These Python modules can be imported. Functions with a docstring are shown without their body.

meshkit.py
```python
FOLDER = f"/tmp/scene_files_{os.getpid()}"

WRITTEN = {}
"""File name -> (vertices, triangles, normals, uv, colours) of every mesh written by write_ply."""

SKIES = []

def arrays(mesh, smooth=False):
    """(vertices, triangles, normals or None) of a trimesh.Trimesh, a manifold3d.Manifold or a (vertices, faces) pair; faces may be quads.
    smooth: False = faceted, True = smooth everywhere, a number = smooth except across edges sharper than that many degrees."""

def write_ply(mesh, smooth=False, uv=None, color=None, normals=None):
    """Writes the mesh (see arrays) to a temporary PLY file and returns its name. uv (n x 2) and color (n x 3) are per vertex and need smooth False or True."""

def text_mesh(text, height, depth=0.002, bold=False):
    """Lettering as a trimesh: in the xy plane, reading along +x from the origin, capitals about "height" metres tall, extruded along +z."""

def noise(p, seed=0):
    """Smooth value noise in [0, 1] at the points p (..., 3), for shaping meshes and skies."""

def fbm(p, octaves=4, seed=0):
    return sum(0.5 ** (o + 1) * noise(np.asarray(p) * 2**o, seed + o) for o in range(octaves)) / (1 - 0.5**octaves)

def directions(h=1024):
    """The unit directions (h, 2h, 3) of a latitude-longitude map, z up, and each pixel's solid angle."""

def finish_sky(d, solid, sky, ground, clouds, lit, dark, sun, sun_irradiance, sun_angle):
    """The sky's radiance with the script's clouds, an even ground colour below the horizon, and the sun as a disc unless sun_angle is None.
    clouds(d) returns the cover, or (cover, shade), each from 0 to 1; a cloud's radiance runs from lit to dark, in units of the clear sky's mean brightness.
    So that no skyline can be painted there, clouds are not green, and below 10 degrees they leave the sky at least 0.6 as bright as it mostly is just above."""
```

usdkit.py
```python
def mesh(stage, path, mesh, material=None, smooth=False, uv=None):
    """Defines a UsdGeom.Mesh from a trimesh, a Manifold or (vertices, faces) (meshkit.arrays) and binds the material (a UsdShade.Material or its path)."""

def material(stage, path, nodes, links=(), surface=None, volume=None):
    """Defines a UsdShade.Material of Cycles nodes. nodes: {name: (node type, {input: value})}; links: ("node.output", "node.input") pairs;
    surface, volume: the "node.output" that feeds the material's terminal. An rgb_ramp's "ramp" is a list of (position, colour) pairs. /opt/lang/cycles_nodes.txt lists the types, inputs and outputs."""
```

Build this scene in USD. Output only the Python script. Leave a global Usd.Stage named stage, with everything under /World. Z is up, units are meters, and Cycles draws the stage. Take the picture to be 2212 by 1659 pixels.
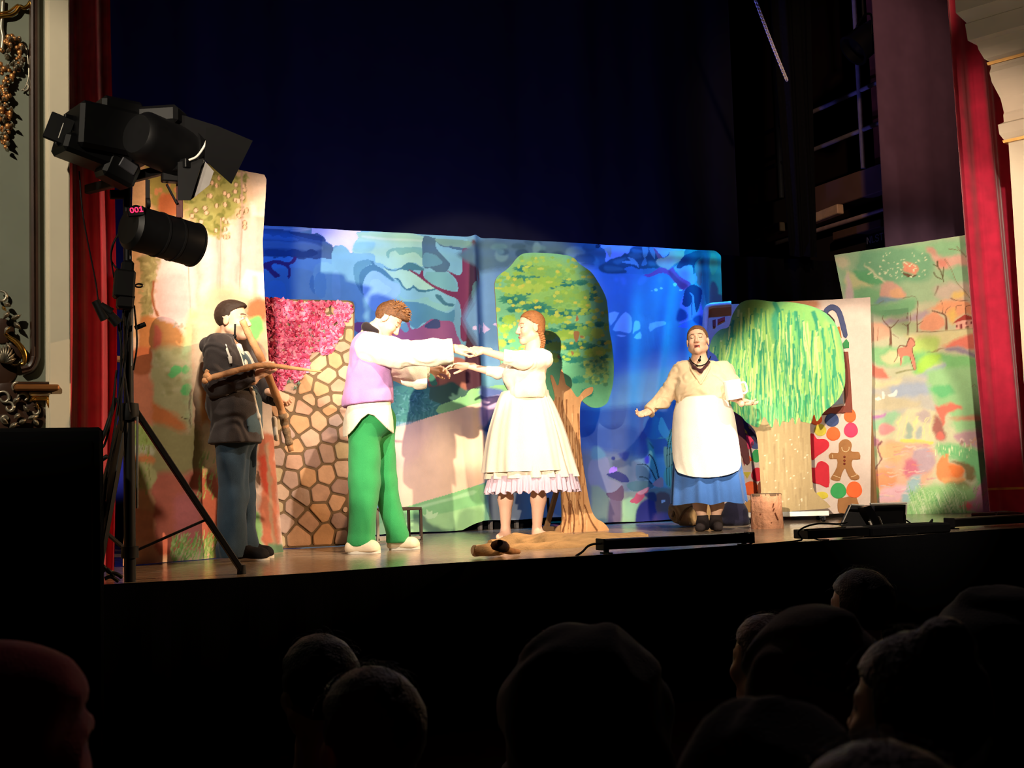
import math, random
import numpy as np, trimesh, usdkit, meshkit
import manifold3d as m3
from scipy.spatial import cKDTree, Voronoi
from shapely.geometry import Polygon, Point, LineString, box as sbox
from shapely import affinity, ops
from pxr import Usd, UsdGeom, UsdLux, UsdShade, Gf, Sdf, Vt

stage = Usd.Stage.CreateInMemory()
UsdGeom.SetStageUpAxis(stage, UsdGeom.Tokens.z)
UsdGeom.SetStageMetersPerUnit(stage, 1.0)
UsdGeom.Xform.Define(stage, '/World')
UsdGeom.Scope.Define(stage, '/World/Looks')

# ---------------------------------------------------------------- camera
PW, PH, FPX = 2212, 1659, 2629.4
YAW, PITCH, ROLL = math.radians(24.2), math.radians(4.41), math.radians(-1.823)
CAMZ, SZ = 1.38, 0.90                      # eye height above the hall floor; stage floor height
CAM = np.array([0.0, 0.0, CAMZ])
_f = np.array([math.sin(YAW) * math.cos(PITCH), math.cos(YAW) * math.cos(PITCH), math.sin(PITCH)])
_r0 = np.array([math.cos(YAW), -math.sin(YAW), 0.0]); _u0 = np.cross(_r0, _f)
CR = _r0 * math.cos(ROLL) + _u0 * math.sin(ROLL); CU = -_r0 * math.sin(ROLL) + _u0 * math.cos(ROLL); CF = _f
cam = UsdGeom.Camera.Define(stage, '/World/camera')
cam.CreateHorizontalApertureAttr(36.0); cam.CreateVerticalApertureAttr(27.0)
cam.CreateFocalLengthAttr(36.0 * FPX / PW)
cam.CreateClippingRangeAttr(Gf.Vec2f(0.05, 200))
cam.CreateFStopAttr(8.0); cam.CreateFocusDistanceAttr(9.0)
cam.CreateExposureAttr(0.0)
cam.AddTransformOp().Set(Gf.Matrix4d(*CR, 0, *CU, 0, *(-CF), 0, *CAM, 1))

# ---------------------------------------------------------------- lights
def spot(name, pos, tgt, col, power, ang, soft=0.3, rad=0.08):
    l = UsdLux.SphereLight.Define(stage, '/World/' + name)
    l.CreateRadiusAttr(rad); l.CreateIntensityAttr(power); l.CreateColorAttr(Gf.Vec3f(*col)); l.CreateNormalizeAttr(True)
    s = UsdLux.ShapingAPI.Apply(l.GetPrim()); s.CreateShapingConeAngleAttr(ang); s.CreateShapingConeSoftnessAttr(soft)
    p = np.array(pos, float); z = p - np.array(tgt, float); z /= np.linalg.norm(z)
    x = np.cross([0, 0, 1.0], z); x /= np.linalg.norm(x); y = np.cross(z, x)
    l.AddTransformOp().Set(Gf.Matrix4d(*x, 0, *y, 0, *z, 0, *p, 1))
def rectlight(name, pos, tgt, w, h, col, power, spread=None):
    l = UsdLux.RectLight.Define(stage, '/World/' + name)
    l.CreateWidthAttr(w); l.CreateHeightAttr(h); l.CreateIntensityAttr(power); l.CreateColorAttr(Gf.Vec3f(*col)); l.CreateNormalizeAttr(True)
    if spread: s = UsdLux.ShapingAPI.Apply(l.GetPrim()); s.CreateShapingConeAngleAttr(spread)
    p = np.array(pos, float); z = p - np.array(tgt, float); z /= np.linalg.norm(z)
    x = np.cross([0, 0, 1.0], z); x /= np.linalg.norm(x); y = np.cross(z, x)
    l.AddTransformOp().Set(Gf.Matrix4d(*x, 0, *y, 0, *z, 0, *p, 1))
WARM, AMBER, BLUE, CYAN = (1.0, 0.83, 0.64), (1.0, 0.62, 0.33), (0.03, 0.16, 1.0), (0.0, 0.50, 1.0)
spot('balcony_lamp_high', (-4.2, -4.0, 3.62), (3.28, 9.0, 2.90), WARM, 3600, 4.8, .25, .06)         # level beams from the hall's left balcony
spot('balcony_lamp_low', (-4.2, -4.0, 3.62), (3.64, 8.79, 1.75), WARM, 3500, 4.1, .4, .06)
spot('balcony_lamp_right', (-4.2, -4.0, 3.64), (6.1, 7.65, 2.05), WARM, 3800, 3.8, .25, .06)
spot('left_stand_lamp', (1.22, 6.68, 3.06), (1.95, 8.45, 2.72), WARM, 75, 30, .8, .06)
spot('left_stand_side_lamp', (1.0, 6.45, 3.4), (8.25, 7.9, 3.4), (1.0, .72, .55), 480, 13, .6, .05)
spot('right_stand_lamp', (8.8, 5.0, 4.4), (1.8, 8.0, 1.8), AMBER, 800, 14, .4, .06)                # its twin on the far side of the stage
spot('bridge_lamp_left', (1.2, 1.5, 8.6), (1.42, 8.1, 1.9), WARM, 560, 4.6, .5, .08)
spot('bridge_lamp_centre', (3.3, 1.5, 8.6), (3.5, 8.2, 1.6), WARM, 1450, 10.5, .4, .08)
spot('bridge_lamp_right', (5.2, 1.5, 8.6), (5.62, 8.3, 2.1), WARM, 1200, 4.4, .4, .08)
spot('bridge_lamp_edge', (5.4, 1.5, 8.6), (5.95, 7.7, 1.0), WARM, 950, 8.0, .6, .08)
spot('follow_spot', (.9, -1.0, 3.9), (5.62, 8.55, 1.80), WARM, 1350, 5.6, .6, .06)
spot('bridge_lamp_wing', (4.5, -7.0, 6.4), (7.3, 9.1, 2.0), WARM, 1400, 4.0, .6, .10)
spot('bridge_lamp_meadow', (-2.2, -3.0, 5.8), (8.7, 9.3, 2.5), WARM, 2100, 5.6, .5, .10)
spot('blue_lamp_left', (2.75, 8.5, 6.3), (2.75, 10.5, 2.9), BLUE, 280, 17, .7, .06)
spot('blue_lamp_centre', (4.5, 8.5, 6.3), (4.5, 10.5, 2.6), BLUE, 110, 22, .7, .06)
spot('blue_lamp_right', (6.1, 8.5, 6.3), (6.1, 10.5, 2.5), BLUE, 420, 17, .7, .06)
spot('cyan_lamp', (8.3, 9.75, 5.7), (6.25, 10.5, 2.2), CYAN, 420, 14, .9, .04)
spot('backcloth_lamp_1', (1.2, 11.25, 1.0), (1.2, 11.85, 3.4), (.16, .16, 1.0), 208, 52, .8, .05)
spot('backcloth_lamp_2', (3.4, 11.25, 1.0), (3.4, 11.85, 3.4), (.16, .16, 1.0), 336, 52, .8, .05)
spot('backcloth_lamp_3', (5.4, 11.25, 1.0), (5.4, 11.85, 3.4), (.16, .16, 1.0), 336, 52, .8, .05)
spot('backcloth_lamp_4', (6.7, 11.25, 1.0), (6.7, 11.85, 3.4), (.16, .16, 1.0), 110, 52, .8, .05)
spot('house_lamp_left', (-2.6, 2.2, 5.4), (-.05, 6.75, 2.8), (1.0, .88, .68), 330, 15, .5, .1)
spot('house_lamp_right', (3.5, -1.0, 5.5), (8.3, 7.2, 3.8), (1.0, .88, .66), 75, 14, .6, .1)
spot('gallery_lamp', (6.8, 7.2, 5.6), (9.9, 12.0, 5.2), (1.0, .62, .42), 85, 26, .7, .05)
spot('border_spill', (4.2, 7.2, 6.6), (1.0, 2.0, 1.1), (1.0, .74, .72), 20, 30, .8, .08)


# ---------------------------------------------------------------- pixel rays (a photo pixel on a real plane gives a real point)
def ray(px, py):
    px, py = np.asarray(px, float), np.asarray(py, float)
    return CF + ((px - PW / 2) / FPX)[..., None] * CR + ((PH / 2 - py) / FPX)[..., None] * CU
def onplane(px, py, p0, n):
    d = ray(px, py); n = np.asarray(n, float)
    t = ((np.asarray(p0, float) - CAM) @ n) / (d @ n)
    return CAM + d * t[..., None]
def onY(px, py, Y): return onplane(px, py, (0, Y, 0), (0, 1, 0))
def onX(px, py, X): return onplane(px, py, (X, 0, 0), (1, 0, 0))
def ground(px, py, z=SZ): return onplane(px, py, (0, 0, z), (0, 0, 1))
def proj(P):
    d = np.asarray(P, float) - CAM; w = d @ CF
    return PW / 2 + FPX * (d @ CR) / w, PH / 2 - FPX * (d @ CU) / w
def at(px, py, D):
    """Point at horizontal distance D along the view axis."""
    d = ray(px, py); return CAM + d * (D / (d @ CF))[..., None]

# ---------------------------------------------------------------- naming
_used, _n = set(), {}
def numbered(parent, name):
    p = parent + '/' + name
    if p not in _used: _used.add(p); return p
    k = _n.get(p, 1)
    while f'{p}_{k:03d}' in _used: k += 1
    _n[p] = k; q = f'{p}_{k:03d}'; _used.add(q); return q
def setd(prim, **kw):
    for k, v in kw.items():
        if v: prim.SetCustomDataByKey(k, v)
def thing(name, label, cat, group=None, kind=None):
    x = UsdGeom.Xform.Define(stage, numbered('/World', name)); setd(x.GetPrim(), label=label, category=cat, group=group, kind=kind)
    return x.GetPrim()
def paint_attr(m, col):
    UsdGeom.PrimvarsAPI(m).CreatePrimvar('paint', Sdf.ValueTypeNames.Color3fArray, 'vertex').Set(Vt.Vec3fArray.FromNumpy(np.asarray(col, np.float32)))
def obj(name, mesh, mt, parent=None, smooth=False, label=None, cat=None, group=None, kind=None, paint=None):
    path = numbered(str(parent.GetPath()) if parent else '/World', name)
    if isinstance(mesh, (list,)): mesh = cat_(mesh)
    if paint is not None and smooth not in (False, True): smooth = True
    m = usdkit.mesh(stage, path, mesh, mt, smooth)
    if paint is not None: paint_attr(m, paint)
    setd(m.GetPrim(), label=label, category=cat, group=group, kind=kind)
    return m.GetPrim()

# ---------------------------------------------------------------- colours and materials
def lin(c):
    c = np.asarray(c, float) / 255.0
    return np.where(c <= 0.04045, c / 12.92, ((c + 0.055) / 1.055) ** 2.4)
_mats = {}
def mat(name, rgb, rough=0.6, spec=0.4, metal=0.0, var=0.12, scale=12.0, bump=0.0, bscale=60.0, sheen=0.0, coat=0.0, stretch=None, emit=None, estr=0.0):
    if name in _mats: return _mats[name]
    c = lin(rgb); d = tuple(np.clip(c * (1 - var), 0, 1)); e = tuple(np.clip(c * (1 + var), 0, 1))
    N = {"g": ("texture_coordinate", {}), "m": ("mapping", {"scale": stretch or (1, 1, 1)}), "n": ("noise_texture", {"scale": scale, "detail": 4.0}),
         "r": ("rgb_ramp", {"ramp": [(0.3, d), (0.7, e)]}), "p": ("principled_bsdf", {"roughness": rough, "specular_ior_level": spec, "metallic": metal, "sheen_weight": sheen, "coat_weight": coat})}
    L = [("g.object", "m.vector"), ("m.vector", "n.vector"), ("n.fac", "r.fac"), ("r.color", "p.base_color")]
    if bump:
        N["n2"] = ("noise_texture", {"scale": bscale, "detail": 3.0}); N["b"] = ("bump", {"strength": bump, "distance": 0.01})
        L += [("m.vector", "n2.vector"), ("n2.fac", "b.height"), ("b.normal", "p.normal")]
    if emit: N["p"][1]["emission_color"] = tuple(lin(emit)); N["p"][1]["emission_strength"] = estr
    _mats[name] = usdkit.material(stage, '/World/Looks/' + name, N, L, surface="p.BSDF")
    return _mats[name]
def paintmat(name, rough=0.8, spec=0.25, bump=0.15, bscale=90.0, translucent=0.0, var=0.05):
    if name in _mats: return _mats[name]
    N = {"a": ("attribute", {"attribute": "paint"}), "g": ("texture_coordinate", {}), "n": ("noise_texture", {"scale": bscale, "detail": 3.0}),
         "r": ("rgb_ramp", {"ramp": [(0.3, (1 - var,) * 3), (0.7, (1.0,) * 3)]}), "x": ("mix", {"mix_type": "multiply", "fac": 1.0}),
         "b": ("bump", {"strength": bump, "distance": 0.004}), "p": ("principled_bsdf", {"roughness": rough, "specular_ior_level": spec})}
    L = [("g.object", "n.vector"), ("n.fac", "b.height"), ("n.fac", "r.fac"), ("a.color", "x.color1"), ("r.color", "x.color2"), ("x.color", "p.base_color"), ("b.normal", "p.normal")]
    s = "p.BSDF"
    if translucent:
        N["t"] = ("translucent_bsdf", {}); N["mx"] = ("mix_closure", {"fac": translucent})
        L += [("x.color", "t.color"), ("p.BSDF", "mx.closure1"), ("t.BSDF", "mx.closure2")]; s = "mx.closure"
    _mats[name] = usdkit.material(stage, '/World/Looks/' + name, N, L, surface=s)
    return _mats[name]

# ---------------------------------------------------------------- mesh helpers
def cat_(ms): return trimesh.util.concatenate([m for m in ms if m is not None])
def tm(v, f): return trimesh.Trimesh(v, f, process=False)
def frame(z, up=(0, 0, 1)):
    z = np.asarray(z, float); z = z / np.linalg.norm(z); up = np.asarray(up, float)
    if abs(z @ up) > 0.98: up = np.array([1.0, 0, 0]) if abs(z[0]) < .9 else np.array([0, 1.0, 0])
    x = np.cross(up, z); x /= np.linalg.norm(x); return x, np.cross(z, x), z
def bx(c, s, R=None, bev=0.0):
    if bev:
        b = np.asarray(s, float) / 2 - bev; pts = []
        for sx in (-1, 1):
            for sy in (-1, 1):
                for sz in (-1, 1):
                    q = np.array([sx, sy, sz]) * b
                    for k in range(3):
                        o = np.zeros(3); o[k] = bev * [sx, sy, sz][k]; pts.append(q + o)
        m = trimesh.convex.convex_hull(np.array(pts))
    else: m = trimesh.creation.box(s)
    T = np.eye(4)
    if R is not None: T[:3, :3] = R
    T[:3, 3] = c; m.apply_transform(T); return m
def bar(p, q, w, h, up=(0, 0, 1), bev=0.0):
    p, q = np.asarray(p, float), np.asarray(q, float); x, y, z = frame(q - p, up)
    return bx((p + q) / 2, (w, h, np.linalg.norm(q - p)), np.stack([x, y, z], 1), bev)
def cyl(p, q, r, r2=None, n=20, cap=True):
    p, q = np.asarray(p, float), np.asarray(q, float); r2 = r if r2 is None else r2
    return sweep(np.array([p, q]), np.array([r, r2]), n, cap)
def sweep(P, rad, n=10, cap=True):
    P = np.asarray(P, float); rad = np.broadcast_to(np.asarray(rad, float), (len(P),))
    t = np.gradient(P, axis=0); t /= np.linalg.norm(t, axis=1, keepdims=True) + 1e-12
    x, y, _ = frame(t[0]); X, Y = [x], [y]
    for k in range(1, len(P)):
        x = X[-1] - t[k] * (X[-1] @ t[k]); x /= np.linalg.norm(x); X.append(x); Y.append(np.cross(t[k], x))
    X, Y = np.array(X), np.array(Y); a = np.arange(n) * 2 * np.pi / n
    V = P[:, None] + rad[:, None, None] * (np.cos(a)[None, :, None] * X[:, None] + np.sin(a)[None, :, None] * Y[:, None])
    V = V.reshape(-1, 3); i, j = np.meshgrid(np.arange(len(P) - 1), np.arange(n), indexing='ij'); i, j = i.ravel(), j.ravel(); k = (j + 1) % n
    F = np.concatenate([np.stack([i * n + j, i * n + k, (i + 1) * n + k], 1), np.stack([i * n + j, (i + 1) * n + k, (i + 1) * n + j], 1)])
    if cap:
        V = np.vstack([V, P[0], P[-1]]); c0, c1 = len(V) - 2, len(V) - 1; j = np.arange(n); k = (j + 1) % n; e = (len(P) - 1) * n
        F = np.vstack([F, np.stack([np.full(n, c0), k, j], 1), np.stack([np.full(n, c1), e + j, e + k], 1)])
    return tm(V, F)
def spline(pts, n=8, closed=False):
    P = np.asarray(pts, float)
    if closed: Q = np.vstack([P[-1], P, P[0], P[1]])
    else: Q = np.vstack([2 * P[0] - P[1], P, 2 * P[-1] - P[-2]])
    out = []; t = np.linspace(0, 1, n, endpoint=False)[:, None]
    for k in range(1, len(Q) - 2):
        a, b, c, d = Q[k - 1], Q[k], Q[k + 1], Q[k + 2]
        out.append(0.5 * (2 * b + (c - a) * t + (2 * a - 5 * b + 4 * c - d) * t ** 2 + (3 * b - a - 3 * c + d) * t ** 3))
    r = np.vstack(out); return r if closed else np.vstack([r, P[-1]])
def tube(pts, r, n=8, k=6): return sweep(spline(pts, k), r, n)
def lathe(profile, o=(0, 0, 0), axis=(0, 0, 1), n=28):
    """profile: (radius, height) pairs along the axis."""
    pr = np.asarray(profile, float); x, y, z = frame(axis); a = np.arange(n) * 2 * np.pi / n
    V = np.asarray(o, float) + pr[:, None, 1:2] * z + pr[:, None, 0:1] * (np.cos(a)[None, :, None] * x + np.sin(a)[None, :, None] * y)
    V = V.reshape(-1, 3); i, j = np.meshgrid(np.arange(len(pr) - 1), np.arange(n), indexing='ij'); i, j = i.ravel(), j.ravel(); k = (j + 1) % n
    F = np.concatenate([np.stack([i * n + j, i * n + k, (i + 1) * n + k], 1), np.stack([i * n + j, (i + 1) * n + k, (i + 1) * n + j], 1)])
    return tm(V, F)
def prism(poly, O, ex, ey, d):
    """Shapely polygon in (u, v) on the plane O + u ex + v ey, extruded by d along ex x ey."""
    ms = []; ex, ey = np.asarray(ex, float), np.asarray(ey, float); T = np.eye(4)
    T[:3, 0], T[:3, 1], T[:3, 2], T[:3, 3] = ex, ey, np.cross(ex, ey), O
    for g in getattr(poly, 'geoms', [poly]):
        if g.is_empty or g.geom_type != 'Polygon' or g.area < 1e-8: continue
        m = trimesh.creation.extrude_polygon(g, d, engine='earcut'); m.apply_transform(T); ms.append(m)
    return cat_(ms)
class Plane:
    """A vertical plane through p0 along the horizontal direction d, seen from the hall; u runs along d, v up from the stage floor."""
    def __init__(s, p0, d=(1, 0), z0=SZ):
        s.ex = np.array([d[0], d[1], 0.0]); s.ex /= np.linalg.norm(s.ex); s.ez = np.array([0, 0, 1.0]); s.n = np.cross(s.ex, s.ez)  # n faces the hall
        s.O = np.array([p0[0], p0[1], z0])
    def uv(s, px, py):
        P = onplane(np.asarray(px, float), np.asarray(py, float), s.O, s.n) - s.O
        return np.stack([P @ s.ex, P @ s.ez], -1)
    def poly(s, pts, smooth=0):
        p = spline(pts, smooth, True) if smooth else np.asarray(pts, float)
        g = Polygon(s.uv(p[:, 0], p[:, 1])); return g if g.is_valid else g.buffer(0)
    def P(s, uv, off=0.0):
        uv = np.asarray(uv, float); return s.O + uv[..., :1] * s.ex + uv[..., 1:2] * s.ez + off * s.n
    def prism(s, poly, off, d): return prism(poly, s.O + s.n * off, s.ex, s.ez, d)
def gridmesh(poly, h):
    """Regular grid clipped to a polygon, its rim snapped to the outline: (uv, faces)."""
    x0, y0, x1, y1 = poly.bounds; nx, ny = int((x1 - x0) / h) + 2, int((y1 - y0) / h) + 2
    X, Y = np.meshgrid(x0 + np.arange(nx + 1) * h - h / 2, y0 + np.arange(ny + 1) * h - h / 2); P = np.stack([X.ravel(), Y.ravel()], 1)
    import shapely
    ins = shapely.contains_xy(poly, P[:, 0], P[:, 1]); I = np.arange(len(P)).reshape(X.shape)
    a, b, c, d = I[:-1, :-1].ravel(), I[:-1, 1:].ravel(), I[1:, 1:].ravel(), I[1:, :-1].ravel()
    keep = ins[a].astype(int) + ins[b] + ins[c] + ins[d] >= 1; a, b, c, d = a[keep], b[keep], c[keep], d[keep]
    F = np.concatenate([np.stack([a, b, c], 1), np.stack([a, c, d], 1)]); u, inv = np.unique(F, return_inverse=True); F = inv.reshape(F.shape)
    P, ins = P[u], ins[u]; o = np.where(~ins)[0]
    bd = poly.boundary; pts = []
    for g in getattr(bd, 'geoms', [bd]): pts.append(np.array([g.interpolate(t).coords[0] for t in np.arange(0, g.length, h * .3)]))
    pts = np.vstack(pts); P[o] = pts[cKDTree(pts).query(P[o])[1]]
    e1, e2 = P[F[:, 1]] - P[F[:, 0]], P[F[:, 2]] - P[F[:, 0]]; F = F[e1[:, 0] * e2[:, 1] - e1[:, 1] * e2[:, 0] > h * h * 1e-3]
    u, inv = np.unique(F, return_inverse=True); return P[u], inv.reshape(F.shape)

# ---------------------------------------------------------------- flat painting: colours of a painted surface from closed shapes
def inpoly(X, Y, poly):
    poly = np.asarray(poly, float); m = np.zeros(len(X), bool)
    x0, y0 = poly.min(0); x1, y1 = poly.max(0); k = np.where((X >= x0) & (X <= x1) & (Y >= y0) & (Y <= y1))[0]
    if not len(k): return m
    x, y = X[k], Y[k]; r = np.zeros(len(k), bool); q = np.roll(poly, -1, 0)
    for (ax, ay), (bx_, by) in zip(poly, q):
        if ay == by: continue
        c = (ay > y) != (by > y); r ^= c & (x < (bx_ - ax) * (y - ay) / (by - ay) + ax)
    m[k] = r; return m
class Canvas:
    def __init__(s, px, py, base, zoom=None):
        s.X, s.Y = np.asarray(px, float), np.asarray(py, float); s.C = np.tile(lin(base), (len(s.X), 1)); s.z = (0, 0, 1.0); s.wob = None
    def zoom(s, x0, y0, k): s.z = (x0, y0, k)
    def pts(s, p): p = np.asarray(p, float); return np.stack([s.z[0] + p[:, 0] / s.z[2], s.z[1] + p[:, 1] / s.z[2]], 1)
    def wobble(s, amp, scale, seed=0):
        q = np.stack([s.X / scale, s.Y / scale, 0 * s.X], 1)
        s.wob = (amp * (meshkit.fbm(q, 3, seed) - .5) * 2, amp * (meshkit.fbm(q + 31.7, 3, seed + 9) - .5) * 2) if amp else None
    def mask(s, poly, soft=0.0):
        X, Y = (s.X + s.wob[0], s.Y + s.wob[1]) if s.wob else (s.X, s.Y)
        if not soft: return inpoly(X, Y, poly).astype(float)
        a = 0.0
        for k in range(9):
            r = soft * math.sqrt((k + .3) / 9); t = k * 2.4; a = a + inpoly(X + r * math.cos(t), Y + r * math.sin(t), poly)
        return a / 9
    def put(s, a, rgb):
        k = np.where(a > 0)[0]; s.C[k] += (lin(rgb) - s.C[k]) * a[k, None]
    def fill(s, p, rgb, soft=0.0, sm=5, op=1.0):
        p = s.pts(p); p = spline(p, sm, True) if sm else p; s.put(s.mask(p, soft) * op, rgb)
    def line(s, p, w, rgb, soft=0.0, w2=None, op=1.0):
        p = spline(s.pts(p), 6); w2 = w if w2 is None else w2; t = np.gradient(p, axis=0); t /= np.linalg.norm(t, axis=1, keepdims=True) + 1e-9
        n = np.stack([-t[:, 1], t[:, 0]], 1); ww = np.linspace(w, w2, len(p))[:, None] / 2 / s.z[2]
        s.put(s.mask(np.vstack([p + n * ww, (p - n * ww)[::-1]]), soft) * op, rgb)
    def blob(s, c, r, rgb, soft=0.0, ry=None, op=1.0, rot=0.0, n=16):
        a = np.arange(n) * 2 * np.pi / n; e = np.stack([np.cos(a) * r, np.sin(a) * (ry or r)], 1)
        cr, sr = math.cos(rot), math.sin(rot); e = e @ np.array([[cr, sr], [-sr, cr]]); s.put(s.mask(s.pts([c])[0] + e, soft) * op, rgb)
    def noise(s, amp, sx, sy, seed=0):
        f = meshkit.fbm(np.stack([s.X / sx, s.Y / sy, 0 * s.X], 1), 4, seed) - .5; s.C = np.clip(s.C * (1 + amp * f[:, None] * 2), 0, 1)
# ================================================================ the room
STK = dict(kind='structure')
def shell(name, mesh, m, label, parent=None, **k): return obj(name, mesh, m, parent, label=label, kind='structure' if parent is None else None, **k)
M_hall = mat('hall_dark_plaster', (40, 34, 34), .9, .1)
M_cream = mat('cream_paint', (218, 205, 178), .6, .3, var=.04, scale=3, bump=.05, bscale=30)
M_sage = mat('sage_grey_paint', (116, 120, 104), .65, .3, var=.06, scale=4)
M_black = mat('black_cloth', (15, 15, 17), .95, .05, var=.25, scale=40, bump=.3, bscale=300)
M_blackmetal = mat('black_metal', (5, 5, 6), .5, .2, var=.2, scale=30)
M_gloss = mat('black_gloss', (6, 6, 7), .25, .6, var=.2)
M_rubber = mat('black_rubber', (5, 5, 6), .6, .2, var=.2)
M_steel = mat('worn_steel', (150, 150, 150), .3, .6, metal=1.0, var=.15)
M_gold = mat('gilt', (214, 160, 74), .28, .6, metal=1.0, var=.25, scale=25)
M_silver = mat('silver_gilt', (170, 160, 140), .4, .5, metal=.8, var=.2, scale=25)
M_bronze = mat('dark_bronze_wood', (58, 36, 24), .32, .5, var=.25, scale=6, coat=.4)
fm = usdkit.material(stage, '/World/Looks/stage_lino', {
    "g": ("texture_coordinate", {}), "m": ("mapping", {"scale": (1.0, 9.0, 1.0)}), "n": ("noise_texture", {"scale": 3.0, "detail": 6.0, "roughness": .6}),
    "r": ("rgb_ramp", {"ramp": [(0.25, tuple(lin((124, 106, 88)))), (0.5, tuple(lin((150, 132, 112)))), (0.75, tuple(lin((166, 148, 126))))]}),
    "k": ("brick_texture", {"scale": 1.0, "mortar_size": .006, "brick_width": 3.2, "row_height": .14, "color1": (1, 1, 1), "color2": (.86, .86, .86), "mortar": (.45, .42, .4)}),
    "x": ("mix", {"mix_type": "multiply", "fac": .8}), "n2": ("noise_texture", {"scale": 22.0, "detail": 3.0}),
    "rr": ("map_range", {"from_min": .3, "from_max": .7, "to_min": .10, "to_max": .24}), "b": ("bump", {"strength": .06, "distance": .01}),
    "p": ("principled_bsdf", {"specular_ior_level": .7})},
    [("g.object", "m.vector"), ("m.vector", "n.vector"), ("n.fac", "r.fac"), ("g.object", "k.vector"), ("r.color", "x.color1"), ("k.color", "x.color2"), ("x.color", "p.base_color"),
     ("m.vector", "n2.vector"), ("n2.fac", "rr.value"), ("rr.result", "p.roughness"), ("n2.fac", "b.height"), ("b.normal", "p.normal")], surface="p.BSDF")
EDGE = 6.56
shell('floor', bx((4, -1.2, -.05), (20, 15.5, .1)), mat('hall_carpet', (38, 14, 16), .95, .05, var=.3, scale=20), 'dark carpeted floor of the auditorium below the stage')
shell('stage_floor', bx((4.6, (EDGE + 15.3) / 2, SZ - .1), (18.8, 15.3 - EDGE, .2)), fm, 'glossy brown boarded stage floor that the scenery stands on')
ap = tm(*(lambda g: g)(None)) if False else None
# black cloth masking over the front of the stage, its upper edge a little uneven
xs = np.linspace(-3.0, 12.0, 300); zz = np.linspace(0, 1, 8)
rip = .012 * np.sin(xs * 9) + .010 * np.sin(xs * 23 + 1)
Vf = np.stack([np.repeat(xs[:, None], 8, 1), EDGE - .035 - np.repeat(rip[:, None], 8, 1) * (1 - zz)[None] * 2, np.repeat(zz[None], 300, 0) * (SZ + .004 + .004 * np.sin(xs * 3.1))[:, None]], -1)
def sheet(V, th=(0, .02, 0)):
    a, b, _ = V.shape; P = np.vstack([V.reshape(-1, 3), V.reshape(-1, 3) + np.asarray(th)]); I = np.arange(a * b).reshape(a, b)
    q = np.stack([I[:-1, :-1], I[1:, :-1], I[1:, 1:], I[:-1, 1:]], -1).reshape(-1, 4); r = np.concatenate([I[0], I[1:, -1], I[-1, -2::-1], I[-2:0:-1, 0]]); n = a * b
    s = np.stack([r, np.roll(r, -1), np.roll(r, -1) + n, r + n], 1); Q = np.vstack([q, q[:, ::-1] + n, s[:, ::-1]])
    m = tm(P, np.vstack([Q[:, [0, 1, 2]], Q[:, [0, 2, 3]]])); return m
shell('trim_1', sheet(Vf), M_black, 'black cloth masking hung down the front of the stage')
shell('wall_back', bx((4.6, 15.35, 4.5), (18.8, .1, 9.0)), M_hall, 'dark rear wall behind the stage')
shell('ceiling', bx((4, 3.2, 9.05), (20.2, 24.4, .1)), M_hall, 'dark ceiling high above hall and stage')
shell('wall_left', [bx((-5.95, 3.2, 4.5), (.1, 24.3, 9.0))], M_hall, 'dark side wall of the hall on the left')
shell('wall_right', [bx((13.95, 3.2, 4.5), (.1, 24.3, 9.0))], M_hall, 'dark side wall on the right')
shell('wall_hall_back', bx((4, -8.95, 4.5), (19.8, .1, 9.0)), M_hall, 'dark wall behind the audience')

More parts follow.
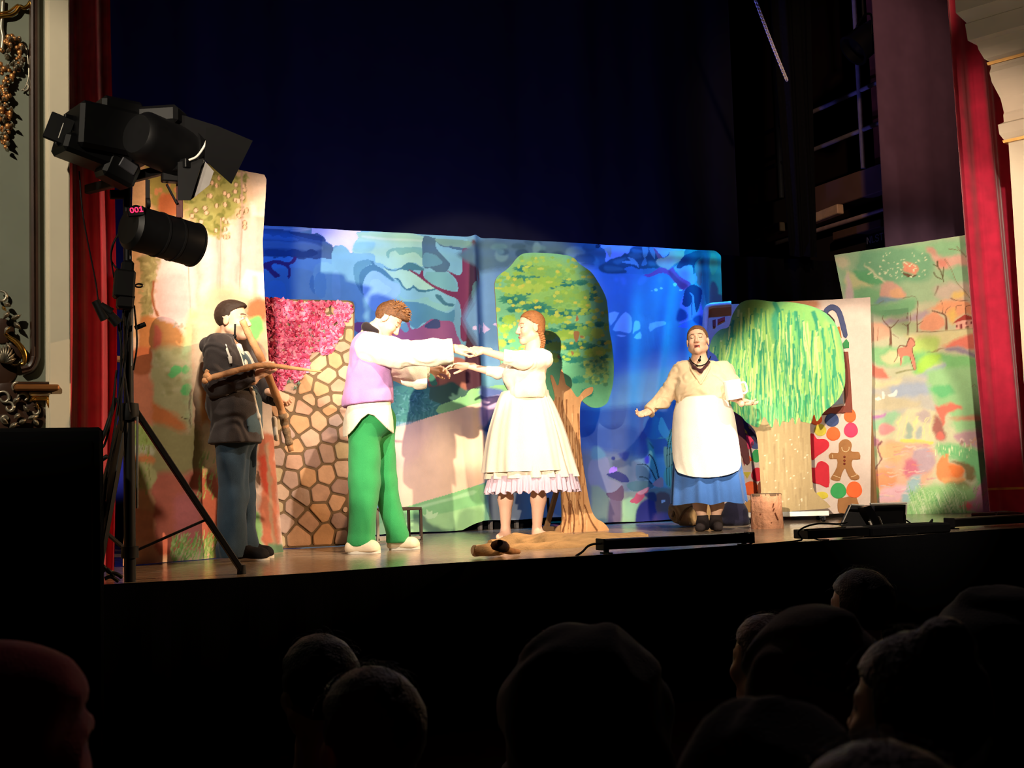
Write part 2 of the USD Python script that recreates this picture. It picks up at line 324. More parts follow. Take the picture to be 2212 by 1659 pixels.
# ---------------------------------------------------------------- proscenium, left: sage wall, bronze moulding, cream pilaster, gilt ornament
YP = 6.75
PL = Plane((0, YP)); pzz = lambda y: float(onY(100, y, YP)[2])
xw = lambda x, y=500: float(onY(x, y, YP)[0])
wl = obj('wall_proscenium', bx(((-5.9 + xw(105)) / 2, YP + .2, 4.5), (xw(105) + 5.9, .4, 9.0)), M_sage, label='sage grey proscenium wall with bronze mouldings and gilt scrollwork', kind='structure')
# the wall is one prim; its pilaster and ornament are objects of the setting and things of their own
pil = obj('trim_2', [bx(((xw(104) + xw(149.5)) / 2, YP + .16, 4.5), (xw(149.5) - xw(104), .44, 9.0), bev=.006), bx((xw(104) - .004, YP + .02, 4.5), (.022, .12, 9.0), bev=.004)], M_cream, label='plain cream pilaster edging the stage opening on the left', kind='structure')
mp = np.array([(73, -300), (73, 200), (74, 500), (75, 740), (74, 775), (66, 793), (54, 798), (46, 800)], float)
mq = spline(onY(mp[:, 0], mp[:, 1], YP - .02), 8)
half = np.array([(-.030, .02), (-.028, -.012), (-.016, -.03), (-.006, -.022), (.004, -.034), (.016, -.028), (.022, -.012), (.024, .02)])
t = np.gradient(mq, axis=0); t /= np.linalg.norm(t, axis=1, keepdims=True); sd = np.cross(t, [0, 1.0, 0]); sd = -sd
V = mq[:, None] + half[None, :, :1] * sd[:, None] + half[None, :, 1:] * np.array([0, 1.0, 0])
n = len(half); i, j = np.meshgrid(np.arange(len(mq) - 1), np.arange(n - 1), indexing='ij'); i, j = i.ravel(), j.ravel()
F = np.concatenate([np.stack([i * n + j, i * n + j + 1, (i + 1) * n + j + 1], 1), np.stack([i * n + j, (i + 1) * n + j + 1, (i + 1) * n + j], 1)])
obj('trim_3', tm(V.reshape(-1, 3), F), M_bronze, label='dark bronze bead moulding running down the sage wall and curling in at its foot', kind='structure', smooth=40)
# console ledge under the panel
OY = YP
def pp(x, y, o=0.0): return onY(np.asarray(x, float), np.asarray(y, float), OY - o)
con = thing('wall_console', 'gilt bracketed console ledge at the foot of the sage wall panel', 'console')
zL = pzz(838)
def ledge(x0, x1, y0, y1, d, m, name):
    a, b = pp(x0, y1), pp(x1, y0); obj(name, bx(((a[0] + b[0]) / 2, OY - d / 2, (a[2] + b[2]) / 2), (b[0] - a[0], d, abs(b[2] - a[2])), bev=.008), m, con)
ledge(36, 116, 826, 834, .05, M_bronze, 'ledge_moulding'); ledge(30, 126, 833, 846, .09, mat('gilt_brown', (150, 96, 50), .4, .5, metal=.6), 'ledge'); ledge(62, 114, 846, 856, .06, M_cream, 'ledge_fascia'); ledge(66, 104, 856, 866, .05, M_gold, 'ledge_base')
br = np.array([(104, 862), (106, 872), (114, 882), (124, 888), (126, 898), (121, 908), (117, 918), (116, 932)], float)
b3 = spline(pp(br[:, 0], br[:, 1], .03), 6); obj('bracket', sweep(b3, np.interp(np.linspace(0, 1, len(b3)), [0, .3, .55, 1], [.012, .02, .03, .02]), 14), M_gold, con, smooth=True)
# carved scrollwork
def scroll(c, r0, r1, turns, a0, rad, o=.03, rr=None, flip=1):
    t = np.linspace(0, 1, 26); a = a0 + flip * t * turns * 2 * np.pi; r = r0 + (r1 - r0) * t
    p = pp(c[0] + r * np.cos(a), c[1] + r * np.sin(a), o); return sweep(p, np.interp(t, [0, .4, 1], [rad * .5, rad, rad * .6]), 8)
def leafm(a, b, w, o=.03, lift=.025):
    """A carved leaf from pixel a to pixel b, domed off the wall."""
    a, b = pp(*a, o), pp(*b, o); d = b - a; L = np.linalg.norm(d); d /= L; s = np.cross(d, [0, 1.0, 0]); t = np.linspace(0, 1, 7); prof = np.sin(np.pi * t ** .8) ** .8 * w
    V = []
    for k, tt in enumerate(t):
        c = a + d * L * tt
        for q in (-1, -.45, 0, .45, 1): V.append(c + s * prof[k] * q + np.array([0, -1, 0]) * lift * (1 - q * q) * (0.4 + math.sin(np.pi * tt)) + np.array([0, -1, 0]) * (.006 if q == 0 else 0))
    i, j = np.meshgrid(np.arange(6), np.arange(4), indexing='ij'); i, j = i.ravel(), j.ravel()
    return tm(np.array(V), np.concatenate([np.stack([i * 5 + j, i * 5 + j + 1, (i + 1) * 5 + j + 1], 1), np.stack([i * 5 + j, (i + 1) * 5 + j + 1, (i + 1) * 5 + j], 1)]))
rng = np.random.default_rng(5)
def dab(c, r, o=.03, fy=.8): m = trimesh.creation.icosphere(2 if r > .03 else 1, r); m.apply_scale([1, fy, 1.1]); m.apply_translation(pp(*c, o)); return m
orn = thing('gilt_garland', 'gilded garland of fruit and leaves hanging on the sage wall', 'ornament')
obj('cartouche_edge', [sweep(spline(pp([-6, 8, 18, 26, 34, 40, 44, 52, 60, 66], [38, 34, 33, 31, 26, 18, 14, 17, 13, 4], .03), 6), .011, 10), sweep(spline(pp([-4, 6, 20, 28, 36, 40], [28, 27, 24, 18, 12, 10], .03), 6), .006, 8)], M_gold, orn, smooth=True, label='gilt scalloped lower edge of a carved cartouche')
fr, lv = [], []
for k in range(150):
    y = rng.uniform(78, 320); w = np.interp(y, [78, 100, 150, 175, 200, 260, 320], [12, 26, 24, 8, 10, 16, 4]); c0 = np.interp(y, [78, 120, 170, 190, 260, 320], [30, 26, 16, 8, 12, 10])
    x = c0 + rng.uniform(-w, w)
    if rng.random() < .55: fr.append(dab((x, y), rng.uniform(.007, .015), rng.uniform(.02, .06)))
    else: a = rng.uniform(.3, 2.6); lv.append(leafm((x, y), (x + 11 * math.cos(a), y + 11 * math.sin(a)), .011, rng.uniform(.02, .05)))
obj('fruit', fr, mat('gilt_copper', (190, 130, 76), .4, .5, metal=.7, var=.4, scale=40), orn, smooth=True, kind='stuff')
obj('leaf', lv, M_silver, orn, smooth=True, kind='stuff')
for q_ in [scroll((52, 190), 12, 3, .6, -1.2, .006), sweep(spline(pp([50, 58, 62, 56, 46], [95, 110, 160, 186, 196], .02), 5), .004, 6), sweep(spline(pp([6, 5, 3, 6, 4], [0, 30, 60, 80, 110], .02), 5), .012, 6)]: obj('ribbon', q_, M_silver, orn, smooth=True)
cart = thing('carved_cartouche', 'silver and gilt rococo cartouche with shell and scrolls low on the sage wall', 'ornament')
for a in np.linspace(-2.6, -.25, 9): obj('shell_rib', leafm((10, 785), (10 + 26 * math.cos(a), 785 + 42 * math.sin(a)), .012, .05), M_silver, cart, smooth=True)
obj('scroll', [sweep(spline(pp([10, 22, 34, 46, 53, 52, 44], [720, 730, 738, 752, 768, 784, 786], .04), 6), np.r_[np.linspace(.008, .017, 20), np.linspace(.017, .006, 17)], 10)], M_gold, cart, smooth=True)
for q_ in [scroll((4, 640), 11, 9, .8, -1.9, .009), scroll((30, 778), 14, 4, .8, 0.2, .006), scroll((38, 835), 12, 5, .7, 2.4, .009), scroll((20, 880), 12, 5, .9, 4.2, .01), scroll((8, 860), 16, 6, .9, 3.6, .009), scroll((76, 888), 12, 4, .8, -2., .008), scroll((12, 905), 10, 4, .9, 1., .01), scroll((52, 860), 14, 4, .7, 3.2, .009)]: obj('scroll', q_, M_silver, cart, smooth=True)
for a, b in [((8, 655), (24, 662)), ((24, 690), (46, 680)), ((30, 696), (46, 712)), ((20, 672), (6, 690)), ((14, 740), (22, 760)), ((20, 705), (10, 722)), ((28, 870), (44, 858)), ((60, 905), (84, 898)), ((40, 915), (60, 905)), ((62, 890), (50, 875)), ((20, 925), (40, 912)), ((84, 918), (70, 905)), ((4, 900), (16, 915)), ((44, 893), (30, 905))]: obj('leaf', leafm(a, b, .013, .04), M_silver, cart, smooth=True)
for q_ in [leafm((10, 720), (25, 704), .006, .05), leafm((64, 868), (76, 857), .007, .05), leafm((78, 868), (84, 886), .007, .05), leafm((4, 662), (14, 672), .009, .05)]: obj('gilt_bar', q_, M_gold, cart, smooth=True)
for c_, r_ in (((6, 800), .07), ((14, 870), .10), ((70, 900), .07), ((30, 760), .045), ((4, 715), .06), ((20, 925), .11)): obj('backing', dab(c_, r_, .006, .12), M_bronze, cart, smooth=True)

# ---------------------------------------------------------------- proscenium, right: cream pillar with moulded capital
prf = [(0, .0), (3.98, 0), (4.0, .0), (4.04, .03), (4.08, .05), (4.16, .055), (4.18, .02), (4.24, .02), (4.26, .015), (4.38, .03), (4.52, .075), (4.60, .085), (4.64, .075), (4.69, .075), (4.72, .11), (4.80, .14), (4.86, .15), (4.88, .20), (5.02, .21), (5.03, .20), (5.12, .26), (9.0, .26)]
A = np.array([7.84, 7.3]); dd = np.array([.35, -.94]); dd /= np.linalg.norm(dd); nn = np.array([dd[1], -dd[0]])
def ring(p, z):
    a = A - dd * p + nn * p; b = A + dd * 2.0 + nn * p; c = A + dd * 2.0 - nn * .9; e = A - dd * p - nn * .9
    return [np.r_[q, z] for q in (a, b, c, e)]
def pillar_seg(s):
    V = np.array([ring(p, z) for z, p in s]).reshape(-1, 3); F = []
    for k in range(len(s) - 1):
        for j in range(4):
            a, b = k * 4 + j, k * 4 + (j + 1) % 4; F += [[a, b, b + 4], [a, b + 4, a + 4]]
    e = (len(s) - 1) * 4; F += [[0, 2, 1], [0, 3, 2], [e, e + 1, e + 2], [e, e + 2, e + 3]]; m = tm(V, F); trimesh.repair.fix_normals(m); return m
pr_ = obj('wall_pillar', pillar_seg(prf), M_cream, label='cream proscenium pillar with a moulded capital on the right', kind='structure')
for z, p, h in ((4.005, .03, .022), (4.665, .092, .024)):
    obj('trim_4' if z < 4.2 else 'trim_5', pillar_seg([(z, p), (z + h, p + .006)]), mat('dull_gold_line', (170, 130, 62), .4, .5, metal=.5), label='thin gilt line under the pillar capital' if z < 4.2 else 'thin gilt line high on the pillar capital', kind='structure')

# ---------------------------------------------------------------- cloths
def drape(X0, X1, Y, z0, z1, amp, wl, seed, nx=220, nz=60, flare=0.0, edge=None, slope=0.0):
    """A hanging cloth with vertical folds: X may lean with height through edge(z01) -> (X0, X1)."""
    r = np.random.default_rng(seed); u = np.linspace(0, 1, nx); w = np.linspace(0, 1, nz); W = X1 - X0
    ph = np.cumsum(.6 + .8 * r.random(nx)); ph = ph / ph[-1] * W / wl * 2 * np.pi; base = np.sin(ph) + .35 * np.sin(2.3 * ph + 1)
    V = np.zeros((nx, nz, 3))
    for k, t in enumerate(w):
        a, b = edge(t) if edge else (X0, X1); x = a + (b - a) * u
        d = base * amp * (1 - .35 * t) + amp * .4 * np.sin(ph * .5 + t * 4 + seed)
        V[:, k] = np.stack([x, Y + d + slope * (x - X0), np.full(nx, z0 + (z1 - z0) * t) + (0 if t > 0 else .01 * base)], 1)
    return sheet(V, (0, .004, 0))
M_velvet = mat('crimson_velvet', (184, 26, 60), .75, .2, var=.18, scale=8, bump=.1, bscale=400, sheen=.6)
lc = thing('red_curtain', 'crimson velvet house curtain drawn to the left beside the cream pilaster', 'curtain')
obj('cloth', drape(.18, .82, 7.28, SZ + .02, 8.2, .07, .19, 3, edge=lambda t: (.18, .80 - .03 * (1 - t) + .02 * math.sin(t * 9))), M_velvet, lc, smooth=True)
rc = thing('red_curtain', 'crimson velvet house curtain drawn to the right, with a gold band near its hem', 'curtain')
def rce(t): return 7.96 + .19 * (1 - t) ** 2.2 * (1 if t < .6 else 1) - .02 * t, 9.3
rcm = drape(7.98, 9.3, 8.0, SZ + .05, 8.2, .06, .42, 8, nx=260, edge=rce)
obj('cloth', rcm, M_velvet, rc, smooth=True)
V = rcm.vertices.reshape(2, 260, 60, 3)[0]; zt = 1.14; lo = V[:, 0] * (1 - (zt - V[:, 0, 2:3]) / (V[:, 1, 2:3] - V[:, 0, 2:3])) + V[:, 1] * ((zt - V[:, 0, 2:3]) / (V[:, 1, 2:3] - V[:, 0, 2:3]))
obj('gold_band', sheet(np.stack([lo + [0, -.006, 0], lo + [0, -.006, .02]], 1), (0, .004, 0)), mat('gold_braid', (205, 150, 70), .5, .4, metal=.3), rc, smooth=30)
M_navy = mat('black_serge', (20, 20, 27), .95, .08, var=.1, scale=6, bump=.1, bscale=300)
bc = thing('black_backcloth', 'wide black backcloth hanging behind the painted forest drop', 'backcloth')
obj('cloth', drape(-1.2, 8.32, 11.85, SZ + .02, 8.6, .018, 1.1, 11, nx=420, nz=30), M_navy, bc, smooth=True)
lg = thing('masking_curtain', 'narrow black masking curtain hanging in front of the fly gallery', 'curtain')
obj('cloth', drape(8.46, 9.06, 11.2, SZ + 2.9, 8.6, .03, .25, 12, nx=120, edge=lambda t: (8.56 - .12 * t, 8.95 + .14 * t)), M_black, lg, smooth=True)
lg2 = thing('masking_curtain', 'low black masking cloth behind the sweet-covered flat and the willow', 'curtain')
obj('cloth', drape(7.0, 9.8, 11.45, SZ + .02, SZ + 2.92, .03, .5, 13, nx=200), M_black, lg2, smooth=True)
lg3 = thing('masking_curtain', 'dark purple masking curtain between the fly gallery and the red curtain', 'curtain')
obj('cloth', drape(8.62, 10.4, 9.7, SZ + .02, 8.6, .012, .9, 14, nx=160), mat('aubergine_serge', (92, 68, 88), .9, .1, var=.1, scale=5), lg3, smooth=True)

# ---------------------------------------------------------------- fly gallery
GX = 9.9
fg = thing('fly_gallery', 'fly gallery with plaster fascia and pipe railings high on the right of the stage', 'gallery')
def gp(x, y, o=0.0): return onX(np.asarray(x, float), np.asarray(y, float), GX - o)
M_fasc = mat('gallery_plaster', (112, 84, 76), .85, .2, var=.12, scale=3); M_pipe = mat('grey_pipe', (120, 112, 112), .5, .5, var=.15)
zt, zb = float(gp(1767, 401)[2]), float(gp(1767, 458)[2])
obj('fascia', bx((GX + .15, 12.5, (zt + zb) / 2), (.3, 5.2, zt - zb), bev=.01), M_fasc, fg)
obj('side_wall', bx((GX + 1.2, 12.5, 4.6), (.1, 5.2, 9.0)), mat('gallery_wall', (40, 24, 22), .9, .1), fg)
for px_, py_ in ((1660, 285), (1663, 362), (1650, 534)):
    P = gp(px_, py_, .02); obj('rail', cyl((P[0], 10.2, P[2]), (P[0], 14.8, P[2]), .028 if py_ < 500 else .03, n=12), M_pipe if py_ < 500 else mat('pink_grey_pipe', (176, 150, 146), .5, .4), fg, smooth=40)
for px_, r in ((1688, .035), (1868, .03), (1917, .018)):
    P = gp(px_, 420 if px_ < 1900 else 425, .03); obj('post', cyl((P[0], P[1], zt - (.0 if px_ < 1900 else 1.0)), (P[0], P[1], 8.9 if px_ < 1900 else zt - .1), r, n=12), M_pipe, fg, smooth=40)
P = gp(1655, 350, .0); obj('red_pipe', cyl((P[0] + .6, P[1] + .3, zt), (P[0] + .6, P[1] + .3, 8.9), .025, n=10), mat('red_oxide', (120, 30, 34), .5), fg, smooth=40)
P = gp(1893, 300); obj('brick_pier', bx((GX + .35, float(P[1]), 7.0), (.5, .34, 4.0), bev=.01), mat('orange_brick', (128, 66, 42), .85, .15, var=.25, scale=6), fg)
for (x0, y0, x1, y1, nm) in ((1655, 503, 1690, 489, 'strip_light'), (1757, 474, 1816, 451, 'strip_light')):
    a, b = gp(x0, y0, .12), gp(x1, y1, .12); obj(nm, bar(a, b, .10, .12, bev=.01), mat('cream_enamel', (226, 190, 150), .5, .4), fg)
a, b = gp(1812, 512, .05), gp(1916, 482, .05); obj('ledge', bar(a, b, .2, .10, bev=.01), mat('brown_board', (92, 66, 52), .8), fg)
a = gp(1872, 528, .03); tx = meshkit.text_mesh('NLST ....', .085, .004); T = np.eye(4); ddv = gp(1910, 509, .03) - a; L = np.linalg.norm(ddv); ddv = np.array([0, -1.0, 0]); T[:3, 0] = ddv; T[:3, 1] = (0, 0, 1); T[:3, 2] = np.cross(ddv, (0, 0, 1)); T[:3, 3] = a; tx.apply_transform(T)
zz0 = float(gp(1880, 528)[2]); obj('dark_board', bx((GX + .06, float(a[1]) + .2, zz0), (.06, 1.9, .5)), mat('dark_brown_board', (30, 20, 20), .9), fg)
obj('chalk_writing', tx, mat('chalk', (150, 146, 140), .9), fg)
# hoist chain
ch = thing('hoist_chain', 'steel hoist chain dangling at a slant in front of the fly gallery', 'chain')
c0, c1 = onY(1629, -8, 10.0), onY(1700, 174, 10.0); Lc = np.linalg.norm(c1 - c0); nl = 46; lk = []
for k in range(nl):
    c = c0 + (c1 - c0) * (k + .5) / nl + np.array([0, 0, -.02 * math.sin(np.pi * k / nl)]); a = np.linspace(0, 2 * np.pi, 13)[:-1]; x, y, z = frame(c1 - c0); s = x if k % 2 else y
    hl = Lc / nl * .72; p = c + np.outer(np.cos(a) * hl, z) + np.outer(np.sin(a) * .016, s); lk.append(sweep(np.vstack([p, p[:1]]), .0065, 6, cap=False))
for k, l in enumerate(lk): obj('link', l, mat('galvanised_link', (186, 184, 182), .5, .5, metal=.2), ch, smooth=True)
# lantern above the gallery
def lantern(name, label, P, aim, R=.14, L=.34):
    t = thing(name, label, 'stage light'); aim = np.asarray(aim, float); aim = aim / np.linalg.norm(aim); P = np.asarray(P, float)
    obj('housing', lathe([(0, -L * .6), (R * .55, -L * .6), (R * .8, -L * .45), (R * .95, -L * .1), (R, .0), (R, L * .4), (R * 1.08, L * .4), (R * 1.08, L * .46), (R * .92, L * .46), (R * .9, L * .2), (0, L * .18)], P, aim), M_gloss, t, smooth=40)
    x, y, z = frame(aim); yk = spline([P - x * R * 1.1, P - x * R * 1.12 + np.array([0, 0, R * 1.2]), P + np.array([0, 0, R * 1.6]), P + x * R * 1.12 + np.array([0, 0, R * 1.2]), P + x * R * 1.1], 5)
    obj('yoke', sweep(yk, .012, 8), M_blackmetal, t, smooth=40); obj('hanging_pipe', cyl(P + [0, 0, R * 1.55], (P[0], P[1], 8.98), .018, n=10), M_blackmetal, t, smooth=40)
    return t
LANT = onY(1868, 88, 10.0)
lantern('hanging_lantern', 'glossy black stage lantern hanging high in front of the fly gallery', LANT, (-.7, .2, -.6), .17, .4)
P = onY(1440, -10, 10.4); t = thing('led_cluster', 'small lamp with a cluster of tiny white lights at the top edge', 'stage light')
obj('housing', lathe([(0, .12), (.10, .12), (.11, .0), (.1, -.005), (0, -.005)], P, (0, .0, 1)), M_blackmetal, t, smooth=40); obj('hanging_pipe', cyl(P + [0, 0, .1], (P[0], P[1], 8.98), .015, n=8), M_blackmetal, t)
for k in range(14):
    a = k * 2.4; r = .085 * math.sqrt((k + .5) / 14); m = trimesh.creation.icosphere(1, .006); m.apply_translation(P + [r * math.cos(a), r * math.sin(a), -.008]); obj('light_point', m, mat('led_white', (255, 255, 255), .5, emit=(255, 255, 250), estr=1.2), t)
# ================================================================ the forest drop: a printed cloth
M_cloth = paintmat('printed_cloth', .75, .2, .08, 200, var=.03)
DROP = Plane((0, 10.5))
topz = 3.66 - SZ
def drop_mesh(h=.0075):
    x0, x1 = 1.55, float(DROP.uv(1556, 545)[0]); nx = int((x1 - x0) / h); nz = int(topz / h)
    u = np.linspace(x0, x1, nx); fold = float(DROP.uv(1030, 800)[0]); fold2 = float(DROP.uv(1065, 800)[0])
    bot = .015 + .004 * np.sin(u * 9); g0, g1, g2 = float(DROP.uv(1000, 1150)[0]), float(DROP.uv(1040, 1138)[0]), float(DROP.uv(1235, 1140)[0])
    bot = bot + .075 * np.clip((u - g0) / (g1 - g0), 0, 1) * np.clip((g2 - u) / .1, 0, 1)
    top = np.full(nx, topz) - .05 * np.clip((u - (x1 - .09)) / .09, 0, 1) ** 2 + .02 * np.exp(-((u - fold - .03) / .05) ** 2)
    w = np.linspace(0, 1, nz); U = np.repeat(u[:, None], nz, 1); Z = bot[:, None] + (top - bot)[:, None] * w[None]
    D = .008 * np.sin(U * 7 + Z * .6) + .005 * np.sin(U * 17 + 2 - Z * .4)
    D -= .10 * np.exp(-((U - fold2 + .06 * Z * .3) / .075) ** 2) * (1 - .55 * (Z / topz) ** 4)          # deep fold turned back from the light
    D += .06 * np.exp(-((U - fold + .0 * Z) / .045) ** 2) * (1 - .5 * (Z / topz) ** 4)
    for ux, s, a, k in ((5.95, .10, .05, .10), (6.25, .07, .04, .22), (6.62, .08, .05, .10), (6.9, .05, .04, .02), (3.6, .2, .012, .0), (4.05, .12, .02, .03), (3.2, .1, .012, 0)):
        D += a * np.exp(-((U - ux - k * (Z - 1.2)) / s) ** 2) * np.sin(np.pi * np.clip(Z / topz, 0, 1)) ** .5 * (1 if a > .03 else 1)
    D += .006 * np.sin(Z * 38 + U) * np.clip((Z - topz + .28) / .2, 0, 1)                                # creases along the top hem
    U2 = U + .008 * np.sin(Z * 2.2)
    P = DROP.P(np.stack([U2.ravel(), Z.ravel()], 1)) + D.ravel()[:, None] * DROP.n
    flat = DROP.P(np.stack([U2.ravel(), Z.ravel()], 1)); I = np.arange(nx * nz).reshape(nx, nz)
    a, b, c, d = I[:-1, :-1].ravel(), I[1:, :-1].ravel(), I[1:, 1:].ravel(), I[:-1, 1:].ravel()
    return P, np.concatenate([np.stack([a, b, c], 1), np.stack([a, c, d], 1)]), flat
P, F, flat = drop_mesh(); px, py = proj(flat)
c = Canvas(px, py, (118, 170, 182))
DK, DD, MD, LT, MINT, SLATE, MAR = (62, 100, 118), (40, 78, 98), (112, 170, 172), (146, 202, 190), (164, 216, 188), (84, 128, 142), (122, 56, 84)
# --- left half
c.zoom(560, 470, 4.424)
c.fill([(-400, 90), (250, 130), (500, 150), (560, 145), (630, 190), (645, 230), (705, 280), (700, 400), (685, 450), (600, 560), (520, 520), (300, 480), (-400, 500)], (120, 178, 196), 3)
c.fill([(-400, 0), (500, 60), (500, 110), (300, 140), (-400, 130)], (200, 212, 214), 2)
for k, (y, w) in enumerate(((85, 10), (105, 8), (125, 10))): c.line([(-300, y - 20), (100, y), (500, y + 20)], w, (104, 138, 142), 2)
c.fill([(-400, 110), (100, 105), (300, 130), (500, 155), (560, 148), (625, 185), (640, 230), (700, 268), (708, 320), (690, 395), (600, 385), (540, 400), (470, 385), (400, 405), (330, 380), (280, 372), (240, 385), (200, 375), (140, 388), (80, 370), (-400, 380)], (74, 106, 132))
c.fill([(-300, 230), (120, 222), (300, 240), (420, 230), (560, 260), (600, 300), (480, 318), (300, 300), (100, 290), (-300, 300)], (112, 150, 168), 3)
c.fill([(280, 140), (400, 150), (500, 158), (620, 190), (630, 226), (520, 214), (420, 190), (340, 170)], (58, 84, 112))
c.fill([(60, 150), (130, 180), (180, 165), (240, 195), (300, 185), (380, 215), (300, 226), (100, 212), (-300, 200), (-300, 160)], (92, 126, 148))
c.fill([(60, 310), (140, 300), (260, 320), (330, 300), (420, 330), (500, 300), (560, 340), (500, 372), (380, 384), (240, 370), (80, 360)], (56, 86, 118))
c.fill([(500, 95), (985, 128), (960, 180), (915, 250), (895, 330), (872, 342), (845, 300), (790, 262), (720, 270), (704, 290), (700, 268), (640, 228), (622, 185), (560, 148), (505, 152)], (222, 220, 238), 0, 0)
c.fill([(40, 440), (100, 415), (180, 405), (250, 425), (300, 418), (330, 375), (352, 385), (335, 430), (285, 460), (300, 500), (292, 575), (270, 575), (272, 500), (240, 465), (150, 440), (120, 460), (140, 500), (195, 545), (190, 565), (150, 572), (120, 545), (80, 500), (40, 480)], (110, 62, 108))
c.fill([(690, 445), (690, 360), (715, 300), (780, 264), (840, 290), (878, 345), (900, 330), (905, 262), (950, 190), (985, 132), (1570, 165), (1960, 190), (1960, 330), (1950, 520), (1900, 700), (1880, 800), (1850, 900), (1800, 960), (1700, 1000), (1500, 1080), (1380, 1100), (950, 1000), (915, 800), (700, 800), (570, 770), (515, 650), (520, 500), (560, 440), (640, 425)], (128, 188, 194))
c.fill([(560, 530), (600, 525), (630, 560), (640, 650), (620, 760), (560, 760), (530, 690), (525, 600)], (110, 172, 190)); c.fill([(490, 580), (515, 545), (520, 650), (535, 730), (500, 700), (478, 640)], (92, 150, 176))
c.fill([(100, 620), (180, 600), (240, 640), (240, 760), (60, 760)], (112, 172, 194)); c.fill([(700, 540), (760, 520), (780, 760), (700, 760)], (136, 194, 202), 2)
c.fill([(985, 140), (1560, 180), (1565, 460), (1480, 430), (1420, 470), (1340, 482), (1250, 490), (1170, 442), (1110, 425), (1085, 345), (900, 332), (908, 262), (950, 195)], MINT)
c.fill([(1000, 190), (1200, 215), (1500, 225), (1560, 232), (1560, 215), (1200, 195), (1000, 170)], (190, 226, 204), 2); c.fill([(920, 240), (1050, 232), (1110, 245), (1060, 330), (910, 330)], (140, 200, 190), 3)
c.fill([(1215, 370), (1212, 335), (1255, 300), (1330, 290), (1560, 290), (1560, 385), (1530, 362), (1480, 335), (1405, 345), (1345, 362), (1300, 322), (1250, 335), (1235, 390)], (124, 186, 168))
c.fill([(905, 470), (945, 420), (1040, 402), (1100, 440), (1040, 456), (985, 500), (955, 560), (962, 640), (1005, 720), (1025, 775), (960, 700), (915, 600)], (96, 156, 166))
c.fill([(955, 580), (972, 512), (1035, 462), (1075, 452), (1060, 415), (1090, 420), (1110, 455), (1190, 500), (1245, 555), (1282, 590), (1276, 612), (1200, 562), (1140, 522), (1080, 510), (1022, 552), (992, 640), (992, 725), (966, 662)], (76, 132, 150))
c.fill([(990, 650), (1018, 565), (1080, 514), (1150, 530), (1215, 585), (1275, 618), (1330, 640), (1345, 700), (1310, 760), (1120, 900), (1010, 780)], (140, 192, 218)); c.fill([(1045, 680), (1070, 600), (1130, 590), (1200, 640), (1260, 690), (1150, 760), (1050, 760)], (150, 202, 222))
c.fill([(1180, 480), (1230, 505), (1285, 520), (1340, 502), (1440, 512), (1580, 600), (1690, 662), (1640, 700), (1560, 702), (1500, 690), (1462, 650), (1420, 690), (1370, 672), (1342, 600), (1290, 588), (1225, 532)], MINT)
c.fill([(1170, 450), (1220, 488), (1300, 500), (1345, 482), (1390, 448), (1430, 430), (1480, 440), (1560, 478), (1575, 505), (1500, 502), (1420, 512), (1350, 498), (1290, 512), (1220, 500)], (72, 130, 138))
c.fill([(1288, 578), (1335, 590), (1362, 640), (1400, 680), (1450, 668), (1468, 648), (1522, 685), (1580, 690), (1660, 680), (1692, 665), (1680, 692), (1580, 712), (1510, 706), (1470, 676), (1430, 702), (1390, 692), (1350, 652), (1328, 612)], (66, 124, 138))
c.fill([(1570, 188), (1700, 200), (1960, 230), (1960, 305), (1860, 302), (1800, 282), (1740, 272), (1690, 230), (1700, 300), (1760, 370), (1800, 420), (1822, 450), (1780, 522), (1700, 522), (1640, 482), (1570, 462)], (80, 116, 132))
c.fill([(1690, 200), (1900, 215), (2010, 230), (2010, 285), (1900, 282), (1830, 272), (1780, 275), (1720, 245)], (122, 168, 152)); c.fill([(1570, 350), (1625, 338), (1690, 362), (1742, 412), (1740, 442), (1680, 462), (1570, 465)], (98, 152, 162)); c.fill([(1680, 520), (1800, 530), (1870, 600), (1890, 690), (1790, 690), (1660, 640), (1590, 590), (1600, 520)], (118, 180, 176))
c.fill([(1320, 730), (1380, 782), (1500, 782), (1600, 758), (1650, 800), (1760, 832), (1865, 828), (1800, 892), (1700, 882), (1560, 822), (1380, 812)], (132, 192, 182)); c.fill([(1680, 740), (1730, 745), (1780, 810), (1860, 828), (1840, 850), (1760, 836), (1710, 790)], (66, 120, 132))
c.fill([(1360, 815), (1480, 810), (1600, 832), (1700, 882), (1800, 912), (1865, 880), (1850, 1000), (1760, 1022), (1640, 992), (1560, 1012), (1500, 1062), (1430, 1022), (1380, 920)], (84, 144, 164))
c.fill([(915, 1008), (1030, 1000), (1310, 1060), (1390, 998), (1432, 1010), (1442, 1062), (1500, 1062), (1560, 1030), (1640, 972), (1720, 982), (1840, 1000), (1880, 1100), (1880, 1250), (1250, 1250), (915, 1080)], (146, 88, 124)); c.fill([(1580, 1040), (1640, 988), (1690, 970), (1722, 992), (1722, 1052), (1640, 1062)], (62, 74, 112)); c.fill([(1330, 1035), (1395, 1010), (1420, 1080), (1380, 1095)], (96, 150, 172))
c.fill([(1420, 503), (1465, 512), (1532, 542), (1546, 510), (1570, 515), (1572, 560), (1620, 610), (1700, 660), (1800, 698), (1880, 708), (1900, 695), (1895, 630), (1870, 580), (1795, 512), (1830, 525), (1900, 552), (1935, 530), (1945, 460), (1940, 305), (2018, 320), (2018, 560), (2010, 800), (1995, 1150), (1925, 1150), (1930, 900), (1895, 785), (1800, 745), (1700, 690), (1600, 622), (1500, 552)], MAR, 0, 4)
c.fill([(2012, 330), (2060, 350), (2080, 700), (2095, 1200), (1990, 1200), (2000, 700)], (64, 40, 58), 2)
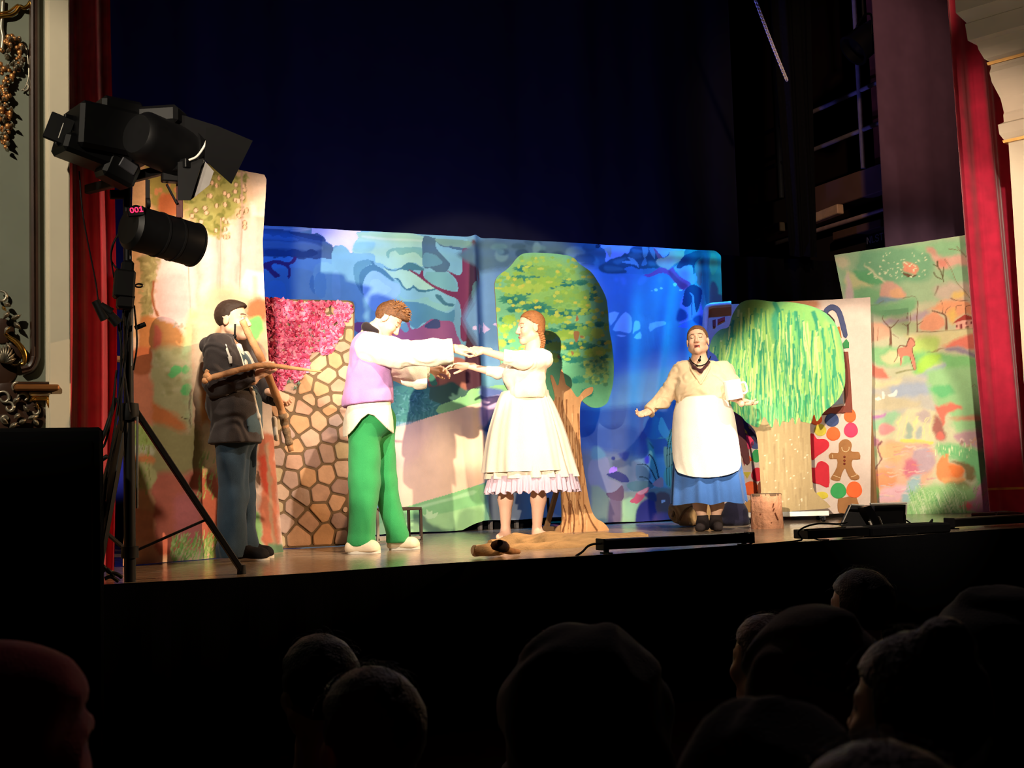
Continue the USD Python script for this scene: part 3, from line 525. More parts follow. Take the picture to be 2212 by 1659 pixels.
c.fill([(2030, 640), (2100, 620), (2100, 800), (2030, 810)], (78, 112, 110)); c.fill([(2020, 230), (2075, 260), (2110, 500), (2125, 650), (2090, 640), (2060, 400)], (104, 74, 74), 3)
# --- between the man and the girl
c.zoom(700, 620, 6.144)
c.fill([(880, 960), (1140, 960), (1560, 1000), (1560, 1659), (880, 1659)], (62, 112, 116)); c.fill([(1370, 1000), (1560, 1000), (1560, 1540), (1470, 1540), (1400, 1400)], (150, 84, 74), 2); c.fill([(1370, 1120), (1450, 1170), (1500, 1290), (1420, 1300)], (66, 124, 96))
c.fill([(1560, 980), (1900, 980), (1905, 1370), (1640, 1330), (1560, 1420), (1530, 1400)], (172, 108, 86), 2); c.fill([(1890, 700), (2060, 700), (2060, 1370), (1900, 1370)], (72, 38, 48), 2)
c.fill([(1240, 1360), (1560, 1300), (1700, 1260), (1900, 1370), (2060, 1330), (2060, 1420), (1560, 1560), (1300, 1560)], (70, 104, 88), 3)
c.fill([(1500, 1659), (1620, 1560), (1780, 1480), (1800, 1460), (1870, 1455), (1920, 1390), (1960, 1355), (2070, 1350), (2400, 1300), (2400, 1500), (2060, 1500), (1800, 1590), (1640, 1659)], (142, 198, 126), 0, 3)
c.fill([(870, 1350), (1350, 1330), (1400, 1380), (1390, 1480), (1540, 1550), (1620, 1590), (1500, 1659), (1450, 1760), (870, 1760)], (72, 134, 122), 1)
rng = np.random.default_rng(3)
for k in range(150):
    x, y = rng.uniform(870, 1480), rng.uniform(1350, 1790); a = rng.uniform(0, 6.3); L = rng.uniform(30, 80)
    if x > 1380 and y < 1500: continue
    c.line([(x, y), (x + L * math.cos(a) * .6, y + L * math.sin(a) * .5), (x + L * math.cos(a), y + L * math.sin(a))], 16, [(60, 116, 116), (96, 158, 146), (52, 100, 104), (110, 168, 160)][k % 4], 1, 2)
# --- path and grass
c.zoom(700, 870, 4.608)
c.fill([(600, 320), (780, 235), (900, 190), (1130, 118), (1480, 20), (1800, -60), (2300, -100), (2300, 560), (1800, 690), (1500, 830), (790, 1040), (600, 1080)], (240, 202, 168), 0, 2)
c.fill([(700, 290), (1000, 200), (1080, 240), (960, 520), (800, 640), (700, 640)], (232, 192, 168), 12)
for k, x in enumerate(range(660, 1120, 22)):
    yb = float(np.interp(x, [660, 760, 900, 1040, 1140], [300, 240, 200, 150, 90])); c.line([(x, yb - 70), (x + rng.uniform(-12, 12), yb + rng.uniform(-8, 16))], 14, [(66, 124, 112), (90, 150, 134)][k % 2], 1, 2)
c.fill([(1140, 30), (1280, -20), (1520, -100), (1800, -140), (1800, -70), (1480, 18), (1140, 112)], (140, 196, 128), 0, 2)
c.fill([(600, 1080), (790, 1040), (1500, 830), (1700, 750), (2300, 560), (2300, 2000), (500, 2000), (500, 1200)], (138, 198, 130), 0, 2)
c.fill([(500, 1240), (800, 1170), (1030, 1130), (1500, 1030), (1800, 940), (2300, 760), (2300, 2000), (500, 2000)], (166, 214, 146), 2, 2); c.fill([(820, 1060), (1300, 930), (1490, 870), (1490, 915), (1180, 990), (900, 1065)], (172, 218, 158), 2, 2)
c.fill([(980, 1105), (1010, 1120), (1020, 1055), (1045, 1090), (1075, 1070), (1080, 1110), (1130, 1090), (1110, 1140), (1060, 1155), (1010, 1148)], (190, 228, 168), 0, 2)
# --- behind the painted tree and right of it
c.zoom(1280, 520, 7.373)
c.fill([(-1700, -60), (2100, 60), (2100, 520), (-1700, 520)], (84, 118, 130), 6, 2)
rng = np.random.default_rng(7)
for k in range(26): c.blob((rng.uniform(-1500, 0), rng.uniform(20, 430)), rng.uniform(8, 22), [(96, 138, 140), (70, 102, 112), (112, 152, 148), (60, 92, 104)][k % 4], 3, ry=rng.uniform(6, 15))
c.fill([(-1700, 480), (900, 480), (1400, 540), (1500, 2000), (-1700, 2000)], (112, 156, 188), 10, 2)
c.fill([(140, 55), (665, 80), (600, 130), (572, 190), (540, 212), (505, 198), (470, 240), (440, 255), (400, 262), (340, 285), (300, 290), (230, 335), (208, 300), (222, 250), (205, 150), (140, 100)], (206, 202, 236)); c.fill([(200, 110), (300, 100), (305, 180), (290, 262), (262, 230), (240, 190), (200, 150)], (206, 190, 160)); c.fill([(60, 60), (140, 62), (110, 110), (50, 116)], (42, 58, 72))
c.fill([(230, 335), (300, 292), (400, 264), (470, 242), (505, 200), (540, 214), (575, 190), (600, 130), (665, 84), (800, 92), (1110, 120), (1110, 280), (1040, 440), (820, 450), (540, 520), (200, 510), (100, 420)], (66, 96, 106), 2)
for q in (((330, 330), (420, 290), (540, 270), (470, 340), (400, 380)), ((560, 230), (700, 200), (780, 260), (660, 290)), ((620, 130), (780, 160), (770, 200), (640, 200)), ((200, 400), (420, 420), (480, 470), (240, 480)), ((880, 330), (960, 330), (1000, 390), (900, 400))): c.fill(q, (92, 132, 136), 3)
c.fill([(940, 100), (1445, 115), (1445, 170), (1240, 168), (1200, 222), (1120, 272), (1080, 230), (1010, 170)], (206, 202, 222)); c.fill([(940, 110), (990, 130), (1060, 220), (1112, 272), (1040, 285), (1000, 225)], (192, 110, 122))
for q, col in (([(790, 100), (880, 110), (862, 220), (830, 272), (798, 260), (788, 180)], (140, 178, 164)), ([(830, 272), (862, 370), (800, 402), (768, 390), (808, 300)], (112, 152, 156)), ([(895, 120), (962, 110), (988, 290), (950, 262), (908, 200)], (136, 172, 162)), ([(548, 262), (640, 290), (705, 355), (716, 430), (660, 392), (465, 346), (540, 318), (592, 322)], (152, 182, 178)), ([(490, 450), (600, 412), (680, 450), (812, 462), (800, 530), (700, 546), (540, 520), (530, 482)], (104, 152, 178)), ([(810, 462), (920, 440), (1020, 450), (980, 490), (900, 530), (800, 530)], (96, 148, 168))): c.fill(q, col)
c.fill([(1010, 320), (1050, 285), (1120, 280), (1200, 240), (1225, 192), (1250, 165), (1445, 152), (1458, 200), (1432, 270), (1380, 330), (1300, 372), (1222, 440), (1182, 472), (1170, 440), (1100, 420), (1030, 382)], (240, 192, 142)); c.fill([(1020, 330), (1150, 300), (1400, 300), (1300, 372), (1222, 440), (1182, 470), (1170, 440), (1100, 420), (1030, 382)], (238, 186, 158), 4)
c.fill([(1285, 440), (1330, 398), (1342, 440), (1420, 412), (1590, 400), (1592, 530), (1640, 520), (1668, 600), (1622, 682), (1560, 692), (1480, 662), (1400, 562), (1320, 482)], (198, 170, 228))
c.fill([(810, 545), (900, 528), (980, 480), (1060, 430), (1150, 440), (1200, 470), (1265, 428), (1300, 482), (1400, 582), (1542, 692), (1460, 772), (1420, 790), (1380, 742), (1290, 652), (1220, 572), (1150, 522), (1060, 522), (960, 562), (870, 582)], (206, 88, 152)); c.fill([(1200, 470), (1270, 520), (1400, 640), (1500, 720), (1430, 780), (1380, 742), (1290, 652), (1220, 572)], (172, 62, 118), 3)
c.fill([(1330, 430), (1360, 380), (1440, 250), (1560, 195), (1650, 160), (1760, 150), (1740, 250), (1640, 350), (1600, 542), (1580, 402), (1480, 392), (1400, 442)], (58, 62, 100)); c.fill([(1640, 522), (1640, 402), (1722, 330), (1724, 692), (1662, 672), (1672, 600)], (164, 134, 138))
c.fill([(1845, 60), (2060, 70), (2070, 1020), (1845, 1020)], (124, 128, 126), 4, 2); c.fill([(1720, 100), (1850, 110), (1872, 700), (1862, 1020), (1770, 1020), (1738, 700), (1728, 400)], (78, 68, 108), 6, 2)
c.fill([(1860, 300), (1900, 190), (1952, 240), (1974, 340), (1988, 430), (1905, 552), (1862, 430)], (154, 138, 122)); c.fill([(1870, 700), (1930, 650), (1992, 760), (2000, 852), (2060, 870), (2070, 1020), (1865, 1020)], (138, 58, 88), 3)
c.fill([(1460, 832), (1540, 832), (1612, 892), (1612, 1000), (1652, 1142), (1700, 1100), (1720, 1000), (1740, 1200), (1580, 1262), (1470, 1290), (1370, 1320), (1470, 1150), (1380, 1042)], (174, 154, 232))
c.fill([(1455, 800), (1500, 738), (1600, 700), (1700, 738), (1732, 800), (1722, 950), (1665, 1142), (1620, 1000), (1602, 882), (1520, 832), (1565, 905), (1548, 1000), (1480, 1062), (1420, 1022), (1432, 900)], (54, 64, 112)); c.line([(1560, 880), (1560, 1240)], 24, (70, 74, 128), 0, 14); c.fill([(1380, 1080), (1470, 1150), (1480, 1240), (1390, 1290), (1330, 1250)], (60, 80, 140), 3)
c.fill([(1370, 1380), (1400, 1340), (1480, 1290), (1600, 1262), (1662, 1312), (1700, 1380), (1640, 1420)], (116, 136, 222)); c.fill([(1580, 1250), (1720, 1180), (1760, 1340), (1680, 1340)], (64, 84, 150), 3)
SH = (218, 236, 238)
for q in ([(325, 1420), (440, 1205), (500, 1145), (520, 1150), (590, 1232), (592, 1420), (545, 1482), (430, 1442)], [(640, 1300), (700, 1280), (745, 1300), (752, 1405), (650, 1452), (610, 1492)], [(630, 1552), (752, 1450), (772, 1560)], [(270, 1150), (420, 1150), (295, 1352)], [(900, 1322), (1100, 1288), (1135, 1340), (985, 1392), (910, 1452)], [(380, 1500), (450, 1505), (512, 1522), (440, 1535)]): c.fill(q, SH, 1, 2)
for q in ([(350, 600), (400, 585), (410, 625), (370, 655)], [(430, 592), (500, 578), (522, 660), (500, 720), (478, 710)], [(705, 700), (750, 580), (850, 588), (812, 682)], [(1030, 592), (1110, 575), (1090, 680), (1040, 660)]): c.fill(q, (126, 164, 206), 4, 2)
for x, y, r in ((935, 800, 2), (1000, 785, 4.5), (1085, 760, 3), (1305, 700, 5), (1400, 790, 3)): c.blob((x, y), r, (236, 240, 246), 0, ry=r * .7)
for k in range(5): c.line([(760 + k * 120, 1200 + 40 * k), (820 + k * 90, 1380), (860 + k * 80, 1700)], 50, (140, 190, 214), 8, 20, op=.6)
c.zoom(1240, 850, 5.531)
c.fill([(-900, 150), (300, 180), (900, 120), (1500, 100), (1500, 720), (-900, 720)], (78, 108, 150), 10, 2); c.fill([(140, 420), (220, 640), (400, 760), (620, 820), (760, 700), (760, 420)], (62, 86, 134), 10)
c.fill([(850, 530), (962, 515), (1110, 560), (1120, 800), (1066, 1000), (1190, 1180), (1500, 1180), (1500, 400), (1180, 420), (1130, 480), (1080, 535)], (120, 186, 148), 2, 3); c.fill([(835, 300), (1010, 300), (1030, 520), (860, 525)], (74, 126, 166), 2, 3)
c.fill([(1000, 380), (1040, 280), (1122, 430), (1136, 490), (1080, 535), (1010, 452)], (112, 178, 182)); c.fill([(850, 540), (930, 640), (1000, 900), (1040, 1180), (960, 1100), (900, 800)], (100, 160, 150), 3); c.fill([(1070, 640), (1170, 700), (1165, 850), (1090, 872)], (170, 188, 134), 2); c.fill([(870, 580), (945, 640), (930, 660)], (70, 104, 112), 1); c.fill([(830, 770), (880, 740), (890, 830), (835, 840)], (70, 70, 190), 3)
for k, x in enumerate((1105, 1135, 1165, 1190)): c.line([(x + 60, 420), (x + 10, 620), (x, 900), (x + 5, 1100)], 12, (62, 92, 66), 0, 6)
c.fill([(-900, 720), (760, 760), (760, 1120), (560, 1300), (560, 1700), (-900, 1700)], (104, 114, 124), 14, 2)
c.fill([(205, 790), (380, 755), (432, 900), (400, 1000), (500, 1050), (560, 1100), (480, 1172), (390, 1192), (200, 1110), (160, 950)], (122, 124, 140), 2); c.fill([(215, 650), (300, 640), (380, 750), (210, 790)], (92, 130, 142), 4)
c.fill([(560, 1180), (1500, 1180), (1500, 1700), (560, 1700)], (132, 138, 120), 4, 2); c.fill([(560, 1280), (770, 1285), (770, 1660), (540, 1660)], (152, 188, 134), 3, 2); c.fill([(200, 1100), (390, 1190), (432, 1270), (412, 1700), (250, 1700)], (128, 142, 116), 4, 2)
c.fill([(425, 1240), (555, 1240), (545, 1700), (405, 1700)], (98, 84, 100), 4, 2); c.fill([(380, 1192), (480, 1172), (562, 1100), (566, 1272), (440, 1262)], (92, 72, 88)); c.fill([(390, 972), (420, 955), (500, 930), (602, 982), (642, 1052), (560, 1062), (480, 1022)], (52, 56, 102)); c.fill([(420, 950), (440, 885), (500, 880), (500, 925)], (160, 120, 226)); c.blob((465, 775), 4, (44, 56, 110), 1); c.fill([(520, 720), (640, 700), (620, 780), (580, 810)], (50, 66, 124), 3)
c.fill([(610, 1090), (760, 1040), (905, 1050), (942, 1122), (720, 1172)], (86, 116, 114)); c.fill([(740, 860), (850, 880), (920, 1010), (760, 1040)], (78, 106, 122), 3)
for q in ([(870, 745), (900, 735), (960, 820), (1010, 1020)], [(750, 850), (840, 850), (920, 920), (990, 1060)], [(770, 995), (860, 1010), (930, 1080)]): c.line(q, 14, (38, 62, 74), 0, 16)
c.fill([(735, 1450), (780, 1330), (880, 1258), (975, 1260), (990, 1700), (765, 1700)], (48, 48, 106), 3, 3); c.fill([(975, 1200), (1135, 1200), (1152, 1430), (1000, 1440)], (126, 88, 76), 3, 3); c.fill([(965, 1440), (1155, 1440), (1155, 1620), (965, 1620)], (132, 92, 124), 5, 2)
c.fill([(655, 1290), (715, 1240), (752, 1182), (900, 1118), (868, 1200), (780, 1300), (720, 1312)], (196, 86, 96), 0, 3); c.fill([(752, 1182), (900, 1118), (868, 1170), (800, 1210)], (206, 140, 140), 1); c.fill([(938, 1085), (1000, 1020), (1052, 1008), (1062, 1110), (1010, 1122)], (202, 146, 136), 0, 3); c.fill([(840, 1200), (960, 1180), (985, 1290), (900, 1260)], (54, 60, 90), 2)
for k in range(12): c.blob((1045 + 8 * (k % 5), 1280 + 10 * (k // 5)), 1.6, (226, 206, 196))
# --- lavender bits beside the deep fold
c.zoom(940, 640, 6.144)
for q in ([(480, 410), (520, 400), (522, 455), (490, 452)], [(565, 375), (600, 370), (598, 500), (565, 490)], [(615, 375), (640, 375), (640, 415), (618, 412)], [(680, 340), (755, 430), (695, 478), (665, 455)], [(770, 360), (830, 355), (832, 405)]): c.fill(q, (220, 200, 226), 0, 0)
c.fill([(590, 1190), (900, 1240), (880, 1400), (590, 1380)], (96, 116, 170), 4, 2); c.fill([(580, 1400), (800, 1330), (900, 1340), (720, 1700), (575, 1700)], (206, 178, 206), 4, 2)
c.noise(.10, 30, 30, 4)
dp = thing('forest_backdrop', 'printed cloth backdrop of a storybook forest with a path, spanning the rear of the scene', 'backdrop')
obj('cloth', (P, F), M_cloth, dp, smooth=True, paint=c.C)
x0, x1 = 1.50, float(DROP.uv(1552, 545)[0]); obj('batten', bx(((x0 + x1) / 2, 10.68, 3.60), (x1 - x0, .03, .05)), mat('raw_timber', (150, 116, 78), .8, .2, scale=6, stretch=(1, 8, 8)), dp)
bt = thing('backdrop_frame', 'low black timber frame seen in the gap under the backdrop behind the girl', 'frame')
g0, g1 = float(DROP.uv(985, 1150)[0]), float(DROP.uv(1215, 1145)[0])
obj('bottom_rail', bx(((g0 + g1) / 2, 10.78, SZ + .05), (g1 - g0, .05, .1)), M_black, bt)
for k, x in enumerate((1055, 1078, 1135)):
    a = onY(x, 1146, 10.5); obj('foot', bx((a[0], 10.70, SZ + .04), (.028, .06, .08), bev=.004), mat('grey_foot', (110, 104, 100), .5), bt)
a = onY(1183, 1075, 10.38); b = onY(1188, 1138, 10.38)
ps = thing('black_post', 'thin black upright post on a red base between the girl and the painted oak', 'post'); obj('post', cyl((b[0], 10.38, SZ + .03), (a[0], 10.38, a[2]), .014, n=10), M_blackmetal, ps, smooth=40)
obj('base', lathe([(0, 0), (.12, 0), (.12, .02), (.03, .035), (0, .035)], (b[0], 10.38, SZ)), mat('dark_red_base', (120, 24, 30), .5), ps, smooth=40)
# ================================================================ painted flats
M_paint = paintmat('scene_paint', .78, .2, .2, 60); M_ply = mat('raw_plywood', (172, 138, 96), .8, .2, scale=5, stretch=(1, 1, 8)); M_timber = mat('timber_brace', (140, 104, 70), .8, .2, scale=6)
def flat(name, label, cat_name, plane, outline, h, paint, smooth=0, thick=.02, bulge=None, face='painted_face', sub=0.0):
    """A painted flat: a thin painted face on a board of the same outline."""
    t = thing(name, label, cat_name); poly = plane.poly(outline, smooth) if not isinstance(outline, Polygon) else outline
    uv, F = gridmesh(poly, h); P = plane.P(uv); px, py = proj(P); col = paint(px, py)
    if bulge is not None: P = P + bulge(uv)[:, None] * plane.n
    obj(face, (P, F), M_paint, t, smooth=True, paint=col)
    if thick: obj('board', plane.prism(poly.buffer(-.001), -thick - .001, thick), M_ply, t)
    return t, poly
# ---------------------------------------------------------------- left: tall watercolour forest flat
FD = np.array([1.96 - .94, 8.34 - 7.83]); LF = Plane((.94 - .11, 7.83 + .22), FD)
lf_out = [(262, 1232), (290, 1229), (360, 1222), (440, 1215), (520, 1209), (606, 1201), (611, 1198), (604, 1120), (592, 980), (583, 840), (574, 700), (569, 600), (567, 520), (571, 440), (573, 388), (569, 378), (556, 374), (516, 366), (400, 346), (300, 330), (285, 328), (280, 700)]
def lf_paint(X, Y):
    c = Canvas(X, Y, (238, 206, 184)); W = lambda a, s, k=0: c.wobble(a, s, k)
    W(10, 40, 1)
    c.fill([(270, 300), (420, 330), (520, 360), (540, 480), (500, 560), (400, 590), (280, 620)], (236, 196, 160), 30)
    c.fill([(300, 560), (420, 520), (560, 480), (580, 700), (440, 720), (330, 700)], (240, 208, 206), 24)
    for x, w, col in ((430, 10, (226, 186, 176)), (452, 12, (244, 224, 214)), (475, 8, (226, 190, 186)), (500, 16, (246, 228, 220)), (524, 8, (222, 184, 178)), (548, 14, (244, 226, 216))): c.line([(x, 440), (x - 3, 560), (x - 4, 700)], w, col, 5)
    # tree with pale blossoms in the upper right
    W(14, 16, 2)
    c.fill([(400, 370), (440, 352), (500, 356), (522, 400), (526, 440), (500, 470), (470, 505), (450, 512), (430, 480), (404, 440)], (166, 164, 96), 6); c.fill([(320, 340), (400, 350), (410, 420), (390, 470), (340, 455), (318, 400)], (176, 168, 98), 10)
    rng = np.random.default_rng(11)
    for k in range(120):
        x, y = rng.uniform(398, 530), rng.uniform(360, 512)
        if y > 470 and x > 500: continue
        c.blob((x, y), rng.uniform(3, 9), [(126, 132, 64), (150, 156, 84), (178, 178, 110), (112, 120, 60)][k % 4], 2, ry=rng.uniform(3, 7), op=.75)
    W(0, 1)
    for k in range(40):
        x, y = rng.uniform(410, 535), rng.uniform(380, 515); c.blob((x, y), 5, (120, 104, 62), 1, ry=6.5, rot=rng.uniform(0, 3)); c.blob((x, y), 3.6, (238, 200, 170), .6, ry=5, rot=0)
    for k in range(10): x, y = rng.uniform(335, 400), rng.uniform(400, 460); c.blob((x, y), 5, (226, 160, 120), 1.5, ry=6)
    c.line([(523, 366), (524, 480), (520, 600), (519, 1000)], 2.6, (196, 160, 148), .8); c.line([(477, 470), (475, 600), (472, 720)], 2, (210, 176, 166), .8); c.line([(407, 560), (411, 700), (414, 830)], 2.4, (196, 158, 140), .8)
    c.fill([(346, 425), (375, 420), (390, 460), (352, 465)], (214, 126, 84), 5)
    # left edge tree
    W(9, 14, 4)
    c.fill([(298, 560), (345, 555), (338, 590), (334, 630), (330, 665), (322, 690), (298, 690)], (160, 152, 104), 4); c.fill([(286, 540), (296, 545), (302, 700), (286, 720)], (226, 184, 140), 4)
    for k in range(70): c.blob((rng.uniform(298, 338), rng.uniform(560, 680)), rng.uniform(3, 8), [(132, 128, 80), (178, 172, 122), (150, 144, 96), (196, 184, 136)][k % 4], 1.6, ry=rng.uniform(2, 5), rot=rng.uniform(0, 3), op=.8)
    W(3, 12, 5)
    c.fill([(345, 600), (395, 585), (410, 640), (400, 690), (355, 690), (338, 650)], (234, 186, 186), 12)
    c.line([(334, 605), (329, 640), (337, 668), (346, 684)], 7, (160, 100, 66), 2)
    c.fill([(322, 690), (332, 682), (350, 690), (380, 702), (396, 722), (402, 752), (380, 770), (340, 770), (322, 740)], (206, 142, 86), 5)
    c.fill([(328, 706), (348, 706), (352, 735), (346, 750), (330, 752)], (206, 104, 84), 4); c.fill([(300, 690), (328, 684), (334, 716), (326, 760), (300, 756)], (186, 124, 74), 4)
    for k in range(26): c.blob((rng.uniform(376, 424), rng.uniform(698, 712)), 2.6, (178, 160, 140), 1)
    # pale olive slope and green leaves
    W(8, 22, 6)
    c.fill([(326, 760), (400, 750), (420, 720), (430, 850), (420, 930), (330, 900)], (190, 184, 136), 12); c.fill([(400, 700), (436, 690), (432, 900), (404, 900)], (192, 214, 160), 8)
    for k in range(40): c.blob((rng.uniform(335, 415), rng.uniform(760, 860)), rng.uniform(5, 12), [(166, 160, 110), (206, 198, 156), (178, 176, 128)][k % 3], 4, ry=rng.uniform(3, 8), op=.7)
    W(3, 10, 7)
    for q in ([(370, 800), (378, 788), (390, 794), (388, 806), (374, 814)], [(390, 800), (400, 788), (408, 796), (400, 808)], [(392, 836), (402, 828), (412, 840), (404, 854), (390, 850)], [(366, 808), (376, 806), (376, 816)]): c.fill(q, (112, 200, 120), 1.5)
    c.line([(412, 840), (408, 870), (410, 922)], 4, (92, 84, 56), 1, 2); c.line([(410, 902), (396, 903), (390, 900)], 2.4, (86, 78, 54), .6, 1.4); c.line([(408, 905), (410, 924)], 2.2, (86, 78, 54), .6)
    for x, w, col in ((417, 10, (222, 170, 132)), (424, 4, (178, 122, 90)), (430, 8, (228, 186, 140))): c.line([(x, 700), (x + 2, 900), (x + 3, 1100)], w, col, 2)
    # right column behind the man
    W(8, 22, 8)
    c.fill([(430, 650), (560, 640), (582, 720), (588, 860), (596, 1000), (430, 1000)], (238, 208, 178), 14); c.fill([(536, 655), (574, 648), (576, 690), (540, 690)], (222, 130, 92), 7); c.fill([(541, 690), (562, 685), (564, 725), (545, 738), (540, 715)], (140, 224, 136), 4)
    c.fill([(430, 850), (450, 840), (452, 960), (434, 960)], (236, 176, 104), 6); c.fill([(434, 920), (460, 930), (462, 1000), (440, 1010)], (240, 230, 190), 6)
    c.fill([(556, 950), (590, 945), (598, 1040), (604, 1150), (590, 1190), (566, 1185), (558, 1060)], (214, 124, 92), 6); c.fill([(560, 990), (575, 990), (580, 1060), (566, 1062)], (220, 84, 60), 5); c.line([(575, 960), (582, 1060), (592, 1180)], 8, (196, 150, 116), 3)
    c.fill([(540, 1120), (558, 1110), (562, 1190), (540, 1200)], (160, 206, 130), 4); c.fill([(575, 1180), (606, 1176), (612, 1198), (572, 1202)], (122, 150, 110), 3)
    # lower hills
    W(9, 24, 9)
    c.fill([(320, 860), (360, 880), (400, 920), (392, 936), (340, 920), (318, 900)], (214, 126, 74), 8)
    c.fill([(322, 920), (400, 930), (432, 925), (436, 1010), (380, 1030), (322, 1040)], (168, 160, 112), 10)
    c.fill([(322, 1040), (390, 1022), (470, 1030), (470, 1170), (400, 1190), (322, 1200)], (206, 118, 100), 9); c.fill([(380, 1080), (420, 1070), (430, 1160), (390, 1170)], (214, 126, 128), 8)
    c.fill([(286, 800), (326, 796), (328, 940), (286, 960)], (226, 140, 106), 6); c.fill([(286, 760), (326, 756), (326, 806), (286, 806)], (190, 108, 70), 4)
    for y0, y1, col in ((924, 968, (176, 198, 112)), (968, 984, (206, 206, 174)), (984, 1002, (228, 148, 92)), (1002, 1062, (196, 194, 136)), (1062, 1110, (232, 184, 140)), (1110, 1240, (236, 170, 134))): c.fill([(262, y0), (328, y0 - 3), (330, y1), (262, y1)], col, 4, 2)
    c.fill([(262, 1180), (300, 1170), (340, 1190), (340, 1240), (262, 1240)], (238, 184, 148), 6)
    W(0, 1)
    for k in range(60):
        x, y = rng.uniform(292, 326), rng.uniform(920, 1070); c.line([(x, y), (x + rng.uniform(-4, 4), y - rng.uniform(8, 18))], 2.4, [(156, 184, 90), (190, 206, 128), (150, 150, 84)][k % 3], .6, .8)
    for k in range(160):
        x, y = rng.uniform(372, 472), rng.uniform(1160, 1216); c.line([(x, y + 6), (x + 3, y - 6), (x + rng.uniform(2, 12), y - rng.uniform(10, 22))], 3, [(150, 200, 110), (186, 220, 140), (126, 180, 96), (200, 226, 160)][k % 4], .5, .8)
    for k in range(50):
        x, y = rng.uniform(420, 470), rng.uniform(980, 1080); c.line([(x, y), (x + 4, y - 14)], 3, [(160, 204, 120), (196, 222, 150)][k % 2], .8, 1)
    c.noise(.10, 40, 14, 3); c.noise(.06, 6, 6, 8); return c.C
def lf_bulge(uv): return .012 * np.sin(uv[:, 0] * 11 + .4 * np.sin(uv[:, 1] * 2)) + .006 * np.sin(uv[:, 0] * 23 + uv[:, 1])
t, _ = flat('forest_flat', 'tall pale watercolour forest flat at the left, behind the man in the hoodie', 'scenery flat', LF, LF.poly(lf_out).intersection(sbox(-9, .004, 9, 9)), .0085, lf_paint, bulge=lf_bulge, thick=.0)
obj('frame', [LF.prism(sbox(.0, .0, .04, 2.6), -.06, .03), LF.prism(sbox(1.04, .0, 1.08, 2.6), -.06, .03), LF.prism(sbox(.0, 2.56, 1.08, 2.60), -.06, .03), LF.prism(sbox(.04, 1.3, 1.04, 1.34), -.06, .03)], M_timber, t)
# ---------------------------------------------------------------- stone wall flat
SW = Plane((0, 9.15), (1, 0))
sw_poly = SW.poly([(560, 645), (752, 649), (763, 652), (766, 662), (764, 800), (757, 1000), (752, 1178), (588, 1186), (570, 1187)])
def plain(rgb, amp=.12, sx=30, sy=30, seed=0):
    def f(X, Y): c = Canvas(X, Y, rgb); c.noise(amp, sx, sy, seed); return c.C
    return f
sw, _ = flat('stone_wall_flat', 'stone wall flat with pink climbing blossom, behind the two men', 'scenery flat', SW, sw_poly, .02, plain((112, 92, 70), .2, 20, 20), thick=.02, face='mortar')
seeds = [(750, 690), (735, 724), (752, 726), (740, 748), (688, 784), (672, 764), (727, 779), (752, 772), (709, 812), (748, 804), (694, 846), (731, 836), (664, 864), (631, 835), (655, 838), (701, 864), (730, 862), (756, 850), (713, 886), (656, 876), (620, 868), (588, 850), (724, 906), (748, 890), (691, 911), (649, 918), (600, 890), (597, 916), (715, 939), (745, 935), (619, 941), (668, 946), (590, 945), (635, 965), (706, 979), (739, 972), (675, 989), (635, 996), (597, 989), (741, 1015), (706, 1026), (663, 1031), (628, 1036), (591, 1026), (736, 1052), (692, 1066), (649, 1073), (604, 1064), (729, 1085), (692, 1106), (635, 1094), (592, 1094), (738, 1123), (670, 1127), (609, 1130), (754, 1100), (645, 1160), (701, 1155), (743, 1163), (590, 1167), (640, 660), (690, 660), (735, 660), (600, 700), (650, 700), (700, 700), (600, 760), (640, 760), (600, 810), (575, 900), (575, 1000), (575, 1100)]
suv = SW.uv([s[0] for s in seeds], [s[1] for s in seeds]); far = np.array([[-50, -50], [60, -50], [-50, 60], [60, 60]]); vor = Voronoi(np.vstack([suv, far])); rng = np.random.default_rng(21)
stone_cols = [(222, 186, 146), (206, 172, 142), (190, 164, 142), (214, 190, 160), (176, 152, 136), (216, 176, 128), (196, 176, 156), (204, 190, 146)]
stone_m = [mat(f'painted_stone_{k}', (int(s[0] * .92), int(s[1] * .88), int(s[2] * .92)), .8, .2, var=.14, scale=9, bump=.15, bscale=50) for k, s in enumerate(stone_cols)]
ns = 0; inner = sw_poly.buffer(-.004)
for k in range(len(seeds)):
    r = vor.regions[vor.point_region[k]]
    if -1 in r: continue
    g = Polygon(vor.vertices[r]).intersection(inner).buffer(-.009).buffer(-.018).buffer(.018)
    if g.is_empty: continue
    g = max(getattr(g, 'geoms', [g]), key=lambda q: q.area).simplify(.002)
    if g.area < .001: continue
    top = g.buffer(-.006); a = SW.prism(g, 0.0, .004); ctr = g.centroid
    b = affinity.scale(g, .93, .93, origin=ctr); m = cat_([a, SW.prism(b, .004, .0025)])
    obj('stone', m, stone_m[(k * 5) % 8 if seeds[k][1] > 900 else [0, 3, 5, 1][k % 4]], sw)
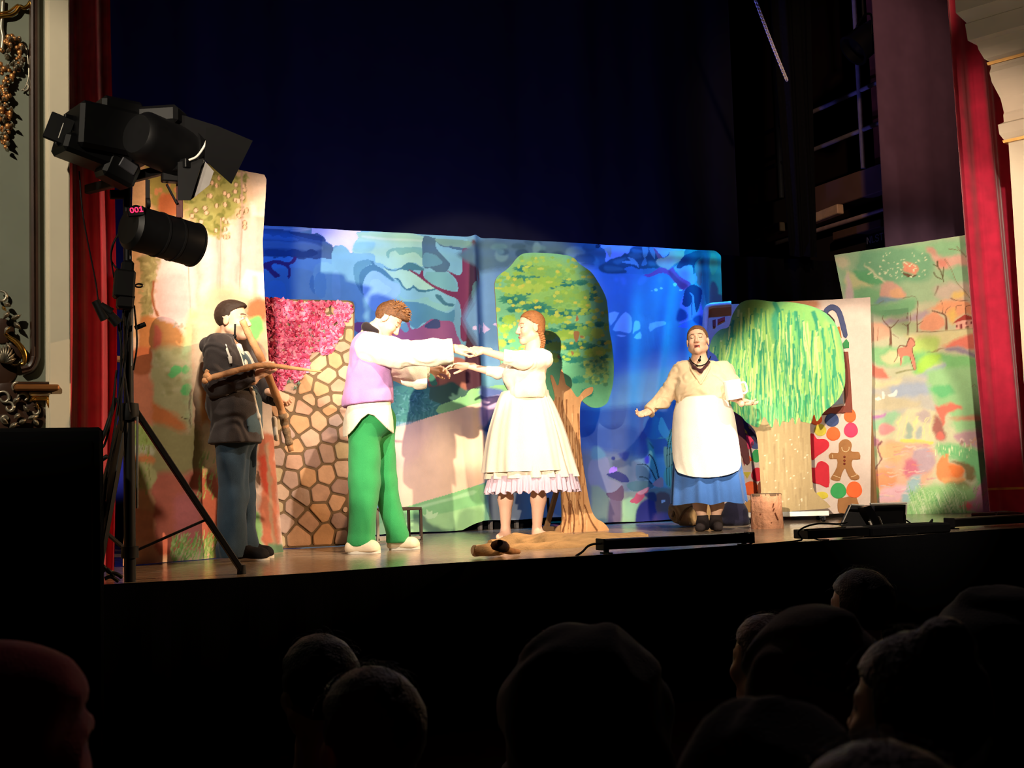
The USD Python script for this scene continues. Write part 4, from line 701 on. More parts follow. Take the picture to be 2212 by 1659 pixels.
# blossom: small raised petals over the top left of the wall
fl_poly = SW.poly([(566, 650), (640, 652), (750, 656), (757, 680), (744, 700), (736, 722), (722, 746), (716, 760), (700, 766), (682, 757), (668, 766), (664, 800), (650, 815), (636, 826), (622, 812), (610, 842), (590, 830), (576, 800), (566, 760)], 4)
hole = SW.poly([(702, 664), (718, 660), (722, 676), (712, 686), (700, 680)], 3)
def petals(n, seed, cols):
    r = np.random.default_rng(seed); V, F, C = [], [], []; x0, y0, x1, y1 = fl_poly.bounds; k = 0
    while k < n:
        p = np.array([r.uniform(x0, x1), r.uniform(y0, y1)]); q = Point(p)
        if not fl_poly.contains(q) or hole.contains(q): continue
        k += 1; c3 = SW.P(p, r.uniform(.006, .022)); R = r.uniform(.010, .024); a0 = r.uniform(0, 6.28); tilt = r.normal(0, .5, 2); nv = SW.n + SW.ex * tilt[0] + SW.ez * tilt[1]; x, y, z = frame(nv)
        m = 5; a = a0 + np.arange(m) * 6.283 / m; rr = R * r.uniform(.6, 1.2, m); ring = c3 + np.outer(np.cos(a) * rr, x) + np.outer(np.sin(a) * rr, y); b = len(V); V += [c3 + z * .003] + list(ring)
        F += [[b, b + 1 + j, b + 1 + (j + 1) % m] for j in range(m)]; col = lin(cols[r.integers(len(cols))]); C += [col] * (m + 1)
    return (np.array(V), np.array(F)), np.array(C)
pm, pc = petals(2600, 4, [(236, 120, 160), (224, 92, 140), (244, 150, 180), (206, 70, 110), (232, 108, 150), (190, 60, 96), (240, 140, 172)])
obj('blossom', pm, M_paint, sw, paint=pc, kind='stuff', label='pink climbing blossom over the top of the stone wall')
for k, (x, y) in enumerate(((693, 706), (686, 736), (667, 712), (637, 838), (644, 828), (622, 824), (672, 724), (700, 716))):
    uv = SW.uv(x, y); V = [SW.P(uv, .024)]; a = np.arange(8) * 6.283 / 8 + k; V += [SW.P(uv + np.array([math.cos(q), math.sin(q)]) * (.022 if j % 2 else .009), .018) for j, q in enumerate(a)]
    obj('leaf', (np.array(V), np.array([[0, 1 + j, 1 + (j + 1) % 8] for j in range(8)])), mat('grey_green_leaf', (104, 128, 110), .8), sw)
# ---------------------------------------------------------------- painted oak
TP = Plane((0, 9.35), (1, 0))
crown_out = [(1070, 640), (1069, 612), (1076, 596), (1092, 584), (1105, 572), (1118, 556), (1134, 547), (1170, 546), (1215, 550), (1238, 556), (1252, 570), (1275, 586), (1290, 606), (1308, 640), (1313, 668), (1316, 710), (1322, 745), (1326, 790), (1324, 830), (1316, 860), (1310, 872), (1296, 880), (1278, 880), (1262, 870), (1256, 866), (1230, 872), (1180, 880), (1120, 860), (1090, 830), (1080, 770), (1074, 700)]
trunk_out = [(1212, 796), (1218, 812), (1222, 830), (1232, 838), (1240, 850), (1248, 858), (1262, 842), (1280, 836), (1278, 850), (1262, 860), (1254, 872), (1252, 900), (1254, 960), (1262, 1020), (1274, 1090), (1286, 1118), (1302, 1128), (1313, 1140), (1312, 1147), (1280, 1148), (1240, 1151), (1202, 1153), (1199, 1146), (1206, 1136), (1214, 1126), (1212, 1060), (1208, 1000), (1204, 960), (1196, 920), (1182, 880), (1172, 852), (1176, 842), (1192, 866), (1198, 858), (1192, 830), (1188, 812), (1194, 812), (1204, 834), (1208, 820)]
def crown_paint(X, Y):
    c = Canvas(X, Y, (128, 204, 150)); rng = np.random.default_rng(2)
    c.wobble(10, 22, 1); c.fill([(1180, 800), (1310, 780), (1310, 880), (1180, 880)], (104, 178, 132), 12); c.fill([(1078, 700), (1120, 720), (1140, 800), (1090, 830)], (112, 190, 140), 8)
    c.fill([(1100, 590), (1130, 556), (1190, 552), (1240, 580), (1262, 620), (1240, 680), (1180, 690), (1100, 650)], (150, 208, 110), 12)
    c.wobble(0, 1)
    def clump(x, y, rx, ry, col, soft=.8, n=15, jag=.28):
        a = np.arange(n * 2) * np.pi / n; r = 1 + jag * np.where(np.arange(n * 2) % 2, 1, -.6) * rng.uniform(.3, 1, n * 2)
        c.put(c.mask(np.stack([x + rx * r * np.cos(a), y + ry * r * np.sin(a)], 1), soft), col)
    TEAL = (66, 150, 120)
    for x, y, rx, ry in ((1136, 580, 26, 7), (1122, 602, 22, 8), (1160, 596, 16, 6), (1220, 612, 24, 8), (1256, 610, 14, 6), (1110, 646, 30, 11), (1160, 664, 34, 12), (1215, 676, 36, 8), (1262, 672, 16, 8), (1280, 640, 10, 10), (1110, 668, 16, 6), (1240, 706, 34, 8), (1190, 716, 20, 7), (1228, 748, 26, 8), (1090, 738, 10, 6), (1255, 745, 20, 9), (1180, 738, 12, 5), (1295, 700, 12, 6), (1275, 750, 18, 7), (1240, 776, 24, 8), (1300, 770, 14, 6), (1085, 690, 8, 5), (1300, 740, 10, 5), (1210, 770, 16, 6), (1270, 790, 18, 6), (1268, 848, 14, 9), (1195, 620, 8, 3), (1138, 632, 8, 4), (1282, 622, 6, 5), (1205, 636, 6, 4), (1100, 800, 10, 10), (1250, 820, 14, 8)): clump(x, y, rx, ry, TEAL); clump(x + rng.uniform(-8, 8), y + 3, rx * .5, ry * .7, (48, 132, 116))
    LG = [(160, 206, 84), (146, 198, 92), (176, 214, 92), (134, 196, 104)]
    for x, y, rx, ry in ((1168, 586, 30, 12), (1200, 592, 22, 14), (1180, 610, 34, 12), (1116, 626, 34, 10), (1150, 622, 26, 12), (1232, 640, 34, 14), (1260, 640, 14, 12), (1200, 650, 24, 12), (1265, 660, 12, 8), (1100, 690, 14, 10), (1090, 710, 12, 10), (1200, 690, 26, 9), (1225, 722, 26, 10), (1262, 716, 20, 10), (1290, 720, 14, 12), (1200, 748, 20, 10), (1190, 770, 18, 9), (1280, 762, 18, 9), (1240, 764, 14, 7), (1120, 610, 12, 8), (1262, 590, 10, 5), (1185, 725, 16, 10), (1295, 760, 14, 10), (1084, 742, 10, 9)): clump(x, y, rx, ry, LG[int(rng.integers(4))])
    for k in range(260):
        x, y = rng.uniform(1074, 1318), rng.uniform(556, 780)
        clump(x, y, rng.uniform(3, 8), rng.uniform(2.5, 5), LG[k % 4] if k % 5 else (202, 220, 96), .5, 6)
    for k in range(26): clump(rng.uniform(1100, 1310), rng.uniform(560, 760), 4, 3, (214, 214, 90), .5, 6)
    for k in range(90): clump(rng.uniform(1265, 1312), rng.uniform(778, 830), rng.uniform(2, 7), rng.uniform(2, 5), [(120, 168, 104), (146, 190, 112), (84, 146, 106), (164, 196, 104)][k % 4], .5, 6)
    for q in ([(1246, 680), (1250, 690), (1244, 694)], [(1240, 716), (1252, 718), (1246, 740), (1240, 730)], [(1234, 758), (1240, 762), (1236, 768)], [(1206, 766), (1210, 774), (1204, 772)], [(1254, 724), (1262, 728), (1254, 730)]): c.fill(q, (176, 128, 84), .6, 3)
    c.noise(.06, 8, 8, 5); return c.C
def trunk_paint(X, Y):
    c = Canvas(X, Y, (214, 160, 108)); rng = np.random.default_rng(8)
    for k in range(75):
        x = rng.uniform(1196, 1262); y = rng.uniform(850, 1120); L = rng.uniform(30, 90); sl = (x - 1232) * .0022
        c.line([(x, y), (x + sl * L * .5 + rng.uniform(-2, 2), y + L * .5), (x + sl * L, y + L)], rng.uniform(1.6, 3.2), [(150, 96, 58), (128, 80, 48), (176, 120, 76)][k % 3], .4, .8)
    for k in range(30): x, y = rng.uniform(1200, 1270), rng.uniform(840, 1130); c.line([(x, y), (x + 1, y + 30)], 3, (232, 184, 132), 1, 1)
    for a, b, d in (((1216, 1090), (1222, 1120), (1214, 1150)), ((1232, 1080), (1240, 1120), (1238, 1150)), ((1248, 1080), (1258, 1120), (1258, 1149)), ((1262, 1090), (1276, 1125), (1290, 1147)), ((1222, 1060), (1232, 1100), (1228, 1130))): c.line([a, b, d], 2.6, (122, 76, 46), .4, 4)
    c.noise(.12, 5, 30, 2); return c.C
oak, cp = flat('painted_oak', 'cut-out painted oak tree with a leafy green crown standing behind the girl', 'scenery tree', TP, crown_out, .0065, crown_paint, smooth=4, thick=.012, face='crown')
tp = TP.poly(trunk_out, 3); uv, F = gridmesh(tp, .006); P = TP.P(uv); px, py = proj(P)
obj('trunk', (P + TP.n * .004, F), M_paint, oak, smooth=True, paint=trunk_paint(px, py)); obj('trunk_board', TP.prism(tp.buffer(-.001), -.016, .019), M_ply, oak)
b0 = float(TP.uv(1250, 1100)[0]); obj('brace', [bar(TP.P(np.array([b0, .9]), -.03), TP.P(np.array([b0 - .05, .02]), -.55), .04, .03), bar(TP.P(np.array([b0 - .05, .02]), -.02), TP.P(np.array([b0 - .05, .02]), -.58), .04, .04)], M_timber, oak)
# ---------------------------------------------------------------- willow on a castored base
WD = np.array([.8, -.6]); WP = Plane((6.78, 9.1), WD)
wil_out = [(1600, 654), (1628, 647), (1656, 650), (1676, 652), (1700, 652), (1740, 658), (1774, 670), (1798, 690), (1812, 716), (1822, 760), (1826, 815), (1822, 842), (1806, 868), (1780, 890), (1772, 902), (1764, 910), (1758, 894), (1752, 914), (1740, 912), (1730, 910), (1726, 900), (1718, 918), (1712, 900), (1704, 912), (1690, 910), (1684, 922), (1676, 902), (1668, 924), (1660, 914), (1650, 900), (1640, 922), (1628, 920), (1612, 912), (1602, 900), (1590, 892), (1576, 880), (1566, 846), (1560, 800), (1546, 768), (1532, 756), (1540, 728), (1556, 712), (1574, 706), (1582, 680)]
wil_trunk = [(1640, 880), (1656, 850), (1700, 830), (1716, 830), (1740, 860), (1752, 890), (1750, 920), (1752, 980), (1756, 1050), (1766, 1068), (1782, 1082), (1790, 1090), (1788, 1098), (1712, 1104), (1648, 1108), (1644, 1060), (1640, 1000), (1634, 940), (1622, 920), (1610, 905)]
def willow_paint(X, Y):
    c = Canvas(X, Y, (116, 186, 122)); rng = np.random.default_rng(6); c.wobble(6, 18, 2)
    for q, col in (([(1590, 660), (1660, 650), (1676, 700), (1668, 800), (1580, 820), (1578, 720)], (142, 200, 112)), ([(1690, 660), (1740, 660), (1790, 700), (1790, 830), (1730, 860), (1700, 760)], (136, 196, 112)), ([(1668, 690), (1690, 680), (1720, 800), (1712, 880), (1690, 870), (1676, 780)], (70, 168, 128)), ([(1780, 700), (1812, 730), (1822, 830), (1790, 880)], (158, 208, 116)), ([(1580, 820), (1700, 830), (1690, 920), (1600, 910)], (84, 178, 124)), ([(1536, 740), (1570, 712), (1580, 760), (1570, 830)], (110, 188, 128))): c.fill(q, col, 6)
    c.wobble(0, 1)
    for q in ([(1672, 652), (1684, 680), (1696, 730), (1706, 800), (1708, 860)], [(1578, 700), (1582, 740), (1590, 800)], [(1756, 672), (1778, 740), (1784, 800), (1780, 880)]): c.line(q, 9, (52, 148, 114), 2, 14)
    tops = [(1600, 664), (1618, 656), (1634, 654), (1648, 656), (1690, 662), (1712, 664), (1730, 668), (1768, 684), (1785, 694), (1560, 716), (1552, 722)]
    for k in range(760):
        tx, ty = tops[int(rng.integers(len(tops)))]; sp = rng.normal(0, 1); x0 = tx + sp * 6; L = rng.uniform(60, 160); y0 = rng.uniform(ty + 4, ty + 190); dx = sp * 10 + (x0 - 1690) * .10
        x0 += dx * (y0 - ty) / 160
        col = [(176, 222, 124), (154, 210, 112), (96, 182, 120), (66, 162, 118), (200, 232, 148), (130, 200, 116), (54, 150, 112)][int(rng.integers(7))]
        c.line([(x0, y0), (x0 + dx * .2 + rng.uniform(-3, 3), y0 + L * .35), (x0 + dx * .35 + rng.uniform(-3, 3), y0 + L * .7), (x0 + dx * .4, y0 + L)], rng.uniform(2.4, 5.4), col, .6, 1.2)
    for k in range(60):
        x0, y0 = rng.uniform(1600, 1780), rng.uniform(840, 880); c.line([(x0, y0), (x0 + rng.uniform(-3, 4), y0 + 25), (x0 + rng.uniform(-3, 3), y0 + 50)], 4, [(150, 222, 150), (84, 184, 120), (120, 206, 128), (62, 160, 112)][k % 4], .5, 1.6)
    c.noise(.06, 5, 20, 6); return c.C
def wtrunk_paint(X, Y):
    c = Canvas(X, Y, (186, 164, 122)); rng = np.random.default_rng(4)
    for k in range(70): x, y = rng.uniform(1640, 1752), rng.uniform(880, 1080); c.line([(x, y), (x + rng.uniform(-3, 3), y + rng.uniform(20, 60))], rng.uniform(2, 6), [(206, 186, 142), (168, 146, 108), (196, 176, 134)][k % 3], 1.4, 1, op=.7)
    for k in range(34): c.blob((rng.uniform(1645, 1770), rng.uniform(940, 1095)), 1.5, (244, 230, 200), .3)
    c.noise(.08, 8, 40, 4); return c.C
wil, _ = flat('painted_willow', 'cut-out painted willow with trailing green strands standing on a castored base', 'scenery tree', WP, wil_out, .0065, willow_paint, smooth=3, thick=.012, face='crown')
wt = WP.poly(wil_trunk, 3); uv, F = gridmesh(wt, .008); P = WP.P(uv); px, py = proj(P); obj('trunk', (P - WP.n * .006, F), M_paint, wil, smooth=True, paint=wtrunk_paint(px, py)); obj('trunk_board', WP.prism(wt.buffer(-.001), -.03, .022), M_ply, wil)
u0, u1 = float(WP.uv(1614, 1110)[0]), float(WP.uv(1790, 1100)[0]); v0 = float(WP.uv(1712, 1108)[1])
obj('base_rail', WP.prism(sbox(u0, v0 - .03, u1, v0 + .012), -.04, .06), mat('pale_metal_rail', (160, 158, 150), .4, .5, metal=.6), wil); obj('base_board', WP.prism(sbox(u0, v0 - .03, u1, v0 - .01), -.5, .46), M_ply, wil)
M_caster = mat('caster_chrome', (150, 150, 152), .25, .6, metal=.9)
for k, (x, off) in enumerate(((1622, .02), (1778, .02), (1640, -.42), (1770, -.42))):
    u = float(WP.uv(x, 1115)[0]); zt_ = v0 - .03; r = zt_ * .40; c0 = WP.P(np.array([u, r]), off)
    w = obj('caster', [lathe([(0, -.014), (r * .7, -.014), (r, -.009), (r, .009), (r * .7, .014), (0, .014)], c0, WP.ex * .5 + WP.n * .8)], M_rubber, wil, smooth=40)
    q = WP.ex * .5 + WP.n * .8; q = q / np.linalg.norm(q); obj('fork', [bar(c0 + q * s * .022, c0 + q * s * .022 + [0, 0, r * 1.25], .004, .03, up=q) for s in (-1, 1)] + [bx(c0 + [0, 0, r * 1.25], (.05, .05, .006)), cyl(c0 - q * .03, c0 + q * .03, .006, n=8)], M_caster, w)
# ---------------------------------------------------------------- sweet-covered flat
CP = Plane((6.78 + .6 * .62, 9.1 + .8 * .62), WD)
cn = [(1522, 668), (1532, 660), (1600, 656), (1700, 651), (1800, 647), (1830, 645), (1880, 642), (1884, 800), (1880, 1104), (1850, 1107), (1700, 1116), (1560, 1126), (1540, 1100), (1530, 900)]
def candy_paint(X, Y):
    c = Canvas(X, Y, (210, 192, 180)); c.wobble(8, 20, 3); c.fill([(1500, 640), (1580, 640), (1580, 740), (1500, 740)], (216, 178, 158), 8); c.fill([(1700, 640), (1760, 645), (1770, 665), (1740, 668), (1700, 660)], (186, 128, 96), 8)
    for k in range(14): c.blob((1580 + 20 * k % 300, 900 + 37 * k % 200), 16, (204, 196, 190), 8, op=.5)
    c.noise(.07, 10, 10, 2); return c.C
can, cpoly = flat('sweet_house_flat', 'white flat of a sweet house with hearts, sugar drops and gingerbread figures behind the willow', 'scenery flat', CP, cn, .02, candy_paint, thick=.02, face='plaster_face')
def relief(name, pts, rgb, d=.012, sm=3, parent=None, mname=None, label=None):
    g = CP.poly(pts, sm); m = [CP.prism(g, 0, d * .6), CP.prism(g.buffer(-.006), d * .6, d * .4)]
    return obj(name, m, mat(mname or 'sweet_%02x%02x%02x' % rgb, rgb, .75, .25, var=.08, scale=14, bump=.15, bscale=70), can if parent is None else parent, label=label)
def disc(x, y, rx, ry, rgb, label=None): a = np.arange(14) * 6.283 / 14; relief('sugar_drop', [(x + rx * math.cos(q) * (1 + .04 * math.sin(3 * q)), y + ry * math.sin(q)) for q in a], rgb, .016, label=label)
OR, BL, YE, PK, GR, RD = (240, 104, 52), (62, 78, 124), (206, 190, 66), (226, 62, 100), (56, 158, 86), (200, 40, 56)
for x, y, rx, ry, col in ((1797, 907, 15, 15, BL), (1836, 898, 13, 15, OR), (1763, 905, 13, 13, OR), (1772, 929, 13, 13, YE), (1800, 937, 15, 15, OR), (1838, 929, 15, 16, PK), (1811, 1060, 17, 17, GR), (1845, 1058, 17, 18, OR), (1608, 927, 14, 10, YE), (1613, 955, 17, 16, PK), (1636, 1025, 13, 15, RD), (1622, 1055, 17, 15, OR), (1775, 1070, 14, 8, YE), (1632, 960, 12, 10, BL), (1634, 985, 10, 14, GR)): disc(x, y, rx, ry, col)
relief('heart', [(1749, 938), (1758, 938), (1765, 948), (1780, 948), (1790, 955), (1790, 966), (1780, 976), (1766, 985), (1756, 994), (1750, 985), (1740, 960)], RD); relief('heart', [(1752, 1012), (1762, 1010), (1766, 1000), (1776, 996), (1788, 1003), (1791, 1014), (1790, 1052), (1770, 1046), (1754, 1040)], RD)
GB = (156, 108, 64)
gb = relief('gingerbread_man', [(1812, 970), (1812, 958), (1820, 950), (1830, 949), (1838, 955), (1840, 964), (1838, 974), (1846, 976), (1856, 977), (1858, 992), (1842, 993), (1840, 1006), (1848, 1022), (1856, 1028), (1854, 1036), (1838, 1036), (1829, 1020), (1825, 1012), (1818, 1024), (1814, 1038), (1802, 1038), (1794, 1034), (1800, 1024), (1808, 1008), (1808, 992), (1794, 992), (1790, 985), (1796, 978), (1810, 979)], GB, .016, 2)
def icing(pts, w, rgb=(226, 196, 150)):
    uv = CP.uv([p[0] for p in pts], [p[1] for p in pts]); P3 = CP.P(spline(uv, 5), .018); return sweep(P3, w, 6)
obj('icing', [icing([(1818, 966), (1820, 973), (1827, 976), (1833, 972), (1834, 965)], .004)], mat('sugar_icing', (226, 196, 150), .6), gb, smooth=True); obj('icing', [icing([(1800, 1027), (1806, 1029), (1816, 1033)], .004)], mat('sugar_icing', (0, 0, 0)), gb, smooth=True); obj('icing', [icing([(1838, 1030), (1846, 1028), (1852, 1024)], .004)], mat('sugar_icing', (0, 0, 0)), gb, smooth=True); obj('icing', [icing([(1798, 982), (1799, 990)], .004)], mat('sugar_icing', (0, 0, 0)), gb, smooth=True)
for y in (987, 995, 1002):
    p = CP.P(CP.uv(1824, y), .018); m = trimesh.creation.icosphere(1, .011); m.apply_translation(p); obj('button', m, mat('icing_red', (120, 44, 30), .6), gb, smooth=True)
relief('gingerbread_piece', [(1810, 1080), (1816, 1076), (1850, 1074), (1852, 1106), (1820, 1109), (1810, 1104)], GB, .016, 2); relief('gingerbread_piece', [(1604, 1100), (1608, 1088), (1622, 1078), (1638, 1078), (1646, 1090), (1646, 1104), (1610, 1106)], (196, 146, 84), .016, 2); relief('gingerbread_piece', [(1632, 1066), (1640, 1040), (1650, 1044), (1650, 1062)], (120, 66, 44), .014, 2)
relief('chip', [(1604, 994), (1612, 994), (1608, 1007)], (150, 60, 70), .01, 0); relief('chip', [(1619, 984), (1626, 994), (1618, 998)], OR, .01, 0); relief('chip', [(1606, 1020), (1622, 1020), (1614, 1034)], YE, .01, 0)
BRN = (122, 62, 50)
wf = relief('window_frame', [(1822, 760), (1832, 760), (1836, 800), (1842, 892), (1800, 894), (1770, 897), (1770, 886), (1800, 880), (1826, 876), (1824, 820)], BRN, .025, 0); relief('window_pane', [(1797, 876), (1822, 872), (1818, 840), (1800, 850)], (178, 196, 214), .008, 0); relief('window_bar', [(1790, 880), (1796, 880), (1796, 840), (1790, 840)], BRN, .02, 0)
relief('door_frame', [(1576, 884), (1600, 888), (1612, 940), (1620, 1000), (1608, 1000), (1600, 980), (1592, 1010), (1580, 960)], (108, 62, 58), .025, 2); relief('dark_arch', [(1580, 888), (1600, 890), (1620, 925), (1640, 950), (1634, 960), (1610, 930)], (44, 40, 66), .02, 2)
relief('sugar_cane', [(1779, 672), (1784, 664), (1794, 658), (1804, 659), (1814, 666), (1822, 684), (1831, 724), (1822, 728), (1812, 692), (1806, 676), (1798, 670), (1790, 674), (1786, 682)], (66, 74, 110), .02, 2); relief('dark_band', [(1752, 666), (1780, 672), (1802, 690), (1806, 716), (1796, 712), (1784, 690)], (60, 42, 40), .015, 2); relief('leaf', [(1820, 742), (1828, 732), (1834, 740), (1834, 752), (1822, 753)], (54, 132, 76), .012, 0)
relief('brown_scroll', [(1808, 708), (1814, 706), (1818, 730), (1814, 724), (1808, 714)], (170, 104, 50), .014, 2); relief('red_board', [(1539, 692), (1546, 690), (1546, 706), (1540, 707)], (150, 60, 50), .01, 0); relief('red_board', [(1550, 690), (1566, 684), (1566, 692), (1550, 700)], (186, 62, 56), .01, 0)
s3 = spline(CP.P(CP.uv([1523, 1523, 1526, 1534, 1548, 1580], [760, 720, 672, 662, 660, 657]), .02), 5); obj('white_pipe', sweep(s3, .028, 10), mat('white_wrapped_pipe', (232, 208, 196), .7), can, smooth=True)
obj('stand_foot', [bar(CP.P(np.array([q, .03]), -.02), CP.P(np.array([q, .03]), -.6), .06, .06) for q in (.0, .8)] + [bar(CP.P(np.array([q, .06]), -.03), CP.P(np.array([q, 1.2]), -.03), .05, .03) for q in (.0, .8)], M_timber, can)
# ---------------------------------------------------------------- right: watercolour meadow flat
RP = Plane((8.2, 9.8), (.615, -.79))
rf_out = [(1802, 551), (1900, 536), (2000, 521), (2084, 508), (2120, 505), (2180, 1104), (2154, 1106), (2100, 1108), (1960, 1112), (1856, 1117), (1852, 1050), (1846, 980), (1838, 840), (1824, 660)]
def rf_paint(X, Y):
    c = Canvas(X, Y, (206, 206, 170)); rng = np.random.default_rng(9); c.zoom(1780, 490, 5.028); W = c.wobble
    G1, G2, PE, LIL = (134, 190, 140), (166, 206, 160), (232, 186, 154), (186, 172, 176); W(7, 16, 1)
    c.fill([(100, 300), (1540, 90), (1600, 700), (1400, 780), (900, 850), (300, 980), (200, 700)], (168, 200, 156), 8, 2)
    c.fill([(420, 270), (900, 230), (1150, 260), (1150, 560), (900, 600), (560, 600), (380, 480)], (128, 184, 140), 8); c.fill([(300, 490), (500, 480), (640, 600), (560, 640), (440, 620)], (112, 184, 126), 5); c.fill([(120, 330), (230, 320), (280, 420), (230, 460), (150, 420)], (216, 208, 170), 6); c.fill([(1000, 200), (1500, 150), (1520, 230), (1300, 300), (1050, 280)], (150, 202, 150), 6)
    c.fill([(250, 480), (420, 590), (540, 640), (470, 650), (400, 670), (280, 720), (240, 600)], (214, 212, 156), 4); c.fill([(300, 690), (470, 650), (600, 700), (640, 780), (440, 870), (300, 850)], (140, 196, 140), 6); c.line([(440, 410), (560, 520), (680, 620)], 14, (216, 220, 176), 2, 26)
    c.fill([(1140, 250), (1200, 270), (1320, 330), (1540, 300), (1580, 400), (1460, 420), (1340, 450), (1220, 420)], (226, 180, 160), 6); c.fill([(1230, 360), (1340, 350), (1350, 430), (1270, 430)], (228, 150, 130), 6); c.fill([(1120, 220), (1190, 220), (1220, 300), (1140, 290)], (206, 160, 140), 5); c.fill([(1320, 480), (1420, 430), (1560, 440), (1590, 620), (1480, 640), (1380, 560)], (150, 196, 150), 6); c.fill([(1200, 700), (1280, 620), (1500, 600), (1600, 640), (1600, 780), (1360, 800), (1240, 780)], (206, 190, 170), 8); c.fill([(1400, 720), (1500, 700), (1540, 740), (1420, 780)], (236, 202, 120), 6)
    c.fill([(860, 410), (900, 390), (960, 392), (1010, 430), (1020, 500), (940, 500), (880, 480)], (232, 156, 126), 3); c.fill([(620, 640), (680, 600), (760, 600), (840, 660), (880, 740), (860, 780), (720, 790), (640, 780), (600, 740)], (226, 176, 156), 4); c.fill([(720, 700), (800, 660), (860, 730), (860, 780), (740, 780)], (240, 186, 142), 4); c.fill([(600, 760), (760, 790), (880, 770), (800, 810), (660, 830), (560, 830)], (136, 166, 176), 4)
    c.line([(450, 860), (560, 845), (640, 800)], 12, (120, 110, 76), 1.5, 4); c.line([(840, 780), (880, 760), (990, 770), (1020, 820)], 9, (128, 96, 72), 1.2, 5); c.fill([(840, 490), (920, 510), (1030, 515), (940, 540), (880, 560), (910, 540)], (112, 84, 60), 1)
    for k in range(60): c.blob(c.pts([(rng.uniform(480, 1120), rng.uniform(270, 560))])[0], rng.uniform(1.2, 3), (222, 234, 190), .5, ry=rng.uniform(1, 2)) if False else c.blob((rng.uniform(480, 1120), rng.uniform(270, 560)), rng.uniform(1.2, 3), (222, 234, 190), .5, ry=rng.uniform(1, 2))
    W(0, 1)
    for q, w in (([(1230, 370), (1235, 430), (1270, 490), (1300, 600)], 18), ([(1190, 490), (1220, 540), (1280, 570)], 12), ([(1300, 430), (1295, 500), (1290, 560)], 12), ([(1180, 405), (1230, 430)], 9)): c.line(q, w, (104, 96, 62), .6, 10)
    c.line([(1240, 640), (1230, 680), (1200, 750)], 16, (122, 84, 66), 2, 6); c.line([(1350, 240), (1440, 250), (1490, 270)], 10, (132, 120, 84), .6, 4); c.line([(1440, 210), (1490, 270), (1550, 330)], 8, (132, 112, 84), .6); c.line([(1310, 350), (1380, 460), (1440, 600), (1520, 690), (1590, 780)], 6, (146, 130, 96), .6, 8)
    W(6, 14, 2); c.fill([(290, 860), (500, 850), (760, 820), (980, 770), (1000, 860), (900, 950), (600, 990), (300, 960)], (136, 194, 140), 6); c.fill([(290, 950), (600, 970), (620, 1060), (300, 1110)], (196, 200, 170), 8); c.fill([(300, 1080), (640, 1040), (700, 1100), (700, 1200), (400, 1260), (300, 1230)], (232, 180, 150), 6); c.fill([(640, 1020), (900, 980), (1120, 910), (1100, 980), (900, 1040), (700, 1070)], (190, 168, 176), 5); c.fill([(740, 1060), (860, 1020), (1000, 1040), (1010, 1120), (900, 1180), (780, 1160)], (190, 204, 156), 6)
    c.fill([(1120, 920), (1260, 830), (1420, 790), (1600, 820), (1640, 960), (1500, 960), (1380, 1040), (1330, 940), (1180, 910)], (238, 168, 124), 6); c.fill([(1060, 1000), (1180, 930), (1290, 980), (1310, 1080), (1220, 1130), (1060, 1120), (1030, 1060)], (238, 166, 130), 4); c.fill([(1350, 940), (1420, 880), (1440, 1000), (1380, 1060)], (236, 196, 110), 6)
    W(0, 1)
    for q, w in (([(720, 1320), (725, 1200), (715, 1080)], 34), ([(715, 1100), (680, 1060), (640, 1010), (640, 960)], 14), ([(725, 1100), (770, 1060), (810, 1010)], 12), ([(910, 1180), (912, 1080), (900, 1060)], 18), ([(905, 1080), (870, 1060), (840, 1050)], 8), ([(912, 1070), (940, 1020), (930, 900)], 9), ([(900, 1000), (910, 930)], 8), ([(1015, 1140), (1010, 1000), (1020, 800)], 16), ([(1020, 1060), (1080, 1020)], 8), ([(1330, 1130), (1325, 1000), (1300, 950), (1170, 910)], 26), ([(1310, 960), (1330, 900), (1380, 860)], 8), ([(1290, 940), (1290, 860), (1270, 800)], 8), ([(1370, 770), (1440, 800), (1600, 800)], 10), ([(1600, 850), (1540, 870), (1540, 950)], 8), ([(1430, 910), (1440, 860), (1500, 850)], 7), ([(740, 1160), (810, 1210)], 8)): c.line(q, w, (132, 92, 70), .6, w * .45)
    for x in (330, 390, 460, 530, 580): c.line([(x, 1240), (x + 5, 1150), (x + 10, 1090)], 9, (168, 120, 100), 1, 5)
    c.fill([(1400, 1050), (1440, 1010), (1530, 950), (1620, 980), (1640, 1010), (1500, 1020)], (176, 72, 62), .6, 0); c.fill([(1430, 1040), (1500, 1018), (1640, 1010), (1640, 1100), (1430, 1115)], (238, 180, 160), .6, 0)
    for q in ([(1475, 1060), (1500, 1055), (1502, 1110), (1478, 1110)], [(1432, 1070), (1452, 1062), (1454, 1090), (1434, 1092)], [(1535, 1035), (1555, 1030), (1556, 1062), (1536, 1064)], [(1590, 1030), (1610, 1026), (1612, 1055), (1592, 1058)], [(1530, 1085), (1575, 1075), (1578, 1104), (1532, 1108)]): c.fill(q, (140, 66, 66), .5, 0)
    c.line([(1000, 1140), (1160, 1140), (1340, 1130), (1640, 1105)], 9, (128, 104, 72), 1)
